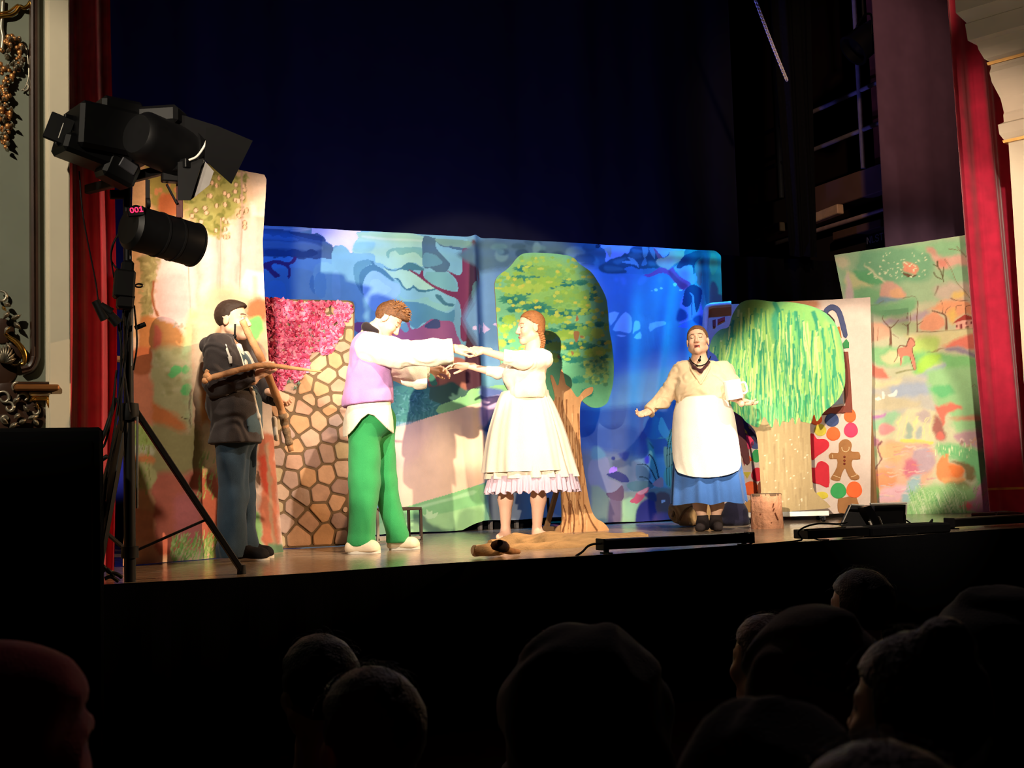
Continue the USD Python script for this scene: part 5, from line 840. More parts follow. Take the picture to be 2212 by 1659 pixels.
    W(6, 14, 3); c.fill([(480, 1330), (620, 1300), (800, 1320), (960, 1420), (960, 1480), (700, 1520), (520, 1460)], (150, 206, 144), 6); c.fill([(640, 1400), (800, 1350), (860, 1440), (700, 1500)], (226, 222, 170), 6); c.fill([(880, 1180), (1200, 1150), (1600, 1110), (1640, 1200), (1300, 1310), (1100, 1360), (1000, 1280)], (222, 214, 160), 6); c.fill([(1000, 1230), (1180, 1180), (1260, 1260), (1180, 1420), (1020, 1500), (960, 1420)], (190, 220, 120), 7); c.fill([(1290, 1300), (1500, 1200), (1660, 1170), (1660, 1320), (1440, 1310)], (232, 130, 110), 5); c.fill([(1330, 1310), (1500, 1310), (1680, 1400), (1660, 1450), (1500, 1370), (1340, 1350)], (150, 140, 156), 5)
    c.line([(1130, 1370), (1220, 1340), (1310, 1320)], 18, (150, 120, 80), 2, 8); c.fill([(1000, 1360), (1300, 1380), (1660, 1440), (1690, 1660), (1380, 1640), (1300, 1480), (1180, 1500), (1040, 1600), (960, 1560)], (134, 204, 130), 7); c.fill([(1060, 1420), (1220, 1370), (1280, 1440), (1060, 1580), (1000, 1560)], (172, 222, 92), 6); c.fill([(430, 1520), (500, 1480), (640, 1560), (720, 1640), (560, 1660), (440, 1620)], (232, 130, 110), 5); c.fill([(280, 1250), (420, 1280), (400, 1640), (320, 1660), (280, 1500)], (192, 180, 196), 6); c.fill([(1020, 1620), (1280, 1490), (1330, 1510), (1260, 1590), (1120, 1660)], (162, 178, 190), 4)
    # the little horse
    W(0, 1); HB, HD = (216, 142, 118), (128, 72, 56)
    c.fill([(800, 1350), (810, 1320), (880, 1300), (905, 1260), (930, 1205), (975, 1215), (990, 1280), (965, 1300), (960, 1350), (985, 1440), (1000, 1545), (975, 1550), (950, 1450), (930, 1410), (880, 1400), (850, 1420), (842, 1500), (825, 1500), (830, 1430), (815, 1400)], HB, .6, 3)
    for q, w in (([(930, 1205), (905, 1260), (900, 1295)], 14), ([(895, 1300), (830, 1290), (800, 1330), (800, 1400), (760, 1470)], 12), ([(930, 1410), (950, 1480), (975, 1550)], 9), ([(832, 1420), (840, 1500)], 9), ([(965, 1300), (960, 1350), (990, 1450), (1000, 1540)], 8), ([(935, 1200), (985, 1250), (985, 1290), (960, 1300)], 7)): c.line(q, w, HD, .5, w * .5)
    c.line([(780, 1590), (900, 1560), (1000, 1550)], 16, (132, 134, 80), 2, 8)
    # lower half
    c.zoom(1780, 800, 4.366); W(7, 16, 5)
    c.fill([(300, 20), (560, 100), (1000, 60), (1040, 300), (1000, 400), (400, 400), (300, 300)], (196, 194, 184), 8); c.fill([(640, 160), (840, 120), (1000, 130), (1020, 220), (800, 240), (640, 250)], (170, 182, 200), 6); c.fill([(380, 40), (560, 110), (740, 60), (700, 140), (420, 170)], (222, 212, 168), 6); c.fill([(330, 250), (600, 240), (900, 300), (860, 350), (540, 380), (350, 350)], (206, 196, 164), 6)
    c.fill([(1000, 0), (1480, 0), (1520, 400), (1480, 560), (1240, 570), (1200, 420), (1060, 310), (1000, 160)], (156, 206, 146), 8); c.fill([(1020, 140), (1180, 150), (1220, 220), (1100, 260), (1040, 220)], (112, 196, 130), 5)
    c.fill([(320, 400), (460, 440), (580, 400), (560, 460), (320, 500)], (196, 130, 190), 4); c.fill([(400, 480), (520, 470), (660, 380), (720, 420), (640, 520), (420, 560)], (160, 206, 164), 6); c.fill([(520, 520), (600, 500), (660, 540), (620, 600), (540, 590)], (218, 150, 150), 4)
    c.fill([(400, 640), (440, 610), (520, 640), (530, 700), (440, 730), (400, 700)], (186, 130, 146), 4); c.fill([(300, 540), (400, 540), (420, 780), (320, 780)], (196, 196, 140), 6); c.fill([(430, 750), (500, 730), (520, 800), (440, 830)], (166, 190, 140), 5)
    c.fill([(670, 660), (690, 540), (760, 400), (840, 350), (1000, 370), (1060, 420), (1060, 660), (900, 700)], (224, 216, 176), 5); c.fill([(860, 420), (940, 360), (1000, 400), (1000, 480), (940, 500)], (196, 180, 176), 5); c.fill([(780, 520), (820, 500), (830, 620), (780, 640)], (164, 184, 166), 4); c.fill([(870, 540), (920, 530), (930, 630), (870, 640)], (176, 186, 180), 4)
    for x in (700, 760, 840, 850, 940, 960, 1010): c.line([(x + 30, 430), (x, 540), (x - 5, 650)], 9, (236, 230, 160), 1, 5)
    c.fill([(730, 640), (860, 650), (1030, 670), (1010, 695), (880, 690), (740, 680)], (232, 220, 110), 2)
    c.fill([(1040, 320), (1090, 340), (1200, 300), (1310, 350), (1250, 380), (1160, 400), (1130, 520), (1090, 500), (1060, 400)], (226, 126, 106), 4); c.fill([(1040, 420), (1090, 480), (1140, 560), (1140, 640), (1080, 660), (1040, 560)], (170, 110, 100), 5); c.fill([(1070, 590), (1110, 580), (1120, 640), (1080, 650)], (232, 120, 106), 3); c.fill([(1180, 460), (1400, 420), (1500, 430), (1500, 480), (1300, 470)], (206, 150, 120), 5); c.fill([(1260, 590), (1400, 560), (1500, 580), (1540, 700), (1440, 740), (1300, 690), (1240, 640)], (194, 158, 164), 5)
    for k in range(16): c.blob((rng.uniform(1290, 1500), rng.uniform(630, 730)), rng.uniform(2.5, 5), [(206, 160, 140), (170, 134, 130), (220, 190, 180)][k % 3], 1)
    c.fill([(520, 700), (620, 660), (800, 690), (1000, 700), (1040, 900), (960, 1080), (800, 1250), (540, 1240), (440, 1100), (440, 1000), (530, 900)], (226, 178, 150), 8); c.fill([(540, 700), (760, 690), (720, 860), (560, 850)], (238, 184, 136), 6); c.fill([(440, 960), (600, 930), (700, 980), (660, 1090), (500, 1110), (440, 1050)], (238, 156, 112), 6); c.fill([(860, 740), (1000, 730), (1040, 900), (900, 1000), (840, 900)], (192, 166, 176), 6); c.fill([(780, 860), (860, 840), (900, 940), (820, 1020), (740, 960)], (206, 120, 140), 6); c.fill([(560, 1120), (760, 1080), (800, 1160), (640, 1240), (520, 1230)], (232, 186, 196), 6); c.fill([(820, 1020), (920, 1000), (900, 1140), (840, 1240), (740, 1240)], (160, 190, 196), 6)
    for k in range(46): x, y = rng.uniform(480, 980), rng.uniform(690, 1220); c.line([(x, y), (x + 40, y + 2), (x + 90, y - 2)], 8, [(240, 210, 176), (232, 150, 120), (214, 130, 150), (244, 214, 206), (190, 180, 190)][k % 5], 1.4, 3)
    c.line([(560, 660), (515, 700), (530, 800), (515, 900), (450, 950)], 20, (140, 90, 90), 1.6, 14); c.fill([(320, 800), (430, 790), (440, 860), (400, 940), (330, 950)], (238, 160, 120), 5)
    c.fill([(1080, 700), (1200, 690), (1460, 740), (1540, 800), (1560, 1000), (1440, 1100), (1400, 960), (1240, 840), (1080, 800)], (124, 196, 132), 6); c.fill([(1540, 740), (1580, 760), (1600, 1000), (1540, 1020)], (206, 170, 150), 5); c.fill([(1190, 850), (1340, 870), (1420, 940), (1410, 1020), (1340, 1040), (1330, 940)], (134, 120, 80), 4); c.fill([(1060, 920), (1110, 800), (1170, 810), (1200, 870), (1300, 900), (1330, 960), (1310, 1010), (1200, 1030), (1100, 1050), (1060, 1000)], (240, 150, 96), 3); c.fill([(1180, 900), (1300, 910), (1330, 970), (1220, 1000)], (240, 132, 70), 4); c.fill([(1120, 1020), (1320, 1010), (1310, 1070), (1160, 1080)], (236, 172, 112), 4); c.fill([(1150, 1090), (1360, 1060), (1370, 1140), (1180, 1190)], (150, 146, 96), 6)
    c.fill([(800, 1250), (900, 1100), (1100, 1080), (1400, 1100), (1600, 1060), (1620, 1380), (800, 1420)], (158, 208, 140), 8); c.fill([(330, 1020), (440, 1040), (520, 1140), (510, 1240), (340, 1260)], (170, 206, 122), 4); c.fill([(1300, 1280), (1420, 1200), (1480, 1060), (1600, 1020), (1640, 1380), (1420, 1330)], (196, 142, 162), 6); c.fill([(1290, 1280), (1360, 1240), (1400, 1280), (1340, 1320)], (232, 110, 120), 4)
    W(0, 1)
    for k in range(130):
        x, y = rng.uniform(820, 1360), rng.uniform(1190, 1400); c.line([(x, y), (x - 20, y - 60), (x - 50 + rng.uniform(-30, 30), y - rng.uniform(90, 160))], 10, [(196, 226, 170), (140, 196, 124), (176, 216, 150), (214, 234, 190), (120, 184, 116)][k % 5], .5, 2)
    for k in range(40): x, y = rng.uniform(1040, 1420), rng.uniform(720, 830); c.line([(x, y), (x - 10, y - 60)], 7, [(216, 232, 180), (150, 210, 140)][k % 2], .5, 2)
    for k in range(50): x, y = rng.uniform(1400, 1600), rng.uniform(1100, 1320); c.line([(x, y), (x + 14, y - 30)], 7, [(214, 150, 190), (180, 120, 150), (150, 180, 130)][k % 3], .6, 3)
    for q in ([(545, 210), (560, 200), (575, 230), (570, 265), (550, 270)], [(480, 265), (520, 250), (540, 275), (500, 285)], [(600, 230), (650, 215), (680, 180), (690, 200), (680, 240), (620, 250)]): c.fill(q, (244, 240, 228), .5, 3)
    c.line([(1470, 50), (1450, 80), (1465, 110)], 6, (140, 150, 110), .5); c.line([(1390, 160), (1420, 135), (1440, 160), (1475, 165)], 7, (150, 160, 120), .5)
    c.zoom(0, 0, 1.0); c.wobble(6, 20, 8); c.fill([(1826, 640), (1842, 640), (1862, 1110), (1840, 1110)], (222, 196, 190), 4, 2); c.wobble(0, 1)
    c.noise(.08, 14, 14, 7); return c.C
rfl, _ = flat('meadow_flat', 'watercolour meadow flat with a little horse and waterfall, tucked behind the right red curtain', 'scenery flat', RP, rf_out, .0085, rf_paint, thick=.02)
obj('stand_foot', [bar(RP.P(np.array([q, .02]), -.03), RP.P(np.array([q, .02]), -.6), .05, .04) for q in (.15, 1.1)], M_timber, rfl)
# ================================================================ figures: signed-distance bodies turned into one continuous surface
def RC(a, b, ra, rb, k=.02): return ('rc', np.asarray(a, float), np.asarray(b, float), ra, rb, k)
def EL(c, r, R=None, k=.02): return ('el', np.asarray(c, float), np.asarray(r, float), np.eye(3) if R is None else np.asarray(R, float), k)
def SUB(c, r, k=.01): return ('sub', np.asarray(c, float), np.asarray(r, float), np.eye(3), k)
def surface(prims, h, mod=None, pad=.03):
    lo, hi = np.full(3, 1e9), np.full(3, -1e9); bbs = []
    for p in prims:
        if p[0] == 'rc': a = np.minimum(p[1] - p[3], p[2] - p[4]); b = np.maximum(p[1] + p[3], p[2] + p[4])
        else: r = np.abs(p[3]) @ p[2]; a, b = p[1] - r, p[1] + r
        bbs.append((a, b))
        if p[0] != 'sub': lo, hi = np.minimum(lo, a), np.maximum(hi, b)
    lo, hi = lo - pad, hi + pad; n = np.ceil((hi - lo) / h).astype(int) + 1; D = np.full(n, 1.0, np.float32)
    ax = [lo[k] + h * np.arange(n[k]) for k in range(3)]
    for p, (a, b) in zip(prims, bbs):
        m = max(.03, 2 * p[-1]) + 2 * h; i0 = np.clip(np.floor((a - m - lo) / h).astype(int), 0, n); i1 = np.clip(np.ceil((b + m - lo) / h).astype(int) + 1, 0, n)
        if (i1 <= i0).any(): continue
        P = np.stack(np.meshgrid(*[ax[k][i0[k]:i1[k]] for k in range(3)], indexing='ij'), -1)
        if p[0] == 'rc':
            ab = p[2] - p[1]; t = np.clip(((P - p[1]) @ ab) / (ab @ ab + 1e-12), 0, 1); d = np.linalg.norm(P - p[1] - t[..., None] * ab, axis=-1) - (p[3] + (p[4] - p[3]) * t)
        else:
            q = (P - p[1]) @ p[3]; k0 = np.linalg.norm(q / p[2], axis=-1); k1 = np.linalg.norm(q / p[2] ** 2, axis=-1) + 1e-9; d = k0 * (k0 - 1) / k1
        S = D[i0[0]:i1[0], i0[1]:i1[1], i0[2]:i1[2]]; k = p[-1]
        if p[0] == 'sub': e = np.maximum(k - np.abs(S + d), 0) / k; S[...] = np.maximum(S, -d) + e * e * k * .25
        else: e = np.maximum(k - np.abs(S - d), 0) / k; S[...] = np.minimum(S, d) - e * e * k * .25
    if mod is not None:
        near = np.abs(D) < .09; idx = np.argwhere(near); P = lo + idx * h; D[near] = mod(P, D[near])
    return nets(D, lo, h)
def nets(D, lo, h):
    s = D < 0; n = np.array(D.shape); c = [s[i:n[0] - 1 + i, j:n[1] - 1 + j, k:n[2] - 1 + k] for i in (0, 1) for j in (0, 1) for k in (0, 1)]
    sm = sum(x.astype(np.int8) for x in c); act = np.argwhere((sm > 0) & (sm < 8)); ids = np.full(n - 1, -1, np.int64); ids[act[:, 0], act[:, 1], act[:, 2]] = np.arange(len(act))
    V = np.zeros((len(act), 3)); W = np.zeros(len(act)); cor = [(i, j, k) for i in (0, 1) for j in (0, 1) for k in (0, 1)]
    for a in cor:
        for ax in range(3):
            if a[ax]: continue
            b = list(a); b[ax] = 1; A, B = act + a, act + b; da, db = D[A[:, 0], A[:, 1], A[:, 2]], D[B[:, 0], B[:, 1], B[:, 2]]; m = (da < 0) != (db < 0)
            t = np.where(m, da / np.where(m, da - db, 1), 0); V += m[:, None] * (A + t[:, None] * (np.array(b) - a)); W += m
    V = lo + h * V / W[:, None]; F = []
    for ax in range(3):
        sl0, sl1 = [slice(None)] * 3, [slice(None)] * 3; sl0[ax] = slice(0, -1); sl1[ax] = slice(1, None); x = s[tuple(sl0)] != s[tuple(sl1)]; E = np.argwhere(x); u, v = (ax + 1) % 3, (ax + 2) % 3
        E = E[(E[:, u] > 0) & (E[:, v] > 0) & (E[:, u] < n[u] - 1) & (E[:, v] < n[v] - 1)]; flip = s[E[:, 0], E[:, 1], E[:, 2]]
        q = []
        for du, dv in ((-1, -1), (0, -1), (0, 0), (-1, 0)): G = E.copy(); G[:, u] += du; G[:, v] += dv; q.append(ids[G[:, 0], G[:, 1], G[:, 2]])
        q = np.stack(q, 1); q[~flip] = q[~flip][:, ::-1]; F.append(q)
    F = np.vstack(F); F = F[(F >= 0).all(1)]; return V, np.vstack([F[:, [0, 1, 2]], F[:, [0, 2, 3]]])
def rot(axis, deg): return trimesh.transformations.rotation_matrix(math.radians(deg), axis)[:3, :3]
def folds(amp, sc, seed=0, stretch=(1, 1, 1), a2=0.0, s2=30):
    st = np.asarray(stretch, float)
    def f(P, d):
        w = (meshkit.fbm(P * sc * st, 3, seed) - .5) * 2 * amp
        if a2: w = w + a2 * np.sin(meshkit.fbm(P * st * sc * .5, 2, seed + 5) * s2)
        return d + w
    return f
def cuts(*cs, base=None):
    """cs: (point, normal) pairs; everything beyond each plane is cut away. A third entry limits the cut to a ball of that radius."""
    def f(P, d):
        if base: d = base(P, d)
        for c in cs:
            n = np.asarray(c[1], float); n = n / np.linalg.norm(n); e = (P - c[0]) @ n; m = np.maximum(d, e); d = m if len(c) < 3 else np.where(np.linalg.norm(P - c[0], axis=-1) < c[2], m, d)
        return d
    return f
SKIN = (232, 186, 158); M_skin = paintmat('skin', .5, .35, .05, 300, var=.03)
def head_mesh(brow=(110, 80, 56), lip=(196, 110, 104), skin=SKIN, h=.0042, eyes='open', jaw=1.0, beard=None, iris=(84, 62, 44), mouth=False):
    pr = [EL((0, -.012, .032), (.076, .096, .088)), EL((0, .026, -.03), (.062 * jaw, .064, .086)), EL((0, .07, -.098), (.022, .02, .02)), RC((0, -.02, -.06), (0, -.035, -.17), .054, .058, .03)]
    for s in (-1, 1):
        pr += [RC((s * .050 * jaw, .0, -.06), (0, .066, -.098), .024, .02), EL((s * .038, .062, -.03), (.024, .024, .024)), RC((s * .012, .086, .026), (s * .042, .070, .024), .009, .007, .012), EL((s * .0805, -.012, -.006), (.008, .020, .032), rot((1, 0, 0), -12), .006), RC((s * .079, -.006, -.02), (s * .086, -.03, .014), .004, .005, .004), EL((s * .012, .098, -.036), (.010, .011, .008), None, .006)]
    pr += [RC((0, .084, .02), (0, .110, -.030), .008, .012, .012), SUB((-.031, .102, .008), (.018, .017, .011), .014), SUB((.031, .102, .008), (.018, .017, .011), .014), EL((-.030, .074, .006), (.0135, .013, .0115), None, .003), EL((.030, .074, .006), (.0135, .013, .0115), None, .003), EL((0, .091, -.064), (.021, .012, .006), None, .006), EL((0, .089, -.073), (.017, .012, .007), None, .006)]
    V, F = surface(pr, h); C = np.tile(lin(skin), (len(V), 1)); x, y, z = V.T; ax = np.abs(x)
    def tint(m, c, a=1.0): C[m] += (lin(c) - C[m]) * a
    ft = y > .045
    tint(ft & (ax < .06) & (z < -.012) & (z > -.05), (226, 140, 120), .22); tint(ft & (ax < .022) & (z < -.058) & (z > -.080) & (y > .080), lip); tint(ft & (ax < .018) & (np.abs(z + .0685) < .0022) & (y > .078), (110, 50, 48))
    tint(ft & (ax > .012) & (ax < .05) & (np.abs(z - (.028 + .006 * np.sin((ax - .012) / .038 * 3))) < .0045), brow, .9)
    if eyes == 'open':
        e = ((ax - .030) / .0145) ** 2 + ((z - .006) / .0065) ** 2; tint(ft & (e < 1) & (y > .07), (236, 228, 220)); tint(ft & (((ax - .030) ** 2 + (z - .006) ** 2) < .0056 ** 2) & (y > .07), iris); tint(ft & (np.abs(e - 1.25) < .3) & (z > .006) & (y > .06), (70, 48, 40), .8)
    else: tint(ft & (ax > .016) & (ax < .046) & (np.abs(z - .001 + .004 * ((ax - .031) / .015) ** 2 * -1) < .0028) & (y > .06), (90, 58, 46), .9)
    if mouth: tint(ft & (((ax / .013) ** 2 + ((z + .070) / .0065) ** 2) < 1) & (y > .07), (84, 36, 36))
    if beard: tint(ft & (z < -.045) & (ax < .066) & ~((ax < .022) & (z > -.080)), beard, .35)
    return V, F, C
def place(V, o, R): return np.asarray(V) @ np.asarray(R).T + np.asarray(o)
def basis(fwd, up=(0, 0, 1)):
    """Columns: right, forward, up."""
    f = np.asarray(fwd, float); f /= np.linalg.norm(f); u = np.asarray(up, float); u = u - f * (u @ f); u /= np.linalg.norm(u); return np.stack([np.cross(f, u), f, u], 1)
def hair_mesh(fn, h=.005, extra=(), r=(.083, .103, .096), amp=.004, sc=60, seed=0, o=(0, -.016, .036)):
    """A cap of hair on the head, kept where fn(x, y, z) < 0."""
    f0 = folds(amp, sc, seed)
    def mod(P, d): d = f0(P, d); return np.maximum(d, fn(P[..., 0], P[..., 1], P[..., 2]) + .003 * np.sin(P[..., 0] * 400 + P[..., 2] * 150))
    return surface([EL(o, r)] + list(extra), h, mod)
def hand_mesh(curl=(20, 25, 28, 32), thumb=(25, 20), mirror=False, h=.0032, spread=6.0):
    pr = []; xs = [.026, .009, -.009, -.026]; yk = [.088, .092, .087, .078]; L = [(.040, .025, .019), (.044, .028, .020), (.041, .026, .019), (.031, .020, .017)]; rr = [.0092, .0094, .0090, .0080]
    for i in range(4):
        k = np.array([xs[i], yk[i], 0.0]); pr += [RC((xs[i] * .75, .012, -.002), k, .0155, .0115, .012)]; a = math.radians(curl[i]) * .6; sp = math.radians((1.5 - i) * spread); p = k
        for j, l in enumerate(L[i]):
            d = np.array([math.sin(sp) * math.cos(a), math.cos(sp) * math.cos(a), -math.sin(a)]); q = p + d * l; pr.append(RC(p, q, rr[i] * (1 - .06 * j), rr[i] * (.95 - .08 * j), .004)); p = q; a += math.radians(curl[i]) * (1.0 if j == 0 else .8)
    a, b = math.radians(thumb[0]), math.radians(thumb[1]); p0 = np.array([.026, .022, -.006]); d = np.array([math.cos(a) * .75, math.sin(a) + .3, -math.sin(b) * .9]); d /= np.linalg.norm(d); p1 = p0 + d * .042; e = d + np.array([-.25, .45, -math.sin(b) * .6]); e /= np.linalg.norm(e); p2 = p1 + e * .030; p3 = p2 + e * .022
    pr += [RC(p0, p1, .0155, .0115, .010), RC(p1, p2, .0108, .0098, .004), RC(p2, p3, .0098, .0085, .004), RC((0, -.05, 0), (0, .015, 0), .025, .024, .02), EL((.012, .045, -.010), (.016, .03, .010))]
    V, F = surface(pr, h)
    if mirror: V = V * [-1, 1, 1]; F = F[:, ::-1]
    return V, F
def hand_at(wrist, fdir, pnorm, **k):
    """Palm faces pnorm; fingers point along fdir."""
    V, F = hand_mesh(**k); f = np.asarray(fdir, float); f /= np.linalg.norm(f); z = -np.asarray(pnorm, float); z = z - f * (z @ f); z /= np.linalg.norm(z); R = np.stack([np.cross(f, z), f, z], 1); return place(V, wrist, R), F
class Fig:
    """Joints are given as photo pixel + depth offset from the vertical plane through the figure's feet, which faces the camera."""
    def __init__(s, foot_px, label, group=None, name='person', g=None):
        s.A = ground(*foot_px) if g is None else np.asarray(g, float); w = np.array([s.A[0], s.A[1], 0.0]); s.w = w / np.linalg.norm(w); s.v = np.array([s.w[1], -s.w[0], 0]); s.z = np.array([0, 0, 1.0])
        s.t = thing(name, label, 'person', group); s.skin = []
    def J(s, x, y, dt=0.0): return onplane(float(x), float(y), s.A + s.w * dt, s.w)
    def D(s, a, b, c=0.0): q = s.v * a + s.z * b + s.w * c; return q / np.linalg.norm(q)
    def add_skin(s, V, F, C=None, rgb=SKIN): s.skin.append((V, F, np.tile(lin(rgb), (len(V), 1)) if C is None else C))
    def done(s):
        V, F, C, n = [], [], [], 0
        for v, f, c in s.skin: V.append(v); F.append(f + n); C.append(c); n += len(v)
        obj('body', (np.vstack(V), np.vstack(F)), M_skin, s.t, smooth=True, paint=np.vstack(C))
    def cloth(s, name, prims, m, h=.008, mod=None, label=None, parent=None):
        V, F = surface(prims, h, mod); return obj(name, (V, F), m, parent or s.t, smooth=True, label=label)
def skirt(rings, n=160, pleats=14, amp=.02, a0=0.0, a1=2 * np.pi, sub=5, off=0.0, seed=0, th=.006, jag=0.0, ex=None, ey=None, amod=None, rise=0.0):
    """rings: (centre, half width along v, half depth along w); lofted with pleats that deepen downwards."""
    r = np.random.default_rng(seed); closed = abs(a1 - a0 - 2 * np.pi) < 1e-6; a = np.linspace(a0, a1, n, endpoint=not closed); C = spline([q[0] for q in rings], sub); A = spline([[q[1], q[2], 0] for q in rings], sub); m = len(C); w = np.linspace(0, 1, m)
    ph = pleats * a + .8 * np.sin(3 * a + seed) + .5 * np.sin(5 * a + 2 * seed); V = []
    for k in range(m):
        mid = (a0 + a1) / 2; av = mid + (a - mid) * (np.interp(w[k], *amod) if amod else 1.0); d = amp * w[k] ** .8 * (np.sin(ph + .3 * math.sin(3 * w[k])) + .4 * np.sin(2.1 * ph + 1)) + off
        x, y = np.cos(av), np.sin(av); p = C[k] + ((A[k, 0] + d) * x)[:, None] * ex + ((A[k, 1] + d) * y)[:, None] * ey
        if jag and k == m - 1: p = p + np.outer(jag * np.sin(ph * .7), [0, 0, 1])
        if rise: p = p + np.outer(rise * w[k] ** 3 * (2 * (a - mid) / (a1 - a0)) ** 2, [0, 0, 1])
        V.append(p)
    V = np.array(V); I = np.arange(m * n).reshape(m, n); F = []
    J = np.concatenate([I, I[:, :1]], 1) if closed else I
    q = np.stack([J[:-1, :-1], J[1:, :-1], J[1:, 1:], J[:-1, 1:]], -1).reshape(-1, 4); P = V.reshape(-1, 3); ctr = np.repeat(C, n, 0); nrm = P - ctr; nrm[:, 2] = 0; nrm /= np.linalg.norm(nrm, axis=1, keepdims=True) + 1e-9
    Q = P - nrm * th; N = len(P); q2 = q[:, ::-1] + N; rim = []
    for row in (J[0], J[-1][::-1]): rim.append(np.stack([row[:-1], row[1:], row[1:] + N, row[:-1] + N], 1))
    if not closed:
        for colm in (I[:, 0][::-1], I[:, -1]): rim.append(np.stack([colm[:-1], colm[1:], colm[1:] + N, colm[:-1] + N], 1))
    Qd = np.vstack([q, q2] + rim); m_ = tm(np.vstack([P, Q]), np.vstack([Qd[:, [0, 1, 2]], Qd[:, [0, 2, 3]]])); trimesh.repair.fix_normals(m_) if closed else None; return m_
def clothmat(name, rgb, var=.06, bump=.25, sheen=.15, scale=8): return mat(name, rgb, .85, .15, var=var, scale=scale, bump=bump, bscale=260, sheen=sheen)
# ================================================================ the four players
UPZ = np.array([0, 0, 1.0])
# ---------------------------------------------------------------- man in the black hoodie
f = Fig((528, 1210), 'person in a black zip hoodie and dark jeans holding two crossed sticks'); J, D = f.J, f.D
V, F, C = head_mesh(brow=(58, 44, 36), jaw=1.12, beard=(150, 110, 90)); hd = D(.93, -.02, -.36); R = basis(hd, D(-.04, 1, 0)); hc = J(503, 692, 0)
f.add_skin(place(V * 1.06, hc, R), F, C)
nb = J(494, 738, 0)
sn, sf = J(474, 752, -.19), J(512, 748, .19); en, wn = J(468, 832, -.25), J(554, 812, -.34); ef, wf = J(560, 838, .20), J(598, 862, .05)
chest, belly, pel = J(496, 800, 0), J(505, 872, 0), J(508, 940, 0)
hn, hf = J(500, 950, -.10), J(520, 948, .10); kn, kf = J(504, 1072, -.11), J(522, 1068, .10); an, af = J(500, 1186, -.11), J(528, 1182, .11)
limb = [RC(nb, chest, .06, .1, .05), RC(sn, en, .058, .05), RC(en, wn, .048, .03), RC(sf, ef, .058, .05), RC(ef, wf, .046, .03), RC(chest - f.w * .1, chest + f.w * .1, .12, .12, .06), RC(belly - f.w * .09, belly + f.w * .09, .15, .15, .08), RC(pel - f.w * .08, pel + f.w * .08, .12, .12, .06), RC(hn, kn, .085, .06, .03), RC(kn, an, .058, .042), RC(hf, kf, .085, .06, .03), RC(kf, af, .058, .042)]
f.add_skin(*surface(limb, .010))
# near hand closes round the crossing of the sticks, far hand round the staff
f.add_skin(*hand_at(J(558, 810, -.35), D(.62, .78, .05), D(.45, -.2, .87), curl=(72, 76, 80, 84), thumb=(50, 40)))
f.add_skin(*hand_at(J(594, 852, .00), D(.9, -.35, .25), D(.2, -.55, .8), curl=(60, 64, 66, 70), thumb=(50, 30), mirror=True))
f.done()
HOOD = clothmat('hoodie_black', (62, 56, 56), .08, .35)
base = folds(.010, 9, 3, (1, 1, .7), .004, 40); Y0 = SZ
hem = J(508, 952, 0)
def pixcut(xs, ys, base, scale=330.0, right=True):
    """An edge of a garment given as a curve x(y) as the photo shows it."""
    def g(P, d):
        x, y = proj(P); e = (x - np.interp(y, ys, xs)) / scale; return np.maximum(base(P, d), e if right else -e)
    return g
LAPX, LAPY = [506, 513, 521, 528, 546, 558, 567], [735, 752, 772, 800, 850, 900, 955]
f.cloth('hoodie', [RC(chest - f.w * .13, chest + f.w * .13, .145, .145, .06), RC(belly - f.w * .12, belly + f.w * .12, .178, .178, .09), RC(hem - f.w * .10, hem + f.w * .10, .168, .168, .08), RC(J(486, 752, -.12), J(500, 752, .12), .098, .098, .05), RC(J(455, 760, -.13), J(462, 756, .12), .055, .055, .04), RC(J(478, 760, -.17), J(478, 770, -.17), .09, .09, .04)], HOOD, .008, pixcut(LAPX, LAPY, cuts((hem - UPZ * .02, (0, 0, -1)), base=base)))
f.cloth('sleeve', [RC(sn, en, .098, .082, .04), RC(en, wn, .082, .052, .03)], HOOD, .008, cuts((wn, wn - en, .12), base=folds(.012, 12, 7, (1, 1, 1), .006, 40)))
f.cloth('sleeve', [RC(sf, ef, .09, .074, .04), RC(ef, wf, .072, .05, .03)], HOOD, .009, cuts((wf, wf - ef, .10), base=base))
f.cloth('hood', [RC(J(447, 748, -.10), J(452, 744, .10), .050, .050, .03), RC(J(470, 738, -.13), J(452, 744, -.1), .040, .046, .03), RC(J(500, 742, .13), J(460, 742, .1), .040, .046, .03), RC(J(470, 738, -.13), J(512, 760, -.10), .034, .02, .03)], HOOD, .007, folds(.006, 18, 2))
f.cloth('shirt', [RC(chest - f.w * .12 + f.v * .012, chest + f.w * .12, .135, .135, .06), RC(belly - f.w * .11 + f.v * .012, belly + f.w * .11, .170, .170, .08), RC(J(514, 920, -.10), J(514, 920, .10), .158, .158, .06)], clothmat('slate_blue_shirt', (74, 96, 108)), .009, pixcut([500, 540], [735, 955], cuts((J(530, 944, 0), (0, 0, -1)), base=folds(.005, 14, 5)), right=False))
f.cloth('white_tee_collar', [RC(J(516, 748, -.15), J(528, 785, -.20), .020, .018, .02), RC(J(528, 785, -.20), J(532, 806, -.20), .018, .016, .02), RC(J(532, 765, -.09), J(552, 800, -.10), .022, .018, .02)], clothmat('white_cotton', (232, 226, 214)), .006)
f.cloth('lapel_trim', [RC(J(513, 752, -.20), J(528, 800, -.235), .012, .012), RC(J(528, 800, -.235), J(546, 850, -.24), .012, .012), RC(J(546, 850, -.24), J(558, 900, -.19), .012, .012), RC(J(558, 900, -.19), J(566, 946, -.11), .012, .013)], clothmat('white_cotton', (0, 0, 0)), .005)
f.cloth('lapel_trim', [RC(J(592, 905, .06), J(597, 948, .06), .018, .016)], clothmat('white_cotton', (0, 0, 0)), .006)
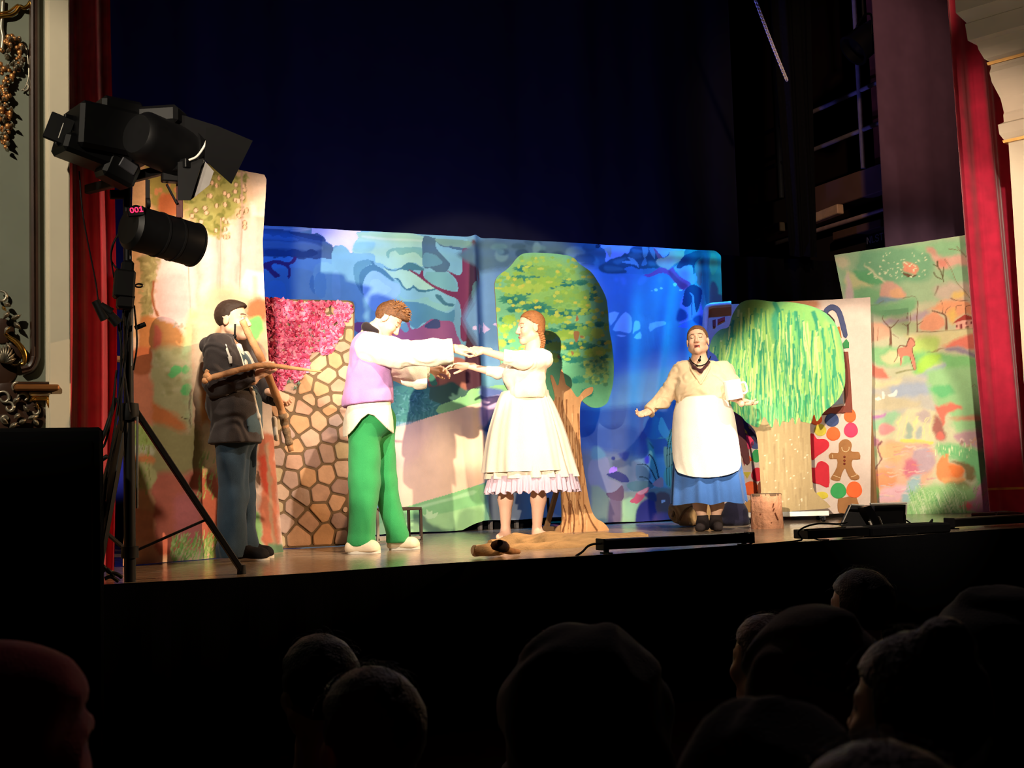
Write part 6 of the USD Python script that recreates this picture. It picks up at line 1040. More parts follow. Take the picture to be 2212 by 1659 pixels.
obj('drawstring', [tube([J(480, 726, -.20), J(486, 742, -.26), J(492, 760, -.285), J(497, 772, -.29)], .008), cyl(J(496, 770, -.292), J(499, 785, -.292), .014, .010, 10)], clothmat('white_cotton', (0, 0, 0)), f.t, smooth=True, label='white hood drawstring')
obj('headset', [tube([J(508, 700, -.085), J(507, 722, -.09), J(508, 730, -.09), J(514, 738, -.09)], .006), RC and trimesh.creation.icosphere(2, .013).apply_translation(J(507, 726, -.095))], M_rubber, f.t, smooth=True)
JEAN = clothmat('dark_jeans', (44, 62, 78), .14, .3, scale=14)
f.cloth('jeans', [RC(J(510, 935, -.06), J(510, 935, .06), .145, .145, .06), RC(hn, kn, .112, .092, .05), RC(kn, an, .092, .092, .03), RC(hf, kf, .11, .09, .05), RC(kf, af, .09, .088, .03), RC(an, an - UPZ * .05, .092, .090), RC(af, af - UPZ * .04, .088, .086)], JEAN, .009, cuts((np.array([0, 0, SZ + .028]), (0, 0, -1)), (J(510, 925, 0), (0, 0, 1)), base=folds(.012, 7, 8, (1, 1, .35), .005, 30)))
def shoe(name, heel, toe, w, hgt, m, f, sole=None, h=.006, lace=None):
    heel, toe = np.array(heel, float), np.array(toe, float); heel[2] = toe[2] = SZ; d = toe - heel; L = np.linalg.norm(d); d /= L; s = np.cross(UPZ, d)
    pr = [RC(heel + d * .03 + UPZ * (hgt * .5), heel + d * .07 + UPZ * hgt, w * .8, w * .62, .03), RC(heel + d * .03 + UPZ * .035, toe - d * w + UPZ * .03, w * .82, w, .03), RC(heel + d * L * .35 + UPZ * (hgt * .72), toe - d * w * 1.2 + UPZ * .04, w * .66, w * .8, .03)]
    sh = f.cloth(name, pr, m, h, cuts((np.array([0, 0, SZ + .014]), (0, 0, -1)), (heel + UPZ * (hgt + .015), (0, 0, 1))))
    if sole: obj('sole', prism(Polygon([(-w * .86 * math.cos(q) if False else x, y) for x, y, q in [(w * .86 * math.cos(q), (w * .86 * math.sin(q) - L / 2 + w * .8 if math.sin(q) < 0 else w * 1.04 * math.sin(q) + L / 2 - w * 1.0), q) for q in np.linspace(0, 2 * np.pi, 33)[:-1]]]), (heel + toe) / 2 + UPZ * .001, s * -1, d, .022), sole, sh)
    return sh
WHT_SOLE = mat('white_rubber', (222, 214, 200), .6, .3); BLKSH = mat('black_canvas', (24, 22, 24), .8, .2, bump=.2)
shoe('shoe', J(508, 1206, -.11), J(582, 1207, -.15), .047, .085, BLKSH, f, WHT_SOLE); shoe('shoe', J(528, 1202, .11), J(592, 1201, .10), .047, .085, BLKSH, f, WHT_SOLE)
V, F = hair_mesh(lambda x, y, z: np.minimum(np.maximum(.040 - z - .9 * np.maximum(y - .0, 0) * 0 + .55 * np.maximum(y, 0) , -.02 - z), np.where(y < .012, -.035 - z + 1.6 * np.maximum(y + .03, 0), 9)), amp=.003, extra=[EL((0, .04, .085), (.05, .05, .03))])
obj('hair', (place(V * 1.06, hc, R), F), mat('dark_brown_hair', (54, 40, 32), .6, .3, var=.25, scale=60, stretch=(1, 1, 5), bump=.3, bscale=200), f.t, smooth=True)
HOODIE = f
WOOD = mat('peeled_stick', (206, 152, 108), .7, .25, var=.2, scale=14, stretch=(1, 1, 1), bump=.3, bscale=60)
def stick(name, label, pts, r, seed=0, group=None):
    P = spline(pts, 8); q = np.random.default_rng(seed); rr = np.interp(np.linspace(0, 1, len(P)), np.linspace(0, 1, len(r)), r) * (1 + .09 * np.sin(np.arange(len(P)) * .9 + seed)); m = sweep(P, rr, 12); return obj(name, m, WOOD, None, smooth=True, label=label, cat='stick')
st1 = thing('wooden_staff', 'long pale wooden staff held aslant from the face of the man in the hoodie', 'stick')
P = spline([J(523, 692, -.36), J(540, 728, -.33), J(562, 770, -.32), J(590, 838, -.16), J(606, 880, -.04), J(616, 920, -.02), J(629, 975, .0)], 8)
obj('shaft', sweep(P, np.interp(np.linspace(0, 1, len(P)), [0, .3, .6, .8, 1], [.020, .024, .026, .025, .019]) * (1 + .06 * np.sin(np.arange(len(P)) * 1.3)), 14), WOOD, st1, smooth=True)
obj('peeled_end', sweep(P[-14:-2] + np.array([0, 0, .0]), np.linspace(.0275, .024, 12) * (1 + .1 * np.sin(np.arange(12) * 2)), 12), mat('bark_grey', (150, 126, 100), .9, .1, var=.4, scale=40, bump=.6), st1, smooth=True)
st2 = thing('wooden_branch', 'bent pale branch held level across the hoodie, crossing the staff', 'stick')
P = spline([J(446, 818, -.40), J(470, 812, -.40), J(520, 798, -.41), J(556, 790, -.41), J(590, 790, -.39), J(640, 796, -.34), J(694, 803, -.28)], 8)
obj('shaft', sweep(P, np.interp(np.linspace(0, 1, len(P)), [0, .1, .4, .7, 1], [.022, .019, .020, .016, .006]) * (1 + .06 * np.sin(np.arange(len(P)) * 1.1)), 12), WOOD, st2, smooth=True)
obj('knob', [trimesh.creation.icosphere(2, .024).apply_translation(J(447, 812, -.40)), trimesh.creation.icosphere(2, .021).apply_translation(J(443, 822, -.40)), sweep(spline([J(450, 812, -.4), J(446, 804, -.4), J(449, 799, -.4)], 4), .012, 8)], WOOD, st2, smooth=True)
# ---------------------------------------------------------------- man in the lilac waistcoat
f = Fig((812, 1192), 'person in a lilac waistcoat and green trousers bowing his head with arms stretched forward'); J, D = f.J, f.D
V, F, C = head_mesh(brow=(120, 80, 50), eyes='closed'); hd = D(.70, -.66, -.10); R = basis(hd, D(.68, .72, -.05)); hc = J(838, 692, 0)
f.add_skin(place(V, hc, R), F, C)
nb = J(806, 722, 0); sn, sf = J(798, 752, -.20), J(812, 744, .19); en, wn = J(886, 764, -.29), J(984, 752, -.24); ef, wf = J(872, 808, .26), J(930, 796, .24)
chest, waist, pel = J(800, 790, 0), J(796, 860, 0), J(802, 905, 0); hn, hf = J(786, 912, -.09), J(818, 912, .09); kn, kf = J(788, 1040, -.11), J(830, 1038, .10); an, af = J(780, 1170, -.12), J(858, 1158, .14)
body = [RC(hc + R @ np.array([0, -.02, -.09]), nb, .055, .06, .03), RC(nb, chest, .07, .1, .05), RC(sn, en, .055, .045), RC(en, wn, .044, .028), RC(sf, ef, .055, .045), RC(ef, wf, .044, .028), RC(chest - f.w * .1, chest + f.w * .1, .105, .105, .06), RC(waist - f.w * .08, waist + f.w * .08, .10, .10, .06), RC(pel - f.w * .08, pel + f.w * .08, .10, .10, .06), RC(hn, kn, .078, .055, .03), RC(kn, an, .052, .038), RC(hf, kf, .078, .055, .03), RC(kf, af, .052, .038)]
f.add_skin(*surface(body, .010))
f.add_skin(*hand_at(J(978, 752, -.24), D(.95, -.02, .2), D(.1, -.75, .65), curl=(18, 22, 28, 36), thumb=(45, 15)))
f.add_skin(*hand_at(J(928, 796, .24), D(.95, -.1, -.2), D(.1, -.7, -.6), curl=(30, 34, 40, 44), thumb=(40, 20), mirror=True))
f.done()
WHT = clothmat('white_linen', (236, 228, 208), .04, .3)
# shirt: yoke, wide near sleeve, gathered far sleeve, tails
wb = folds(.012, 10, 4, (1, 1, 1), .004, 40)
f.cloth('shirt', [RC(sn + UPZ * .0, J(850, 762, -.27), .105, .100, .05), RC(J(850, 764, -.27), J(935, 762, -.28), .090, .090, .05), RC(J(935, 762, -.28), J(976, 759, -.25), .088, .086, .04), RC(sf, J(850, 780, .24), .09, .09, .04), RC(J(850, 792, .24), J(908, 812, .25), .098, .098, .04), RC(J(800, 760, -.1), J(806, 756, .1), .11, .11, .05)], WHT, .009,
        cuts((J(978, 758, -.25), D(1, .05, 0), .2), (J(922, 820, .25), D(1, 0, 0), .14), (J(890, 842, .25), (0, 0, -1), .14), base=wb))
def pixhem(xs, ys, base):
    def g(P, d):
        x, y = proj(P); return np.maximum(base(P, d), (y - np.interp(x, xs, ys)) / 320.0)
    return g
f.cloth('shirt_tail', [RC(J(798, 860, -.09), J(798, 860, .09), .146, .146, .05), RC(J(796, 905, -.10), J(798, 905, .10), .166, .166, .05), RC(J(794, 940, -.10), J(797, 940, .10), .170, .170, .05)], WHT, .008, pixhem([735, 748, 762, 780, 795, 808, 822, 836, 850], [944, 944, 930, 906, 894, 898, 912, 926, 938], cuts((J(800, 850, 0), (0, 0, 1)), base=folds(.009, 12, 2, (1, 1, .4)))))
f.cloth('cuff', [RC(J(915, 806, .25), J(926, 798, .245), .05, .046)], WHT, .007, cuts((J(928, 797, .245), D(1, 0, 0)), base=folds(.006, 40, 3)))
LIL = clothmat('lilac_felt', (182, 132, 190), .05, .3)
f.cloth('waistcoat', [RC(J(794, 752, -.13), J(800, 748, .13), .118, .118, .05), RC(J(799, 790, -.12), J(800, 790, .12), .140, .140, .06), RC(J(797, 832, -.11), J(797, 832, .11), .160, .160, .07), RC(J(794, 872, -.11), J(796, 872, .11), .176, .176, .06)], LIL, .008, cuts((J(800, 874, 0), D(.08, -1, 0)), (J(850, 800, 0), D(1, .02, 0)), (J(812, 730, 0), D(.45, 1, 0)), (J(826, 745, -.22), D(.75, -.1, -1), .09), base=folds(.007, 9, 6, (1, 1, .8), .003, 30)))
f.cloth('collar', [RC(J(792, 706, -.05), J(812, 716, -.07), .03, .022), RC(J(792, 706, .03), J(790, 706, -.05), .03, .03), RC(J(800, 704, .06), J(815, 712, .05), .022, .02)], clothmat('black_collar', (36, 28, 32)), .006)
GRN = clothmat('green_trousers', (52, 150, 86), .06, .3)
f.cloth('trousers', [RC(J(804, 905, -.07), J(806, 905, .07), .138, .138, .06), RC(hn, kn, .115, .105, .05), RC(kn, an, .104, .096, .03), RC(hf, kf, .112, .085, .05), RC(kf, af, .085, .072, .03), RC(an, an - UPZ * .06, .096, .096), RC(af, af - UPZ * .03, .072, .074)], GRN, .009, cuts((np.array([0, 0, SZ + .05]), (0, 0, -1)), (J(804, 880, 0), (0, 0, 1)), base=folds(.010, 7, 9, (1, 1, .4), .004, 30)))
CREAM_SH = mat('cream_clog', (232, 212, 184), .6, .3, bump=.1)
s1 = shoe('shoe', J(752, 1196, -.14), J(822, 1197, -.19), .056, .09, CREAM_SH, f, WHT_SOLE); s2 = shoe('shoe', J(842, 1188, .16), J(907, 1186, .10), .052, .085, CREAM_SH, f, WHT_SOLE)
V, F = hair_mesh(lambda x, y, z: np.minimum(np.maximum(.040 - z + .5 * np.maximum(y - .02, 0), -.01 - z - 9 * (y < 0)), np.where(y < .004, -.045 - z + 1.2 * np.maximum(y + .05, 0), 9)), amp=.004, sc=45, extra=[EL((0, .05, .092), (.066, .06, .036)), EL((0, .088, .075), (.058, .026, .03)), EL((0, -.01, .118), (.06, .07, .022))])
obj('hair', (place(V, hc, R), F), mat('brown_hair', (98, 64, 38), .55, .35, var=.4, scale=70, bump=.5, bscale=160), f.t, smooth=True)
r = np.random.default_rng(4); lk = []
for k in range(90):
    a = r.uniform(0, 6.28); b = r.uniform(.2, 1.15); p = np.array([.078 * math.sin(b) * math.cos(a), .01 + .10 * math.sin(b) * math.sin(a), .045 + .098 * math.cos(b)]); d = np.array([r.normal(0, .4), .5 + r.normal(0, .4), .5 * math.cos(b)]); d /= np.linalg.norm(d); q = p * 1.05; lk.append(sweep(place(spline([q - d * .01, q + d * .014 + [0, 0, .006], q + d * .03], 3), hc, R), np.linspace(.006, .0012, 7), 5))
obj('hair_tuft', lk, mat('brown_hair_light', (128, 86, 50), .55, .35, var=.3, scale=60), f.t, smooth=True, kind='stuff')
# ---------------------------------------------------------------- girl in the white dress
f = Fig((1128, 1166), 'person in a white dress and apron, reaching both arms towards the bowing man'); J, D = f.J, f.D
V, F, C = head_mesh(brow=(150, 104, 70), lip=(216, 134, 120), eyes='closed', jaw=.93); hd = D(-.95, -.06, -.30); R = basis(hd, D(.05, 1, 0)); hc = J(1146, 708, 0)
f.add_skin(place(V * 1.04, hc, R), F, C)
nb = J(1153, 752, 0); sn, sf = J(1174, 776, -.16), J(1142, 772, .16); en, wn = J(1100, 774, -.30), J(1040, 757, -.24); ef, wf = J(1076, 806, .20), J(1008, 790, .22)
chest, waist, pel = J(1142, 800, 0), J(1140, 848, 0), J(1140, 895, 0); kn, kf = J(1162, 1030, -.06), J(1094, 1032, .06); an, af = J(1160, 1142, -.06), J(1092, 1144, .06)
body = [RC(hc + R @ np.array([0, -.03, -.09]), nb, .045, .048, .03), RC(nb, chest, .06, .085, .05), RC(sn, en, .046, .038), RC(en, wn, .037, .023), RC(sf, ef, .046, .038), RC(ef, wf, .037, .023), RC(chest - f.w * .08, chest + f.w * .08, .10, .10, .05), RC(waist - f.w * .06, waist + f.w * .06, .10, .10, .05), RC(pel - f.w * .07, pel + f.w * .07, .11, .11, .05), RC(J(1160, 920, -.07), kn, .08, .056, .03), RC(kn, J(1163, 1078, -.06), .052, .058, .03), RC(J(1163, 1078, -.06), an, .058, .034, .03), RC(J(1110, 920, .07), kf, .08, .056, .03), RC(kf, J(1092, 1078, .06), .052, .058, .03), RC(J(1092, 1078, .06), af, .058, .034, .03)]
for a, tip, s in ((an, J(1188, 1164, -.16), 1), (af, J(1078, 1166, -.02), -1)): body += [RC(a, np.r_[a[:2], SZ + .045], .034, .034, .02), RC(np.r_[a[:2], SZ + .045], np.r_[tip[:2], SZ + .028], .038, .026, .03)]
f.add_skin(*surface(body, .009), rgb=(240, 190, 164))
f.add_skin(*hand_at(J(1044, 757, -.24), D(-.95, .12, .15), D(.05, -.7, .7), curl=(14, 18, 24, 30), thumb=(40, 15), mirror=True)); f.add_skin(*hand_at(J(1010, 790, .22), D(-.95, .05, -.1), D(0, -.85, -.5), curl=(10, 14, 18, 26), thumb=(35, 20)))
f.done()
DR = clothmat('white_dress', (240, 226, 206), .04, .3); RF = clothmat('lilac_ruffle', (214, 190, 208), .06, .3); AP = clothmat('ivory_apron', (244, 232, 210), .03, .25)
fb = folds(.006, 14, 4, (1, 1, .7), .003, 36)
f.cloth('bodice', [RC(chest - f.w * .10 + f.v * .005, chest + f.w * .10, .132, .125, .05), RC(J(1110, 812, -.06), J(1108, 812, .06), .085, .085, .05), RC(waist - f.w * .08, waist + f.w * .08, .148, .148, .06), RC(J(1165, 772, -.10), J(1152, 770, .10), .072, .07, .05), RC(sn, J(1130, 778, -.26), .074, .066, .03), RC(J(1130, 778, -.26), J(1088, 770, -.295), .066, .056, .03), RC(sf, ef, .062, .05, .03), RC(ef, J(1048, 800, .21), .05, .04, .02)], DR, .008, cuts((J(1088, 770, -.295), D(-1, .1, 0), .12), (J(1050, 800, .21), D(-1, .1, 0), .1), (J(1140, 862, 0), (0, 0, -1)), (J(1134, 757, 0), D(-.35, 1, 0), .09), base=fb))
ex, ey = f.v, f.w; S = lambda x, y, a, b, dt=0: (J(x, y, dt), a, b)
rings = [S(1136, 848, .165, .145), S(1138, 872, .205, .18), S(1142, 930, .27, .25), S(1146, 990, .315, .31), S(1150, 1032, .345, .34)]
obj('skirt', skirt(rings, 200, 15, .028, ex=ex, ey=ey, seed=3), DR, f.t, smooth=50)
obj('ruffle', skirt([S(1150, 1026, .342, .336), S(1150, 1044, .352, .35), S(1150, 1062, .362, .36)], 320, 46, .016, ex=ex, ey=ey, seed=5, jag=.012), RF, f.t, smooth=50, label='lilac ruffle round the hem of the white dress')
obj('apron', skirt([S(1134, 846, .175, .158), S(1136, 872, .217, .195), S(1138, 930, .285, .268), S(1141, 985, .328, .326), S(1144, 1018, .350, .346)], 120, 9, .014, a0=np.radians(168), a1=np.radians(318), ex=ex, ey=ey, seed=2, off=.012), AP, f.t, smooth=50)
obj('waistband', skirt([S(1136, 844, .170, .152), S(1136, 858, .182, .166)], 90, 3, .0, ex=ex, ey=ey, off=.006), AP, f.t, smooth=50)
HB = mat('chestnut_hair', (150, 98, 56), .5, .4, var=.3, scale=50, stretch=(1, 1, 4), bump=.4, bscale=160)
V, F = hair_mesh(lambda x, y, z: np.minimum(np.maximum(.03 - z + .85 * np.maximum(y - .0, 0), -.03 - z - 9 * (y < -.02)), np.where(y < -.01, -.072 - z, 9)), amp=.0025, sc=80, extra=[EL((0, -.055, -.02), (.066, .055, .06)), EL((.07, .03, .03), (.012, .035, .04), None, .02), EL((-.07, .03, .03), (.012, .035, .04), None, .02)])
obj('hair', (place(V * 1.04, hc, R), F), HB, f.t, smooth=True)
br = []; bp = [J(1168, 718, -.03), J(1173, 734, -.05), J(1172, 748, -.08), J(1168, 757, -.11)]; P = spline(bp, 6)
for k in range(0, len(P) - 1): m = trimesh.creation.icosphere(1, .017 * (1 - .03 * k)); m.apply_scale([1, 1, .8]); m.apply_translation(P[k] + f.v * (.008 if k % 2 else -.008)); br.append(m)
obj('braid', br, HB, f.t, smooth=True)
# ---------------------------------------------------------------- woman in the long white apron
f = Fig((1530, 1146), 'person in a beige blouse, long white apron and blue skirt, arms spread, mug in hand'); J, D = f.J, f.D
V, F, C = head_mesh(brow=(96, 60, 44), lip=(196, 104, 98), jaw=1.08, eyes='closed', mouth=True); hd = D(-.10, .20, -.95); R = basis(hd, D(-.05, 1, .18)); hc = J(1507, 737, 0)
f.add_skin(place(V * 1.06, hc, R), F, C)
nb = J(1511, 786, .02); sl, sr = J(1470, 802, .03), J(1566, 802, .02); el_, wl_ = J(1432, 866, .0), J(1402, 890, -.08); er, wr = J(1592, 846, -.04), J(1602, 872, -.26)
chest, waist, pel = J(1518, 825, .0), J(1517, 864, 0), J(1522, 920, 0); kl, kr = J(1512, 1040, 0), J(1546, 1040, 0); al, ar = J(1518, 1122, 0), J(1546, 1120, 0)
body = [RC(hc + R @ np.array([0, -.02, -.09]), nb, .056, .06, .03), RC(nb, chest, .07, .1, .05), RC(sl, el_, .05, .042), RC(el_, wl_, .04, .027), RC(sr, er, .05, .042), RC(er, wr, .04, .027), RC(J(1490, 825, 0), J(1546, 825, 0), .115, .115, .06), RC(J(1494, 870, 0), J(1542, 870, 0), .115, .115, .06), RC(J(1494, 920, 0), J(1550, 920, 0), .12, .12, .06), RC(J(1508, 940, 0), kl, .085, .06, .03), RC(kl, J(1512, 1090, .01), .055, .055, .03), RC(J(1512, 1090, .01), al, .052, .036, .03), RC(J(1548, 940, 0), kr, .085, .06, .03), RC(kr, J(1549, 1090, .01), .055, .055, .03), RC(J(1549, 1090, .01), ar, .052, .036, .03)]
f.add_skin(*surface(body, .009))
f.add_skin(*hand_at(J(1404, 888, -.08), D(-.70, -.28, -.65), D(.15, .8, -.55), curl=(14, 20, 26, 32), thumb=(45, 10))); f.add_skin(*hand_at(J(1594, 864, -.20), D(.86, -.30, -.36), D(-.1, .86, -.5), curl=(30, 16, 14, 18), thumb=(60, 30), mirror=True))
f.done()
BLO = clothmat('beige_blouse', (222, 196, 160), .08, .35); WAP = clothmat('bright_apron', (246, 240, 226), .03, .2); BLU = clothmat('blue_skirt', (70, 116, 190), .05, .25)
f.cloth('blouse', [RC(J(1488, 812, .02), J(1546, 812, .02), .112, .108, .06), RC(J(1490, 840, -.03), J(1545, 840, -.03), .125, .125, .05), RC(J(1494, 868, 0), J(1540, 868, 0), .128, .128, .06), RC(J(1476, 800, .03), J(1562, 800, .03), .072, .072, .05), RC(sl, el_, .075, .066, .03), RC(el_, wl_, .066, .058, .03), RC(sr, er, .075, .062, .03), RC(er, J(1598, 862, -.18), .058, .042, .03)], BLO, .008, cuts((wl_, wl_ - el_, .12), (J(1598, 862, -.17), D(.05, -.1, -1), .12), (J(1516, 880, 0), (0, 0, -1), .4), (J(1512, 788, -.10), D(0, .75, -1), .075), base=folds(.008, 13, 7, (1, 1, .9), .004, 40)))
obj('collar', [tube([J(1488, 786, -.03), J(1496, 802, -.10), J(1512, 826, -.145), J(1513, 829, -.148)], .010), tube([J(1536, 784, -.03), J(1530, 800, -.10), J(1517, 824, -.145), J(1514, 829, -.148)], .010)], BLO, f.t, smooth=True)
obj('necklace', [tube([J(1490, 772, -.03), J(1493, 780, -.075), J(1503, 788, -.10), J(1512, 790, -.11), J(1524, 786, -.10), J(1532, 776, -.07), J(1535, 770, -.03)], .0045), trimesh.creation.icosphere(2, .012).apply_translation(J(1511, 778, -.115)), tube([J(1513, 769, -.10), J(1512, 776, -.115)], .005)], M_rubber, f.t, smooth=True)
f.cloth('undershirt_edge', [RC(J(1490, 776, -.05), J(1499, 793, -.105), .009, .010), RC(J(1499, 793, -.105), J(1514, 802, -.12), .010, .012), RC(J(1514, 802, -.12), J(1532, 782, -.08), .012, .010)], clothmat('dark_maroon_edge', (66, 34, 40)), .005)
ex, ey = f.v, f.w; S = lambda x, y, a, b, dt=0: (J(x, y, dt), a, b)
obj('skirt', skirt([S(1517, 862, .165, .145), S(1519, 890, .212, .18), S(1524, 960, .252, .23), S(1529, 1030, .282, .26), S(1532, 1086, .302, .285)], 200, 9, .014, ex=ex, ey=ey, seed=4, jag=.01), BLU, f.t, smooth=50)
obj('apron', skirt([S(1516, 858, .180, .160), S(1519, 890, .232, .20), S(1522, 940, .262, .242), S(1526, 985, .282, .264), S(1529, 1010, .292, .276), S(1530, 1031, .300, .285)], 120, 5, .004, a0=np.radians(186), a1=np.radians(354), ex=ex, ey=ey, seed=6, off=.016, amod=([0, .35, .6, .85, 1], [1.02, .90, .80, .70, .60]), rise=.05), WAP, f.t, smooth=50)
obj('waistband', skirt([S(1516, 856, .178, .158), S(1517, 868, .195, .175)], 90, 3, .0, ex=ex, ey=ey, off=.010), BLO, f.t, smooth=50)
SUE = mat('dark_suede', (58, 50, 50), .9, .15, bump=.3)
for a, t in ((al, J(1512, 1150, -.16)), (ar, J(1552, 1149, -.16))):
    sh = f.cloth('boot', [RC(np.r_[a[:2], SZ + .05], np.r_[a[:2], SZ + .11], .052, .047, .02), RC(np.r_[a[:2], SZ + .045], np.r_[t[:2], SZ + .03], .050, .038, .03)], SUE, .006, cuts((np.array([0, 0, SZ + .004]), (0, 0, -1)), (np.array([0, 0, SZ + .125]), (0, 0, 1))))
V, F = hair_mesh(lambda x, y, z: np.minimum(np.maximum(.050 - z + .42 * np.maximum(y - .01, 0) - 1.3 * np.maximum(np.abs(x) - .05, 0), -.02 - z - 9 * (y < -.02)), np.where(y < -.005, -.05 - z, 9)), amp=.003, sc=50, extra=[EL((0, -.105, .04), (.045, .04, .045))])
obj('hair', (place(V * 1.06, hc, R), F), mat('greying_brown_hair', (120, 84, 60), .55, .3, var=.3, scale=60, bump=.4, bscale=160), f.t, smooth=True)
mg = thing('white_mug', 'plain white mug held tilted in the hand of the woman in the apron', 'mug'); c = J(1584, 842, -.30); ax = D(-.14, 1, -.1)
obj('cup', lathe([(0, -.075), (.066, -.075), (.070, -.070), (.070, .075), (.066, .078), (.062, .075), (.062, -.06), (0, -.065)], c, ax, 32), mat('white_glaze', (245, 242, 236), .2, .5, var=.02), mg, smooth=40)
hp = [c + ax * .045 + D(1, .1, -.2) * .066, c + ax * .045 + D(1, .1, -.2) * .098, c + D(1, .1, -.2) * .108, c - ax * .035 + D(1, .1, -.2) * .098, c - ax * .040 + D(1, .1, -.2) * .066]
obj('handle', tube(hp, .009), mat('white_glaze', (0, 0, 0)), mg, smooth=True)
# ================================================================ lighting stand at the left
SY = 6.72
def sp(x, y, Y=SY): return onY(np.asarray(x, float), np.asarray(y, float), Y)
ls = thing('lighting_stand', 'black tripod lighting stand with a tilted crossbar at the left edge of the stage', 'stand')
base = sp(281, 1256); X0 = float(base[0]); zc = lambda y: float(sp(285, y)[2])
obj('pole', [cyl((X0, SY, SZ), (X0, SY, zc(880)), .030, n=16), cyl((X0, SY, zc(880)), (X0, SY, zc(600)), .026, n=16), cyl((X0, SY, zc(600)), (X0, SY, zc(385)), .022, n=16)], M_blackmetal, ls, smooth=40)
obj('collar', lathe([(0, zc(908)), (.05, zc(908)), (.055, zc(895)), (.05, zc(872)), (0, zc(868))], (X0, SY, 0)), M_rubber, ls, smooth=40); obj('lower_collar', lathe([(0, zc(1205)), (.045, zc(1205)), (.045, zc(1180)), (0, zc(1180))], (X0, SY, 0)), M_rubber, ls, smooth=40)
legs = []
for k, (foot, br) in enumerate(((sp(522, 1238, 6.78), True), (np.array([X0 - .22, SY + .36, SZ]), True), (np.array([X0 - .18, SY - .10, SZ + .0]), False))):
    foot = np.asarray(foot, float); foot[2] = SZ + .02; top = np.array([X0, SY, zc(888)]) + (foot - np.array([X0, SY, SZ])) * [.06, .06, 0]
    lgp = obj('leg', [bar(top, foot, .044, .030, bev=.004)], M_blackmetal, ls); obj('foot', cyl(foot - [0, 0, .02], foot + [0, 0, .03], .026, .022, 12), M_rubber, lgp, smooth=40)
    if k < 2: mid = top + (foot - top) * .67; obj('brace', bar(mid, (X0, SY, zc(1195)), .026, .012, bev=.002), M_blackmetal, ls)
bd = np.array([.506, -.862, 0]); bz = 3.05; BA, BB = np.array([X0 - .18, SY + .30, bz]), np.array([X0 + .506 * .5, SY - .862 * .5, bz])
obj('crossbar', [bar(BA, BB, .035, .05, bev=.004)], M_blackmetal, ls)
obj('clamp_knob', [cyl((X0 - .09, SY - .02, zc(425)), (X0 - .02, SY - .02, zc(423)), .026, n=12), cyl((X0 - .03, SY - .02, zc(424)), (X0, SY, zc(424)), .012, n=8)], M_rubber, ls, smooth=40)
obj('handle', cyl(sp(292, 709, SY - .03), sp(314, 700, SY - .03), .013, n=12), M_rubber, ls, smooth=40)
obj('eye_bolt', tube([sp(292, 616), sp(300, 613), sp(308, 616), sp(305, 620), sp(296, 620), sp(292, 617)], .005, 6), M_steel, ls, smooth=True)
obj('silver_tube', cyl(sp(297, 900, SY - .05), sp(296, 1098, SY - .05), .006, n=8), M_steel, ls, smooth=40)
# power boxes and plugs strapped to the pole
pw = thing('power_distribution', 'bundle of black power boxes and plugs strapped to the lighting stand pole', 'power box')
for (x0, y0, x1, y1, d) in ((246, 585, 290, 645, .10), (252, 640, 288, 668, .09), (262, 565, 288, 590, .08)): a, b = sp(x0, y1, SY - .06), sp(x1, y0, SY - .06); obj('box', bx((a + b) / 2, (abs(b[0] - a[0]), d, b[2] - a[2]), rot((0, 1, 0), 4), bev=.012), M_rubber, pw)
for q in (((206, 650), (228, 690)), ((226, 668), (256, 700)), ((216, 660), (240, 676))): obj('plug', cyl(sp(*q[0], SY - .08), sp(*q[1], SY - .08), .022, .028, 12), M_rubber, pw, smooth=40)
for q, r in (([(171, 370), (180, 470), (205, 600), (212, 650)], .004), ([(290, 640), (276, 700), (270, 780), (262, 860), (262, 930)], .006), ([(256, 700), (262, 760), (258, 850), (244, 950), (228, 1050), (222, 1160)], .007), ([(272, 490), (248, 520), (240, 560), (256, 585)], .005), ([(262, 492), (240, 540), (246, 600)], .004), ([(268, 660), (262, 720), (268, 800), (280, 890)], .005), ([(290, 660), (296, 740), (288, 800)], .005), ([(250, 860), (228, 930), (205, 975), (190, 990), (206, 1000), (232, 985)], .012), ([(252, 800), (240, 900), (226, 960), (210, 970)], .006)):
    obj('cable', tube([sp(x, y, SY - .05 - .02 * (k % 2)) for k, (x, y) in enumerate(q)], r, 7), M_rubber, pw, smooth=True)
for q in (((284, 470), (281, 560)), ((288, 664), (284, 790))): obj('silver_tape', bar(sp(*q[0], SY - .085), sp(*q[1], SY - .085), .012, .004), mat('silver_tape', (150, 146, 140), .4, .5), pw)
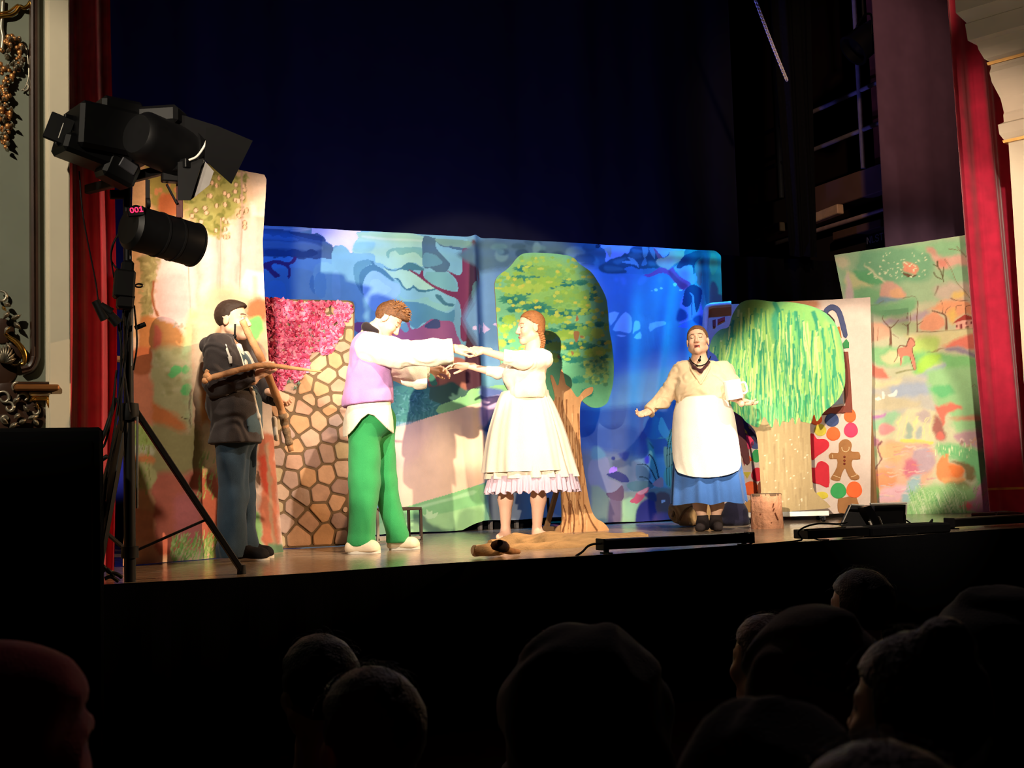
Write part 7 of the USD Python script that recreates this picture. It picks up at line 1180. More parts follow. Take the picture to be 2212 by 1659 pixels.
# ---- fixtures on the crossbar
def box_lamp():
    t = thing('profile_lantern', 'bulky black profile lantern with a colour frame on the left of the stand', 'stage light'); Yb = 6.52
    c = sp(212, 296, Yb); R = rot((0, 1, 0), 11) @ rot((0, 0, 1), 20)
    def lb(x0, y0, x1, y1, d, ang, name, Y=Yb, m=M_blackmetal, bev=.02): a, b = sp(x0, y1, Y), sp(x1, y0, Y); return obj(name, bx((a + b) / 2, (b[0] - a[0], d, b[2] - a[2]), rot((0, 1, 0), ang) @ rot((0, 0, 1), 15), bev=bev), m, t)
    lb(150, 252, 330, 335, .26, 3, 'body'); lb(205, 226, 300, 256, .2, 2, 'lamp_cap'); lb(120, 322, 280, 352, .22, 14, 'lower_housing'); lb(215, 345, 292, 395, .16, 22, 'lens_tube'); lb(246, 352, 285, 372, .17, 28, 'label_plate', m=mat('dull_steel', (60, 60, 64), .4, .5, metal=.6), bev=.004)
    P0, P1 = sp(139, 252, Yb - .08), sp(118, 306, Yb - .08); d = P1 - P0; fr = []
    wv = np.array([.10, .05, 0]); q = [P0, P0 + wv * .9, P1 + wv * .9, P1]
    for k in range(4): fr.append(bar(q[k], q[(k + 1) % 4], .02, .03, bev=.003))
    fr.append(bar(P0 - wv * .02, P1 - wv * .02, .025, .12, bev=.004)); obj('colour_frame', fr, M_blackmetal, t)
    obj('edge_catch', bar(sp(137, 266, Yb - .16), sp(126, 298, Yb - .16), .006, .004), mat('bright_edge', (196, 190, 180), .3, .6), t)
    c1 = sp(268, 330, Yb); obj('yoke', [bar(c1, (BA * .55 + BB * .45) + [0, 0, .02], .03, .03, bev=.003)], M_blackmetal, t)
box_lamp()
LPOS = np.array([1.20, 6.66, 3.06])
def fresnel():
    t = thing('fresnel_lantern', 'black fresnel lantern with open barn doors on the right end of the crossbar', 'stage light'); Y = 6.42
    ax = np.array([.82, .55, -.12]); ax /= np.linalg.norm(ax); c = sp(372, 322, Y)
    obj('housing', lathe([(0, -.24), (.10, -.24), (.13, -.2), (.135, .06), (.15, .06), (.15, .10), (.128, .10), (.125, .02), (0, .0)], c, ax, 28), M_blackmetal, t, smooth=40)
    obj('lamp_cap', bx(c + [-.05, 0, .16], (.22, .16, .10), rot((0, 0, 1), -30), bev=.02), M_blackmetal, t)
    f0 = c + ax * .10; x, y, z = frame(ax)
    def door(edge, n, L, flare, w0, w1, name, label=None):
        s = np.cross(n, ax); d = ax * math.cos(flare) + n * math.sin(flare); h0 = f0 + n * .135; q = [h0 - s * w0, h0 + s * w0, h0 + d * L + s * w1, h0 + d * L - s * w1]; th = np.cross(s, d) * .003
        V = np.array([p - th for p in q] + [p + th for p in q]); F = [[0, 1, 2], [0, 2, 3], [4, 6, 5], [4, 7, 6]]
        for k in range(4): j = (k + 1) % 4; F += [[k, k + 4, j + 4], [k, j + 4, j]]
        m = tm(V, np.array(F)); trimesh.repair.fix_normals(m); return obj(name, m, M_gloss if label is None else mat('bare_flap', (120, 116, 112), .5, .4), t, label=label)
    
    def flap(q, Yf, m, th=.006, label=None):
        P = [sp(a, b, Yf) for a, b in q]; V = np.array(P + [p + [0, th, 0] for p in P]); n = len(P); m_ = tm(V, np.array([[0, k, k + 1] for k in range(1, n - 1)] + [[n, n + k + 1, n + k] for k in range(1, n - 1)] + sum([[[k, k + n, (k + 1) % n + n], [k, (k + 1) % n + n, (k + 1) % n]] for k in range(n)], []))); trimesh.repair.fix_normals(m_); return obj('barn_door', m_, m, t, label=label)
    M_flag = mat('flag_black', (7, 7, 8), .85, .1)
    flap([(330, 238), (400, 250), (470, 272), (446, 300), (380, 310)], 6.36, M_flag)
    # free-hanging side flap with its bare grey inner face towards the hall
    q = [(384, 350), (440, 342), (412, 432), (384, 432)]; P = [sp(a, b, 6.30) for a, b in q]; V = np.array(P + [p + [0, .008, 0] for p in P]); F = [[0, 1, 2], [0, 2, 3], [4, 6, 5], [4, 7, 6]] + sum([[[k, k + 4, (k + 1) % 4 + 4], [k, (k + 1) % 4 + 4, (k + 1) % 4]] for k in range(4)], []); m = tm(V, np.array(F)); trimesh.repair.fix_normals(m); obj('barn_door', m, M_blackmetal, t)
    q = [(440, 345), (462, 370), (452, 400), (412, 432), (414, 425)]; P = [sp(a, b, 6.33) for a, b in q]; V = np.array(P + [p + [0, .006, 0] for p in P]); n = len(P); F = [[0, k, k + 1] for k in range(1, n - 1)] + [[n, n + k + 1, n + k] for k in range(1, n - 1)] + sum([[[k, k + n, (k + 1) % n + n], [k, (k + 1) % n + n, (k + 1) % n]] for k in range(n)], []); m = tm(V, np.array(F)); trimesh.repair.fix_normals(m); obj('barn_door', m, mat('bare_flap', (120, 116, 112), .5, .4), t, label='bare grey inner side of a barn door')
    q = [(446, 276), (470, 272), (546, 304), (500, 397), (442, 345)]; P = [sp(a, b, 6.25) for a, b in q]; V = np.array(P + [p + [0, .006, 0] for p in P]); n = len(P); m = tm(V, np.array([[0, k, k + 1] for k in range(1, n - 1)] + [[n, n + k + 1, n + k] for k in range(1, n - 1)] + sum([[[k, k + n, (k + 1) % n + n], [k, (k + 1) % n + n, (k + 1) % n]] for k in range(n)], []))); trimesh.repair.fix_normals(m); obj('barn_door', m, mat('flag_black', (7, 7, 8), .85, .1), t)
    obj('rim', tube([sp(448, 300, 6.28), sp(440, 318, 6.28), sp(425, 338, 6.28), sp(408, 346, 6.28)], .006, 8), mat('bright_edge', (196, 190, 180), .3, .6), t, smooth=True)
    k = obj('yoke', tube([c + x * .14, c + x * .15 + [0, 0, -.10], BA * .3 + BB * .7 + [0, 0, .02]], .014, 8), M_blackmetal, t, smooth=True)
fresnel()
def par_can():
    t = thing('led_par_can', 'cylindrical black LED par can with a red digital readout slung under the crossbar', 'stage light'); Y = 6.50; a, b = sp(276, 490, Y), sp(430, 517, Y); b[1] += .16; a[1] -= .02; ax = b - a; L = np.linalg.norm(ax); ax /= L; r = .118
    obj('housing', lathe([(0, 0), (r * .8, 0), (r, .02), (r, L * .98), (r * 1.04, L * .98), (r * 1.04, L), (r * .9, L), (r * .88, L * .8), (0, L * .8)], a, ax, 36), M_blackmetal, t, smooth=40)
    obj('seam', [lathe([(r + .001, L * s), (r + .004, L * s), (r + .004, L * s + .012), (r + .001, L * s + .012)], a, ax, 36) for s in (.42, .66)], M_rubber, t, smooth=40)
    p = sp(293, 457, Y - .10); obj('display_panel', bx(p, (.085, .02, .05), rot((0, 1, 0), -10), bev=.004), M_gloss, t)
    dg = meshkit.text_mesh('001', .026, .003, True); T = np.eye(4); T[:3, :3] = np.stack([[.985, 0, .17], [-.17, 0, .985], [0, -1, 0]], 1); T[:3, 3] = p + [-.030, -.012, -.012]; dg.apply_transform(T); obj('red_digits', dg, mat('red_led', (255, 20, 60), .5, emit=(255, 20, 70), estr=3.0), t)
    for x, y0, y1, Yk in ((319, 388, 462, Y - .02), (388, 390, 470, Y + .02)): obj('yoke', [bar(sp(x, y0, Yk), sp(x, y1, Yk), .022 if x < 350 else .034, .012, up=(0, 1, 0), bev=.002)], M_blackmetal if x < 350 else mat('dark_red_brown_metal', (70, 34, 32), .5, .4), t)
    obj('yoke_brace', bar(sp(360, 398, Y), sp(382, 440, Y), .014, .010), M_blackmetal, t); obj('knob', cyl(sp(316, 438, Y - .05), sp(324, 438, Y - .05), .026, n=12), M_rubber, t, smooth=40); obj('screw', trimesh.creation.icosphere(1, .006).apply_translation(a + ax * L * .72 + np.array([0, -r, .02])), M_steel, t); obj('clamp', bx(sp(370, 384, 6.46), (.10, .06, .05), bev=.006), M_blackmetal, t)
par_can()
# ---------------------------------------------------------------- loudspeaker in front of the stage
sk = thing('loudspeaker', 'tall black loudspeaker stack in front of the stage at the left', 'loudspeaker'); a, b = onY(214, 927, 6.2), onY(-30, 927, 6.2); zt = float(a[2])
obj('cabinet', bx(((a[0] + b[0] - .5) / 2, 6.22, zt / 2), (a[0] - b[0] + .5, .46, zt), bev=.018), mat('speaker_black', (8, 8, 9), .8, .2, bump=.3, bscale=200), sk)
for k, (z0, z1) in enumerate(((.06, zt * .5 - .03), (zt * .5 + .03, zt - .06))): obj('grille', bx(((a[0] + b[0] - .5) / 2, 5.985, (z0 + z1) / 2), (a[0] - b[0] + .40, .02, z1 - z0), bev=.006), mat('speaker_grille', (6, 6, 7), .6, .2, bump=.6, bscale=400), sk)
obj('cable_coil', [tube([onY(x, y, 6.66) for x, y in q], .010, 8) for q in ([(222, 1222), (236, 1236), (252, 1240), (264, 1248)], [(218, 1236), (232, 1230), (246, 1246)], [(226, 1250), (240, 1246), (256, 1256)])], M_rubber, thing('cable_heap', 'heap of black cables on the stage edge beside the loudspeaker', 'cable'), smooth=True)
# ---------------------------------------------------------------- along the front edge of the stage
def led_bar(label, p0, p1, h, legs, Y, m=M_blackmetal, depth=.10, tilt=0):
    t = thing('led_bar', label, 'stage light'); a, b = onY(*p0, Y), onY(*p1, Y); obj('housing', bar(a, b, depth, h, bev=.008), m, t)
    a, b = onY(*p0, Y), onY(*p1, Y); d = (b - a) / np.linalg.norm(b - a)
    for q, z in ((a, -1), (b, 1)): obj('end_cap', bar(q, q + d * z * .012, depth * 1.1, h * 1.15, bev=.004), M_rubber, t)
    obj('lens_strip', bar(a + d * .04 + [0, depth * .52, .01], b - d * .04 + [0, depth * .52, .01], .004, h * .6), mat('bar_lens', (40, 40, 60), .2, .6), t)
    for x in legs: c = a + d * (np.linalg.norm(b - a) * x); obj('leg', [bar(c + [0, 0, -h * .4], (c[0], Y, SZ), .02, .03, bev=.002), bx((c[0], Y, SZ + .004), (.03, .11, .008))], M_blackmetal, t)
    return t, a, b
_, a1, b1 = led_bar('long black LED bar on short legs at the stage edge near the log', (1299, 1176), (1617, 1161), .062, (.03, .965), 6.63)
obj('tape_patch', bx(b1 + [-.09, -.03, .033], (.10, .05, .004)), mat('paper_label', (150, 146, 150), .6), _)
_, a2, b2 = led_bar('black LED bar on a pin stand at the right end of the stage edge', (2052, 1129), (2260, 1117), .062, (.02,), 6.95)
bt2 = thing('batten_tray', 'short black light tray with a grey frame at the stage edge', 'stage light'); p, q = onY(1730, 1164, 6.66), onY(1862, 1158, 6.66)
obj('tray', bar(p + [0, 0, .03], q + [0, 0, .035], .16, .06, bev=.005), M_blackmetal, bt2); obj('grey_frame', [bar(onY(1736, 1145, 6.60), onY(1862, 1138, 6.60), .012, .012), bar(onY(1862, 1138, 6.60), onY(1864, 1160, 6.60), .012, .012)], mat('grey_edge', (120, 112, 108), .4, .5), bt2)
bb = thing('black_cover', 'black cloth-covered box on the stage edge beneath the floor lamps', 'box'); p, q = onY(1862, 1160, 6.70), onY(2034, 1150, 6.70); zt = float(onY(1862, 1138, 6.70)[2]); V0 = bx(((p[0] + q[0]) / 2, 6.72, (SZ + zt) / 2), (q[0] - p[0], .24, zt - SZ), bev=.012); obj('cover', V0, M_black, bb); obj('silver_strip', bar(onY(1938, 1154, 6.575), onY(1982, 1152, 6.575), .008, .008), M_steel, bb)
def floor_lamp():
    t = thing('floor_lamp', 'pair of black flood lamps with bright edges behind the cloth-covered box', 'stage light'); Y = 7.05
    P = lambda x, y, o=0: onY(x, y, Y + o)
    def panel(q, d, name, m=M_blackmetal):
        A = [P(*k) for k in q]; V = np.array(A + [p + [0.02, d, 0] for p in A]); n = len(A); m_ = tm(V, np.array([[0, k, k + 1] for k in range(1, n - 1)] + [[n, n + k + 1, n + k] for k in range(1, n - 1)] + sum([[[k, k + n, (k + 1) % n + n], [k, (k + 1) % n + n, (k + 1) % n]] for k in range(n)], []))); trimesh.repair.fix_normals(m_); return obj(name, m_, m, t)
    panel([(1818, 1136), (1838, 1091), (1880, 1094), (1890, 1140), (1826, 1140)], .05, 'flood_face', mat('mesh_black', (26, 25, 27), .6, .3, bump=.5, bscale=300)); panel([(1888, 1140), (1890, 1092), (1956, 1090), (1958, 1140)], .16, 'flood_body'); panel([(1852, 1096), (1868, 1092), (1892, 1130), (1878, 1138)], -.04, 'bracket', M_gloss)
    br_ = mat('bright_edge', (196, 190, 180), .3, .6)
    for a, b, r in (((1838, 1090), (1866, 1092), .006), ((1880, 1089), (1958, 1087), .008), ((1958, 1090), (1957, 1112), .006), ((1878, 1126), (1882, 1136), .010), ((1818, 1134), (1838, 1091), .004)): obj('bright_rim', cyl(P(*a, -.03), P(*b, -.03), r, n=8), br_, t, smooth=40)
    obj('inner_flap', bar(P(1895, 1116, -.03), P(1904, 1138, -.03), .05, .004), mat('bare_flap', (120, 116, 112), .5, .4), t); obj('foot', bx((float(P(1890, 1138)[0]), Y + .04, SZ + .03), (.42, .16, .06), bev=.006), M_blackmetal, t)
floor_lamp()
cb = thing('cable', 'thin black cable looping along the stage edge in front of the first LED bar', 'cable')
E0 = EDGE + .05
def gl(pts, z=.012): return [ground(x, y, SZ + z) if y is not None else x for x, y in pts]
obj('wire', [tube([onY(x, y, 6.62) for x, y in ((1244, 1201), (1258, 1192), (1270, 1180), (1284, 1175), (1302, 1174))], .007, 8)], M_rubber, cb, smooth=True)
cb2 = thing('cable', 'black cable drooping between the floor lamps and the right LED bar', 'cable'); obj('wire', tube([onY(x, y, 6.9) for x, y in ((1958, 1124), (1970, 1132), (1985, 1136), (2004, 1132), (2014, 1122), (2012, 1132))], .006, 8), M_rubber, cb2, smooth=True)
cb3 = thing('cable', 'black cable curling over the left end of the light tray', 'cable'); obj('wire', [tube([onY(x, y, 6.575) for x, y in ((1620, 1152), (1626, 1160), (1625, 1172), (1616, 1178), (1640, 1176), (1690, 1172), (1724, 1168), (1732, 1164), (1724, 1150), (1740, 1138), (1770, 1131), (1810, 1132), (1830, 1128))], .006, 8), tube([onY(x, y, 6.58) for x, y in ((1752, 1150), (1756, 1160), (1768, 1166), (1790, 1166))], .005, 6)], M_rubber, cb3, smooth=True)
# ---------------------------------------------------------------- props on the stage
lw = mat('split_log', (190, 148, 98), .7, .25, var=.2, scale=5, stretch=(1, 8, 8), bump=.5, bscale=30)
lgx = thing('wooden_log', 'long split log with forked bark end lying on the stage at the girl\'s feet', 'log')
G = lambda x, y, z=0: ground(x, y, SZ + z)
def strip(pts, w, h, seed):
    P = spline(pts, 8); t = np.gradient(P, axis=0); t /= np.linalg.norm(t, axis=1, keepdims=True); s = np.cross(t, [0, 0, 1.0]); r = np.random.default_rng(seed); k = len(P); wv = np.interp(np.linspace(0, 1, k), np.linspace(0, 1, len(w)), w) * (1 + .10 * np.sin(np.arange(k) * 1.1 + seed)); hv = np.interp(np.linspace(0, 1, k), np.linspace(0, 1, len(h)), h) * (1 + .12 * np.sin(np.arange(k) * .7 + seed)); prof = np.array([(-1, 0), (-.95, .5), (-.6, .9), (0, 1.0), (.55, .85), (.95, .45), (1, 0)])
    V = P[:, None] + s[:, None] * (wv[:, None] * prof[None, :, 0])[..., None] + np.array([0, 0, 1.0]) * (hv[:, None] * prof[None, :, 1])[..., None]; n = 7; V = V.reshape(-1, 3); i, j = np.meshgrid(np.arange(k - 1), np.arange(n), indexing='ij'); i, j = i.ravel(), j.ravel(); jj = (j + 1) % n
    F = np.concatenate([np.stack([i * n + j, i * n + jj, (i + 1) * n + jj], 1), np.stack([i * n + j, (i + 1) * n + jj, (i + 1) * n + j], 1)]); F = np.vstack([F, [[0, q + 1, q] for q in range(1, n - 1)], [[(k - 1) * n, (k - 1) * n + q, (k - 1) * n + q + 1] for q in range(1, n - 1)]]); m = tm(V, F); trimesh.repair.fix_normals(m); return m
obj('log', strip([G(1060, 1183), G(1110, 1180), G(1180, 1178), G(1260, 1176), G(1330, 1170), G(1390, 1165)], [.05, .11, .13, .13, .10, .04], [.05, .085, .09, .08, .06, .03], 2), lw, lgx, smooth=50)
obj('side_strip', strip([G(1075, 1189), G(1150, 1186), G(1240, 1182), G(1330, 1175)], [.03, .05, .05, .02], [.03, .045, .045, .02], 5), lw, lgx, smooth=50)
obj('branch_stub', sweep(spline([G(1080, 1184, .05), G(1052, 1188, .05), G(1030, 1190, .045)], 5), np.linspace(.045, .032, 11), 12), lw, lgx, smooth=True); obj('cut_end', sweep(spline([G(1036, 1189, .045), G(1026, 1190, .045)], 4), .036, 14), mat('cut_wood', (236, 204, 160), .7), lgx, smooth=40)
obj('bark_knot', [sweep(spline([G(1086, 1180, .09), G(1070, 1178, .14), G(1080, 1172, .17)], 5), np.linspace(.035, .015, 11), 8), sweep(spline([G(1078, 1182, .06), G(1100, 1190, .04), G(1120, 1192, .02)], 5), np.linspace(.03, .015, 11), 8), trimesh.creation.icosphere(2, .03).apply_translation(G(1090, 1182, .08))], mat('rough_bark', (150, 104, 62), .85, .2, var=.35, scale=25, bump=.3, bscale=50), lgx, smooth=True)
obj('far_piece', strip([G(1240, 1172), G(1300, 1168), G(1380, 1161), G(1400, 1160)], [.06, .09, .06, .02], [.05, .06, .04, .02], 9), lw, lgx, smooth=50)
# tree-stump seat
su = thing('tree_stump', 'short prop tree stump of pinkish bark at the right front of the stage', 'stump'); c0 = ground(1674, 1142); rS = .125; zt = float(onY(1674, 1067, c0[1] - .02)[2]) - SZ; c0[1] += .10
a = np.linspace(0, 2 * np.pi, 49)[:-1]; zz_ = np.linspace(0, zt, 14); V = []
for z in zz_: r_ = rS * (1 + .035 * np.sin(5 * a + .6) + .02 * np.sin(13 * a + z * 9) + .015 * np.sin(29 * a)) * (1.03 - .04 * z / zt); V.append(np.stack([c0[0] + r_ * np.cos(a), c0[1] + r_ * np.sin(a), np.full(48, SZ + z)], 1))
V = np.vstack(V); i, j = np.meshgrid(np.arange(13), np.arange(48), indexing='ij'); i, j = i.ravel(), j.ravel(); k = (j + 1) % 48; obj('bark', tm(V, np.concatenate([np.stack([i * 48 + j, i * 48 + k, (i + 1) * 48 + k], 1), np.stack([i * 48 + j, (i + 1) * 48 + k, (i + 1) * 48 + j], 1)])), mat('pink_bark', (222, 160, 124), .8, .2, var=.2, scale=16, bump=.8, bscale=40), su, smooth=50)
obj('top', lathe([(0, 0), (rS * .97, 0), (rS, -.006), (rS * .99, -.02)], (c0[0], c0[1], SZ + zt + .004), (0, 0, 1), 40), mat('stump_top', (120, 96, 74), .8, .2, bump=.4), su, smooth=40)
fr_ = -math.atan2(c0[0], c0[1])
for (dx, dz, w, h, an_) in ((.055, .19, .008, .03, 20), (.058, .155, .006, .022, 35), (.062, .10, .012, .06, -25), (.03, .05, .03, .008, 20), (-.055, .12, .012, .012, 0), (-.035, .06, .018, .008, 0)):
    ang = math.asin(dx / rS); n = np.array([math.sin(ang + .62), -math.cos(ang + .62), 0]) if False else np.array([math.sin(ang - .60), -math.cos(ang - .60), 0]); p = np.array([c0[0], c0[1], SZ + dz]) + n * rS * 1.01; obj('bark_mark', bar(p + np.array([0, 0, h / 2]), p - np.array([n[1] * .0, 0, h / 2]) + np.cross(n, [0, 0, 1.0]) * math.sin(math.radians(an_)) * h, .008, .006, up=n), mat('dark_bark', (120, 66, 40), .8), su)
# sack
sc_ = ground(1522, 1137); sx = np.array([.8, -.55, 0]); sx /= np.linalg.norm(sx); sy = np.array([-sx[1], sx[0], 0]); so = np.array([sc_[0], sc_[1] + .14, SZ])
sf_ = folds(.012, 10, 3, (1, 1, 1), .006, 40)
V, F = surface([EL(so + UPZ * .10, (.22, .15, .11), np.stack([sx, sy, UPZ], 1)), EL(so - sx * .10 + UPZ * .13, (.14, .12, .12), np.stack([sx, sy, UPZ], 1)), EL(so + sx * .18 + UPZ * .06, (.10, .09, .07), np.stack([sx, sy, UPZ], 1)), RC(so - sx * .02 + UPZ * .2, so + sx * .12 - sy * .12 + UPZ * .02, .022, .03, .04), RC(so - sx * .12 + UPZ * .2, so - sx * .02 - sy * .14 + UPZ * .04, .02, .03, .04)], .008, cuts((np.array([0, 0, SZ + .003]), (0, 0, -1)), base=sf_))
sac = thing('sack', 'slumped tan sack on the stage behind the feet of the woman in the apron', 'sack'); obj('cloth', (V, F), clothmat('tan_sacking', (176, 142, 98), .2, .4, scale=12), sac, smooth=True); obj('fold', [tube([so - sx * .2 + UPZ * .09 - sy * .10, so - sx * .15 + UPZ * .19 - sy * .06, so - sx * .02 + UPZ * .23, so + sx * .05 + UPZ * .20 - sy * .05], .012), tube([so - sx * .14 - sy * .13 + UPZ * .06, so - sx * .08 + UPZ * .15 - sy * .13, so + sx * .02 + UPZ * .19 - sy * .08], .010)], clothmat('tan_sacking_dark', (120, 90, 58), .2, .4), sac, smooth=True); obj('loose_end', sweep(spline([so + sx * .16 - sy * .04 + UPZ * .10, so + sx * .25 - sy * .10 + UPZ * .05, so + sx * .32 - sy * .14 + UPZ * .015], 5), np.linspace(.05, .015, 11), 10), clothmat('tan_sacking', (0, 0, 0)), sac, smooth=True)
dk = thing('dark_bundle', 'dark blue cloth bundle on the stage to the right of the tan sack', 'bundle'); o2 = ground(1590, 1137) + np.array([.06, .10, 0]); V, F = surface([EL(o2 + UPZ * .10, (.12, .08, .13), np.stack([sx, sy, UPZ], 1)), EL(o2 + UPZ * .04, (.13, .09, .06), np.stack([sx, sy, UPZ], 1))], .01, cuts((np.array([0, 0, SZ + .003]), (0, 0, -1)), base=folds(.012, 9, 6))); obj('cloth', (V, F), clothmat('navy_cloth', (26, 24, 44)), dk, smooth=True)
# metal step frame behind the bowing man
stl = thing('metal_step_frame', 'low step frame of square metal tube behind the legs of the bowing man', 'frame'); Q = lambda x, y, Y=9.5: onY(x, y, Y); mt_ = mat('brown_grey_tube', (104, 84, 72), .5, .4, metal=.3)
xL, xR = float(Q(810, 1165)[0]), float(Q(903, 1165)[0]); zt = float(Q(880, 1099)[2])
for x in (xL, xR):
    for Y in (9.42, 9.72): obj('leg', bx((x, Y, (SZ + zt) / 2), (.022, .022, zt - SZ), bev=.002), mt_ if x == xR else mat('pale_tube', (206, 190, 168), .5, .4), stl)
for Y in (9.42, 9.72): obj('top_rail', bx(((xL + xR) / 2, Y, zt), (xR - xL, .022, .022), bev=.002), mt_, stl); obj('bottom_rail', bx(((xL + xR) / 2, Y, SZ + .02), (xR - xL, .022, .022), bev=.002), mat('pale_tube', (0, 0, 0)), stl)
for x in (xL, xR): obj('side_rail', bx((x, 9.57, zt), (.022, .3, .022), bev=.002), mt_, stl)
for k, (x0, x1, y) in enumerate(((2098, 2150, 1114), (2154, 2208, 1112))): p, q = ground(x0, y), ground(x1, y - 1); bd_ = thing('loose_board', ('left' if k == 0 else 'right') + ' one of two thin brown boards on the stage before the right red curtain', 'board'); obj('plank', bar(p + [0, 0, .014], q + [0, 0, .014], .14, .024, bev=.003), mat('brown_board', (92, 66, 52), .8), bd_)
# ================================================================ heads of the audience in the dark
def hairmat(name, rgb): return mat(name, rgb, .5, .4, var=.3, scale=40, sheen=.3, bump=.5, bscale=140)
AUDK = {(1880, 1612): .75, (1245, 1392): 1.3, (1750, 1356): 1.0, (1960, 1372): .85, (2150, 1311): 1.25, (1640, 1549): .75, (1500, 1592): 1.05, (1850, 1232): 1.15, (682, 1374): 1.1}
AUD = np.random.default_rng(77)
def spectator(label, px, py, D, w_px, hair, coat=(16, 16, 20), style='short', face=(-.25, 1, .05), tilt=0.0, hood=None, group=None, strands=40, drop=.0):
    """A seated watcher seen from behind; (px, py) is the top of the head, w_px its width."""
    k = AUDK.get((px, py), 1.0); D = (.27 if hood == 'up' else .19) * k * FPX / w_px; top = at(float(px), float(py), D); hc = top - UPZ * .128 * k; t = thing('person', label, 'person', group)
    if 0: print(label, round(D, 2), np.round(top, 2))
    R = basis(face, (tilt, 0, 1)); V, F, C = head_mesh(h=.009); sh = hc - UPZ * .27 * k
    rt = R[:, 0]; rt = np.array([rt[0], rt[1], 0]); rt /= np.linalg.norm(rt); fw = np.array([-rt[1], rt[0], 0]); sk = []
    bz = .14
    Vb, Fb = surface([RC(hc - UPZ * .12 * k, sh + UPZ * .02, .055 * k, .06 * k, .03), RC(sh - rt * .09 * k, sh + rt * .09 * k, .07 * k, .07 * k, .05), RC(sh - UPZ * .1 * k, np.r_[hc[:2], bz], .10 * k, .12, .05)], .02)
    P = place(V * k, hc, R); n = len(P); obj('body', (np.vstack([P, Vb]), np.vstack([F, Fb + n])), M_skin, t, smooth=True, paint=np.vstack([C, np.tile(lin(SKIN), (len(Vb), 1))]))
    cm = clothmat('coat_%02x%02x%02x' % tuple(coat), coat, .1, .3, sheen=.4)
    pr = [RC(sh - rt * .10 * k, sh + rt * .10 * k, .085 * k, .085 * k, .06), RC(sh - rt * .13 * k - UPZ * .05 * k, np.r_[(hc - rt * .15 * k)[:2], sh[2] - .34 * k], .06 * k, .055 * k, .05), RC(sh + rt * .13 * k - UPZ * .05 * k, np.r_[(hc + rt * .15 * k)[:2], sh[2] - .34 * k], .06 * k, .055 * k, .05), RC(sh - UPZ * .08 * k - rt * .03 * k, np.r_[hc[:2], bz], .12 * k, .138, .06)]
    if hood == 'down': pr += [RC(sh - rt * .09 * k - fw * .09 * k + UPZ * .05 * k, sh + rt * .09 * k - fw * .09 * k + UPZ * .05 * k, .06 * k, .06 * k, .04)]
    obj('coat', surface(pr, .016, folds(.010, 9, int(px) % 17)), cm, t, smooth=True)
    if hood == 'up':
        obj('hood', surface([EL(hc - fw * .012 * k + UPZ * .02 * k, (.118 * k, .132 * k, .140 * k), R), RC(hc - fw * .05 * k - UPZ * .1 * k, sh, .11 * k, .12 * k, .05)], .011, folds(.016, 8, int(px) % 13, (1, 1, 1.3), .006, 30)), cm, t, smooth=True)
        return t
    hm = hairmat('hair_%02x%02x%02x' % tuple(hair), hair)
    ex_ = [EL((0, -.02, .03), (.088, .108, .102))]
    if style == 'long': ex_ += [RC((0, -.06, .0), (0, -.085, -.22), .085, .075, .05), RC((-.06, -.03, 0), (-.07, -.05, -.2), .045, .05, .04), RC((.06, -.03, 0), (.07, -.05, -.2), .045, .05, .04)]
    if style == 'bun': ex_ += [EL((0, -.06, .125), (.042, .042, .04))]
    fn = (lambda x, y, z: np.where(y < .03, -.40 - z, .03 - z + .6 * y)) if style == 'long' else (lambda x, y, z: np.where(y < .012, -.075 - z, .04 - z + .5 * y))
    V, F = hair_mesh(fn, h=.008, extra=ex_, amp=.005, sc=40, seed=int(px) % 11); obj('hair', (place(V * k, hc, R), F), hm, t, smooth=True)
    pts, cnt = [], []
    for q in range(strands):
        a = AUD.uniform(0, 6.28); b = AUD.uniform(0, 1.3); d = np.array([math.sin(b) * math.cos(a), math.sin(b) * math.sin(a), math.cos(b)]); p = d * [.092, .112, .104] + [0, -.018, .03]; tn = np.array([AUD.normal(0, 1), AUD.normal(0, 1), AUD.normal(0, .6)]); tn -= d * (tn @ d); tn /= np.linalg.norm(tn); L = AUD.uniform(.03, .07)
        for s in np.linspace(0, 1, 5): pts.append(place(p + tn * L * s + d * (.004 + .012 * s * (1 - s) * 2), np.zeros(3), np.eye(3)))
        cnt.append(5)
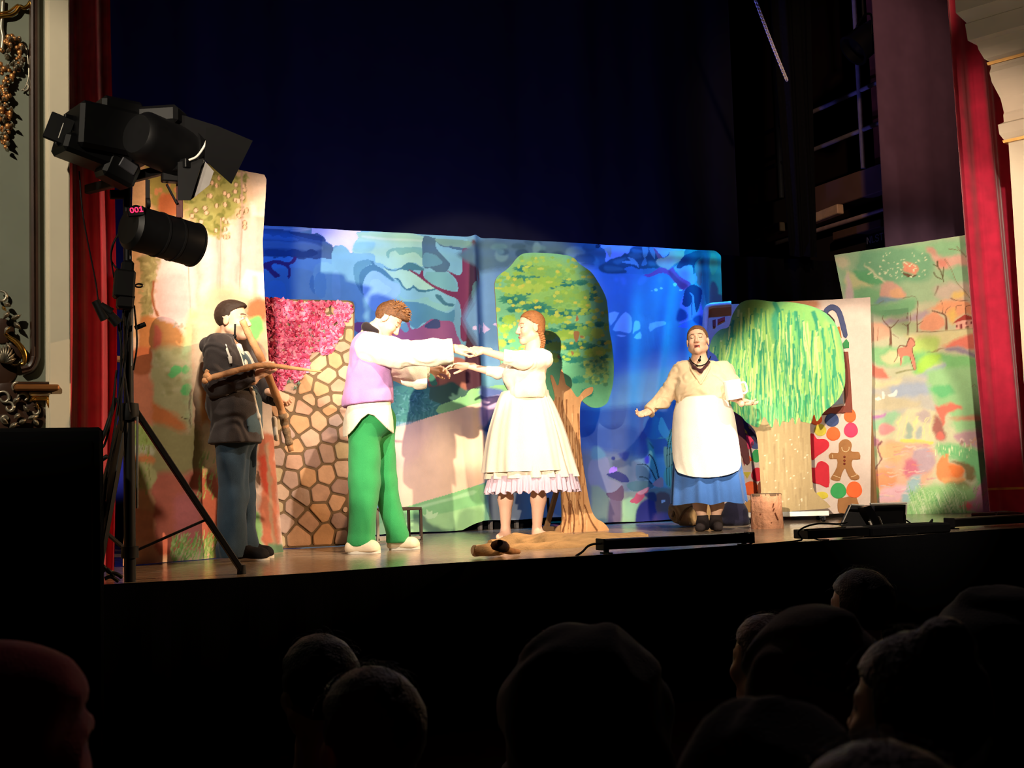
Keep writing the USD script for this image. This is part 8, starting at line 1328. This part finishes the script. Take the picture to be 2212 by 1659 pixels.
    if cnt:
        P = place(np.array(pts) * k, hc, R); c = UsdGeom.BasisCurves.Define(stage, numbered(str(t.GetPath()), 'stray_hair')); c.CreateTypeAttr('linear'); c.CreatePointsAttr(Vt.Vec3fArray.FromNumpy(P.astype(np.float32))); c.CreateCurveVertexCountsAttr(cnt); c.CreateWidthsAttr([.0009 * k]); c.SetWidthsInterpolation('constant'); UsdShade.MaterialBindingAPI.Apply(c.GetPrim()).Bind(hm); setd(c.GetPrim(), kind='stuff')
    return t
spectator('dark round head at the left of the audience, just behind a fairer one', 682, 1374, 4.3, 170, (24, 22, 24))
spectator('brown short-haired head low in front of the dark round head', 792, 1446, 3.2, 225, (78, 58, 54), strands=60)
spectator('fair head with loose strands peeping over a big dark hood near the middle', 1192, 1374, 3.9, 140, (120, 84, 84), strands=50)
spectator('very large dark hood near the middle of the audience', 1245, 1392, 2.3, 400, (20, 24, 30), coat=(20, 26, 34), hood='up')
spectator('auburn head beside the tan hood right of the middle', 1648, 1330, 3.6, 150, (112, 78, 72), strands=50)
spectator('tan folded hood right of the middle', 1750, 1356, 2.9, 330, (60, 40, 36), coat=(74, 54, 46), hood='up')
spectator('far dark head with fine loose hair, highest of the audience', 1850, 1232, 5.0, 125, (30, 26, 28), strands=60)
spectator('pointed dark fur hat or hood between the tan hood and the green hood', 1960, 1372, 2.4, 260, (44, 32, 38), coat=(34, 26, 32), style='bun', strands=70)
spectator('large dark green hood at the right edge of the audience', 2150, 1311, 2.4, 380, (20, 26, 26), coat=(26, 36, 38), hood='up')
spectator('brown hood at the bottom of the frame right of the middle', 1640, 1549, 1.7, 420, (40, 34, 30), coat=(52, 40, 36), hood='up')
spectator('dark reddish hair at the bottom edge at the right', 1880, 1612, 1.6, 380, (78, 44, 58), strands=90)
t = spectator('person in a red jacket at the bottom left corner wearing a shiny hair band', -10, 1436, 1.75, 470, (40, 20, 24), coat=(196, 30, 50), hood='up', face=(.1, 1, 0))
p0 = [at(x, y, 1.45) for x, y in ((20, 1600), (48, 1603), (72, 1612), (92, 1628), (106, 1648), (112, 1670))]
obj('hair_band', tube(p0, .0032, 8), mat('shiny_band', (210, 206, 200), .15, .8, metal=.6), t, smooth=True)
# rows of seats under the watchers
sm = mat('seat_plush', (60, 16, 20), .9, .15, sheen=.4); fmd = mat('seat_wood', (50, 30, 22), .5, .4)
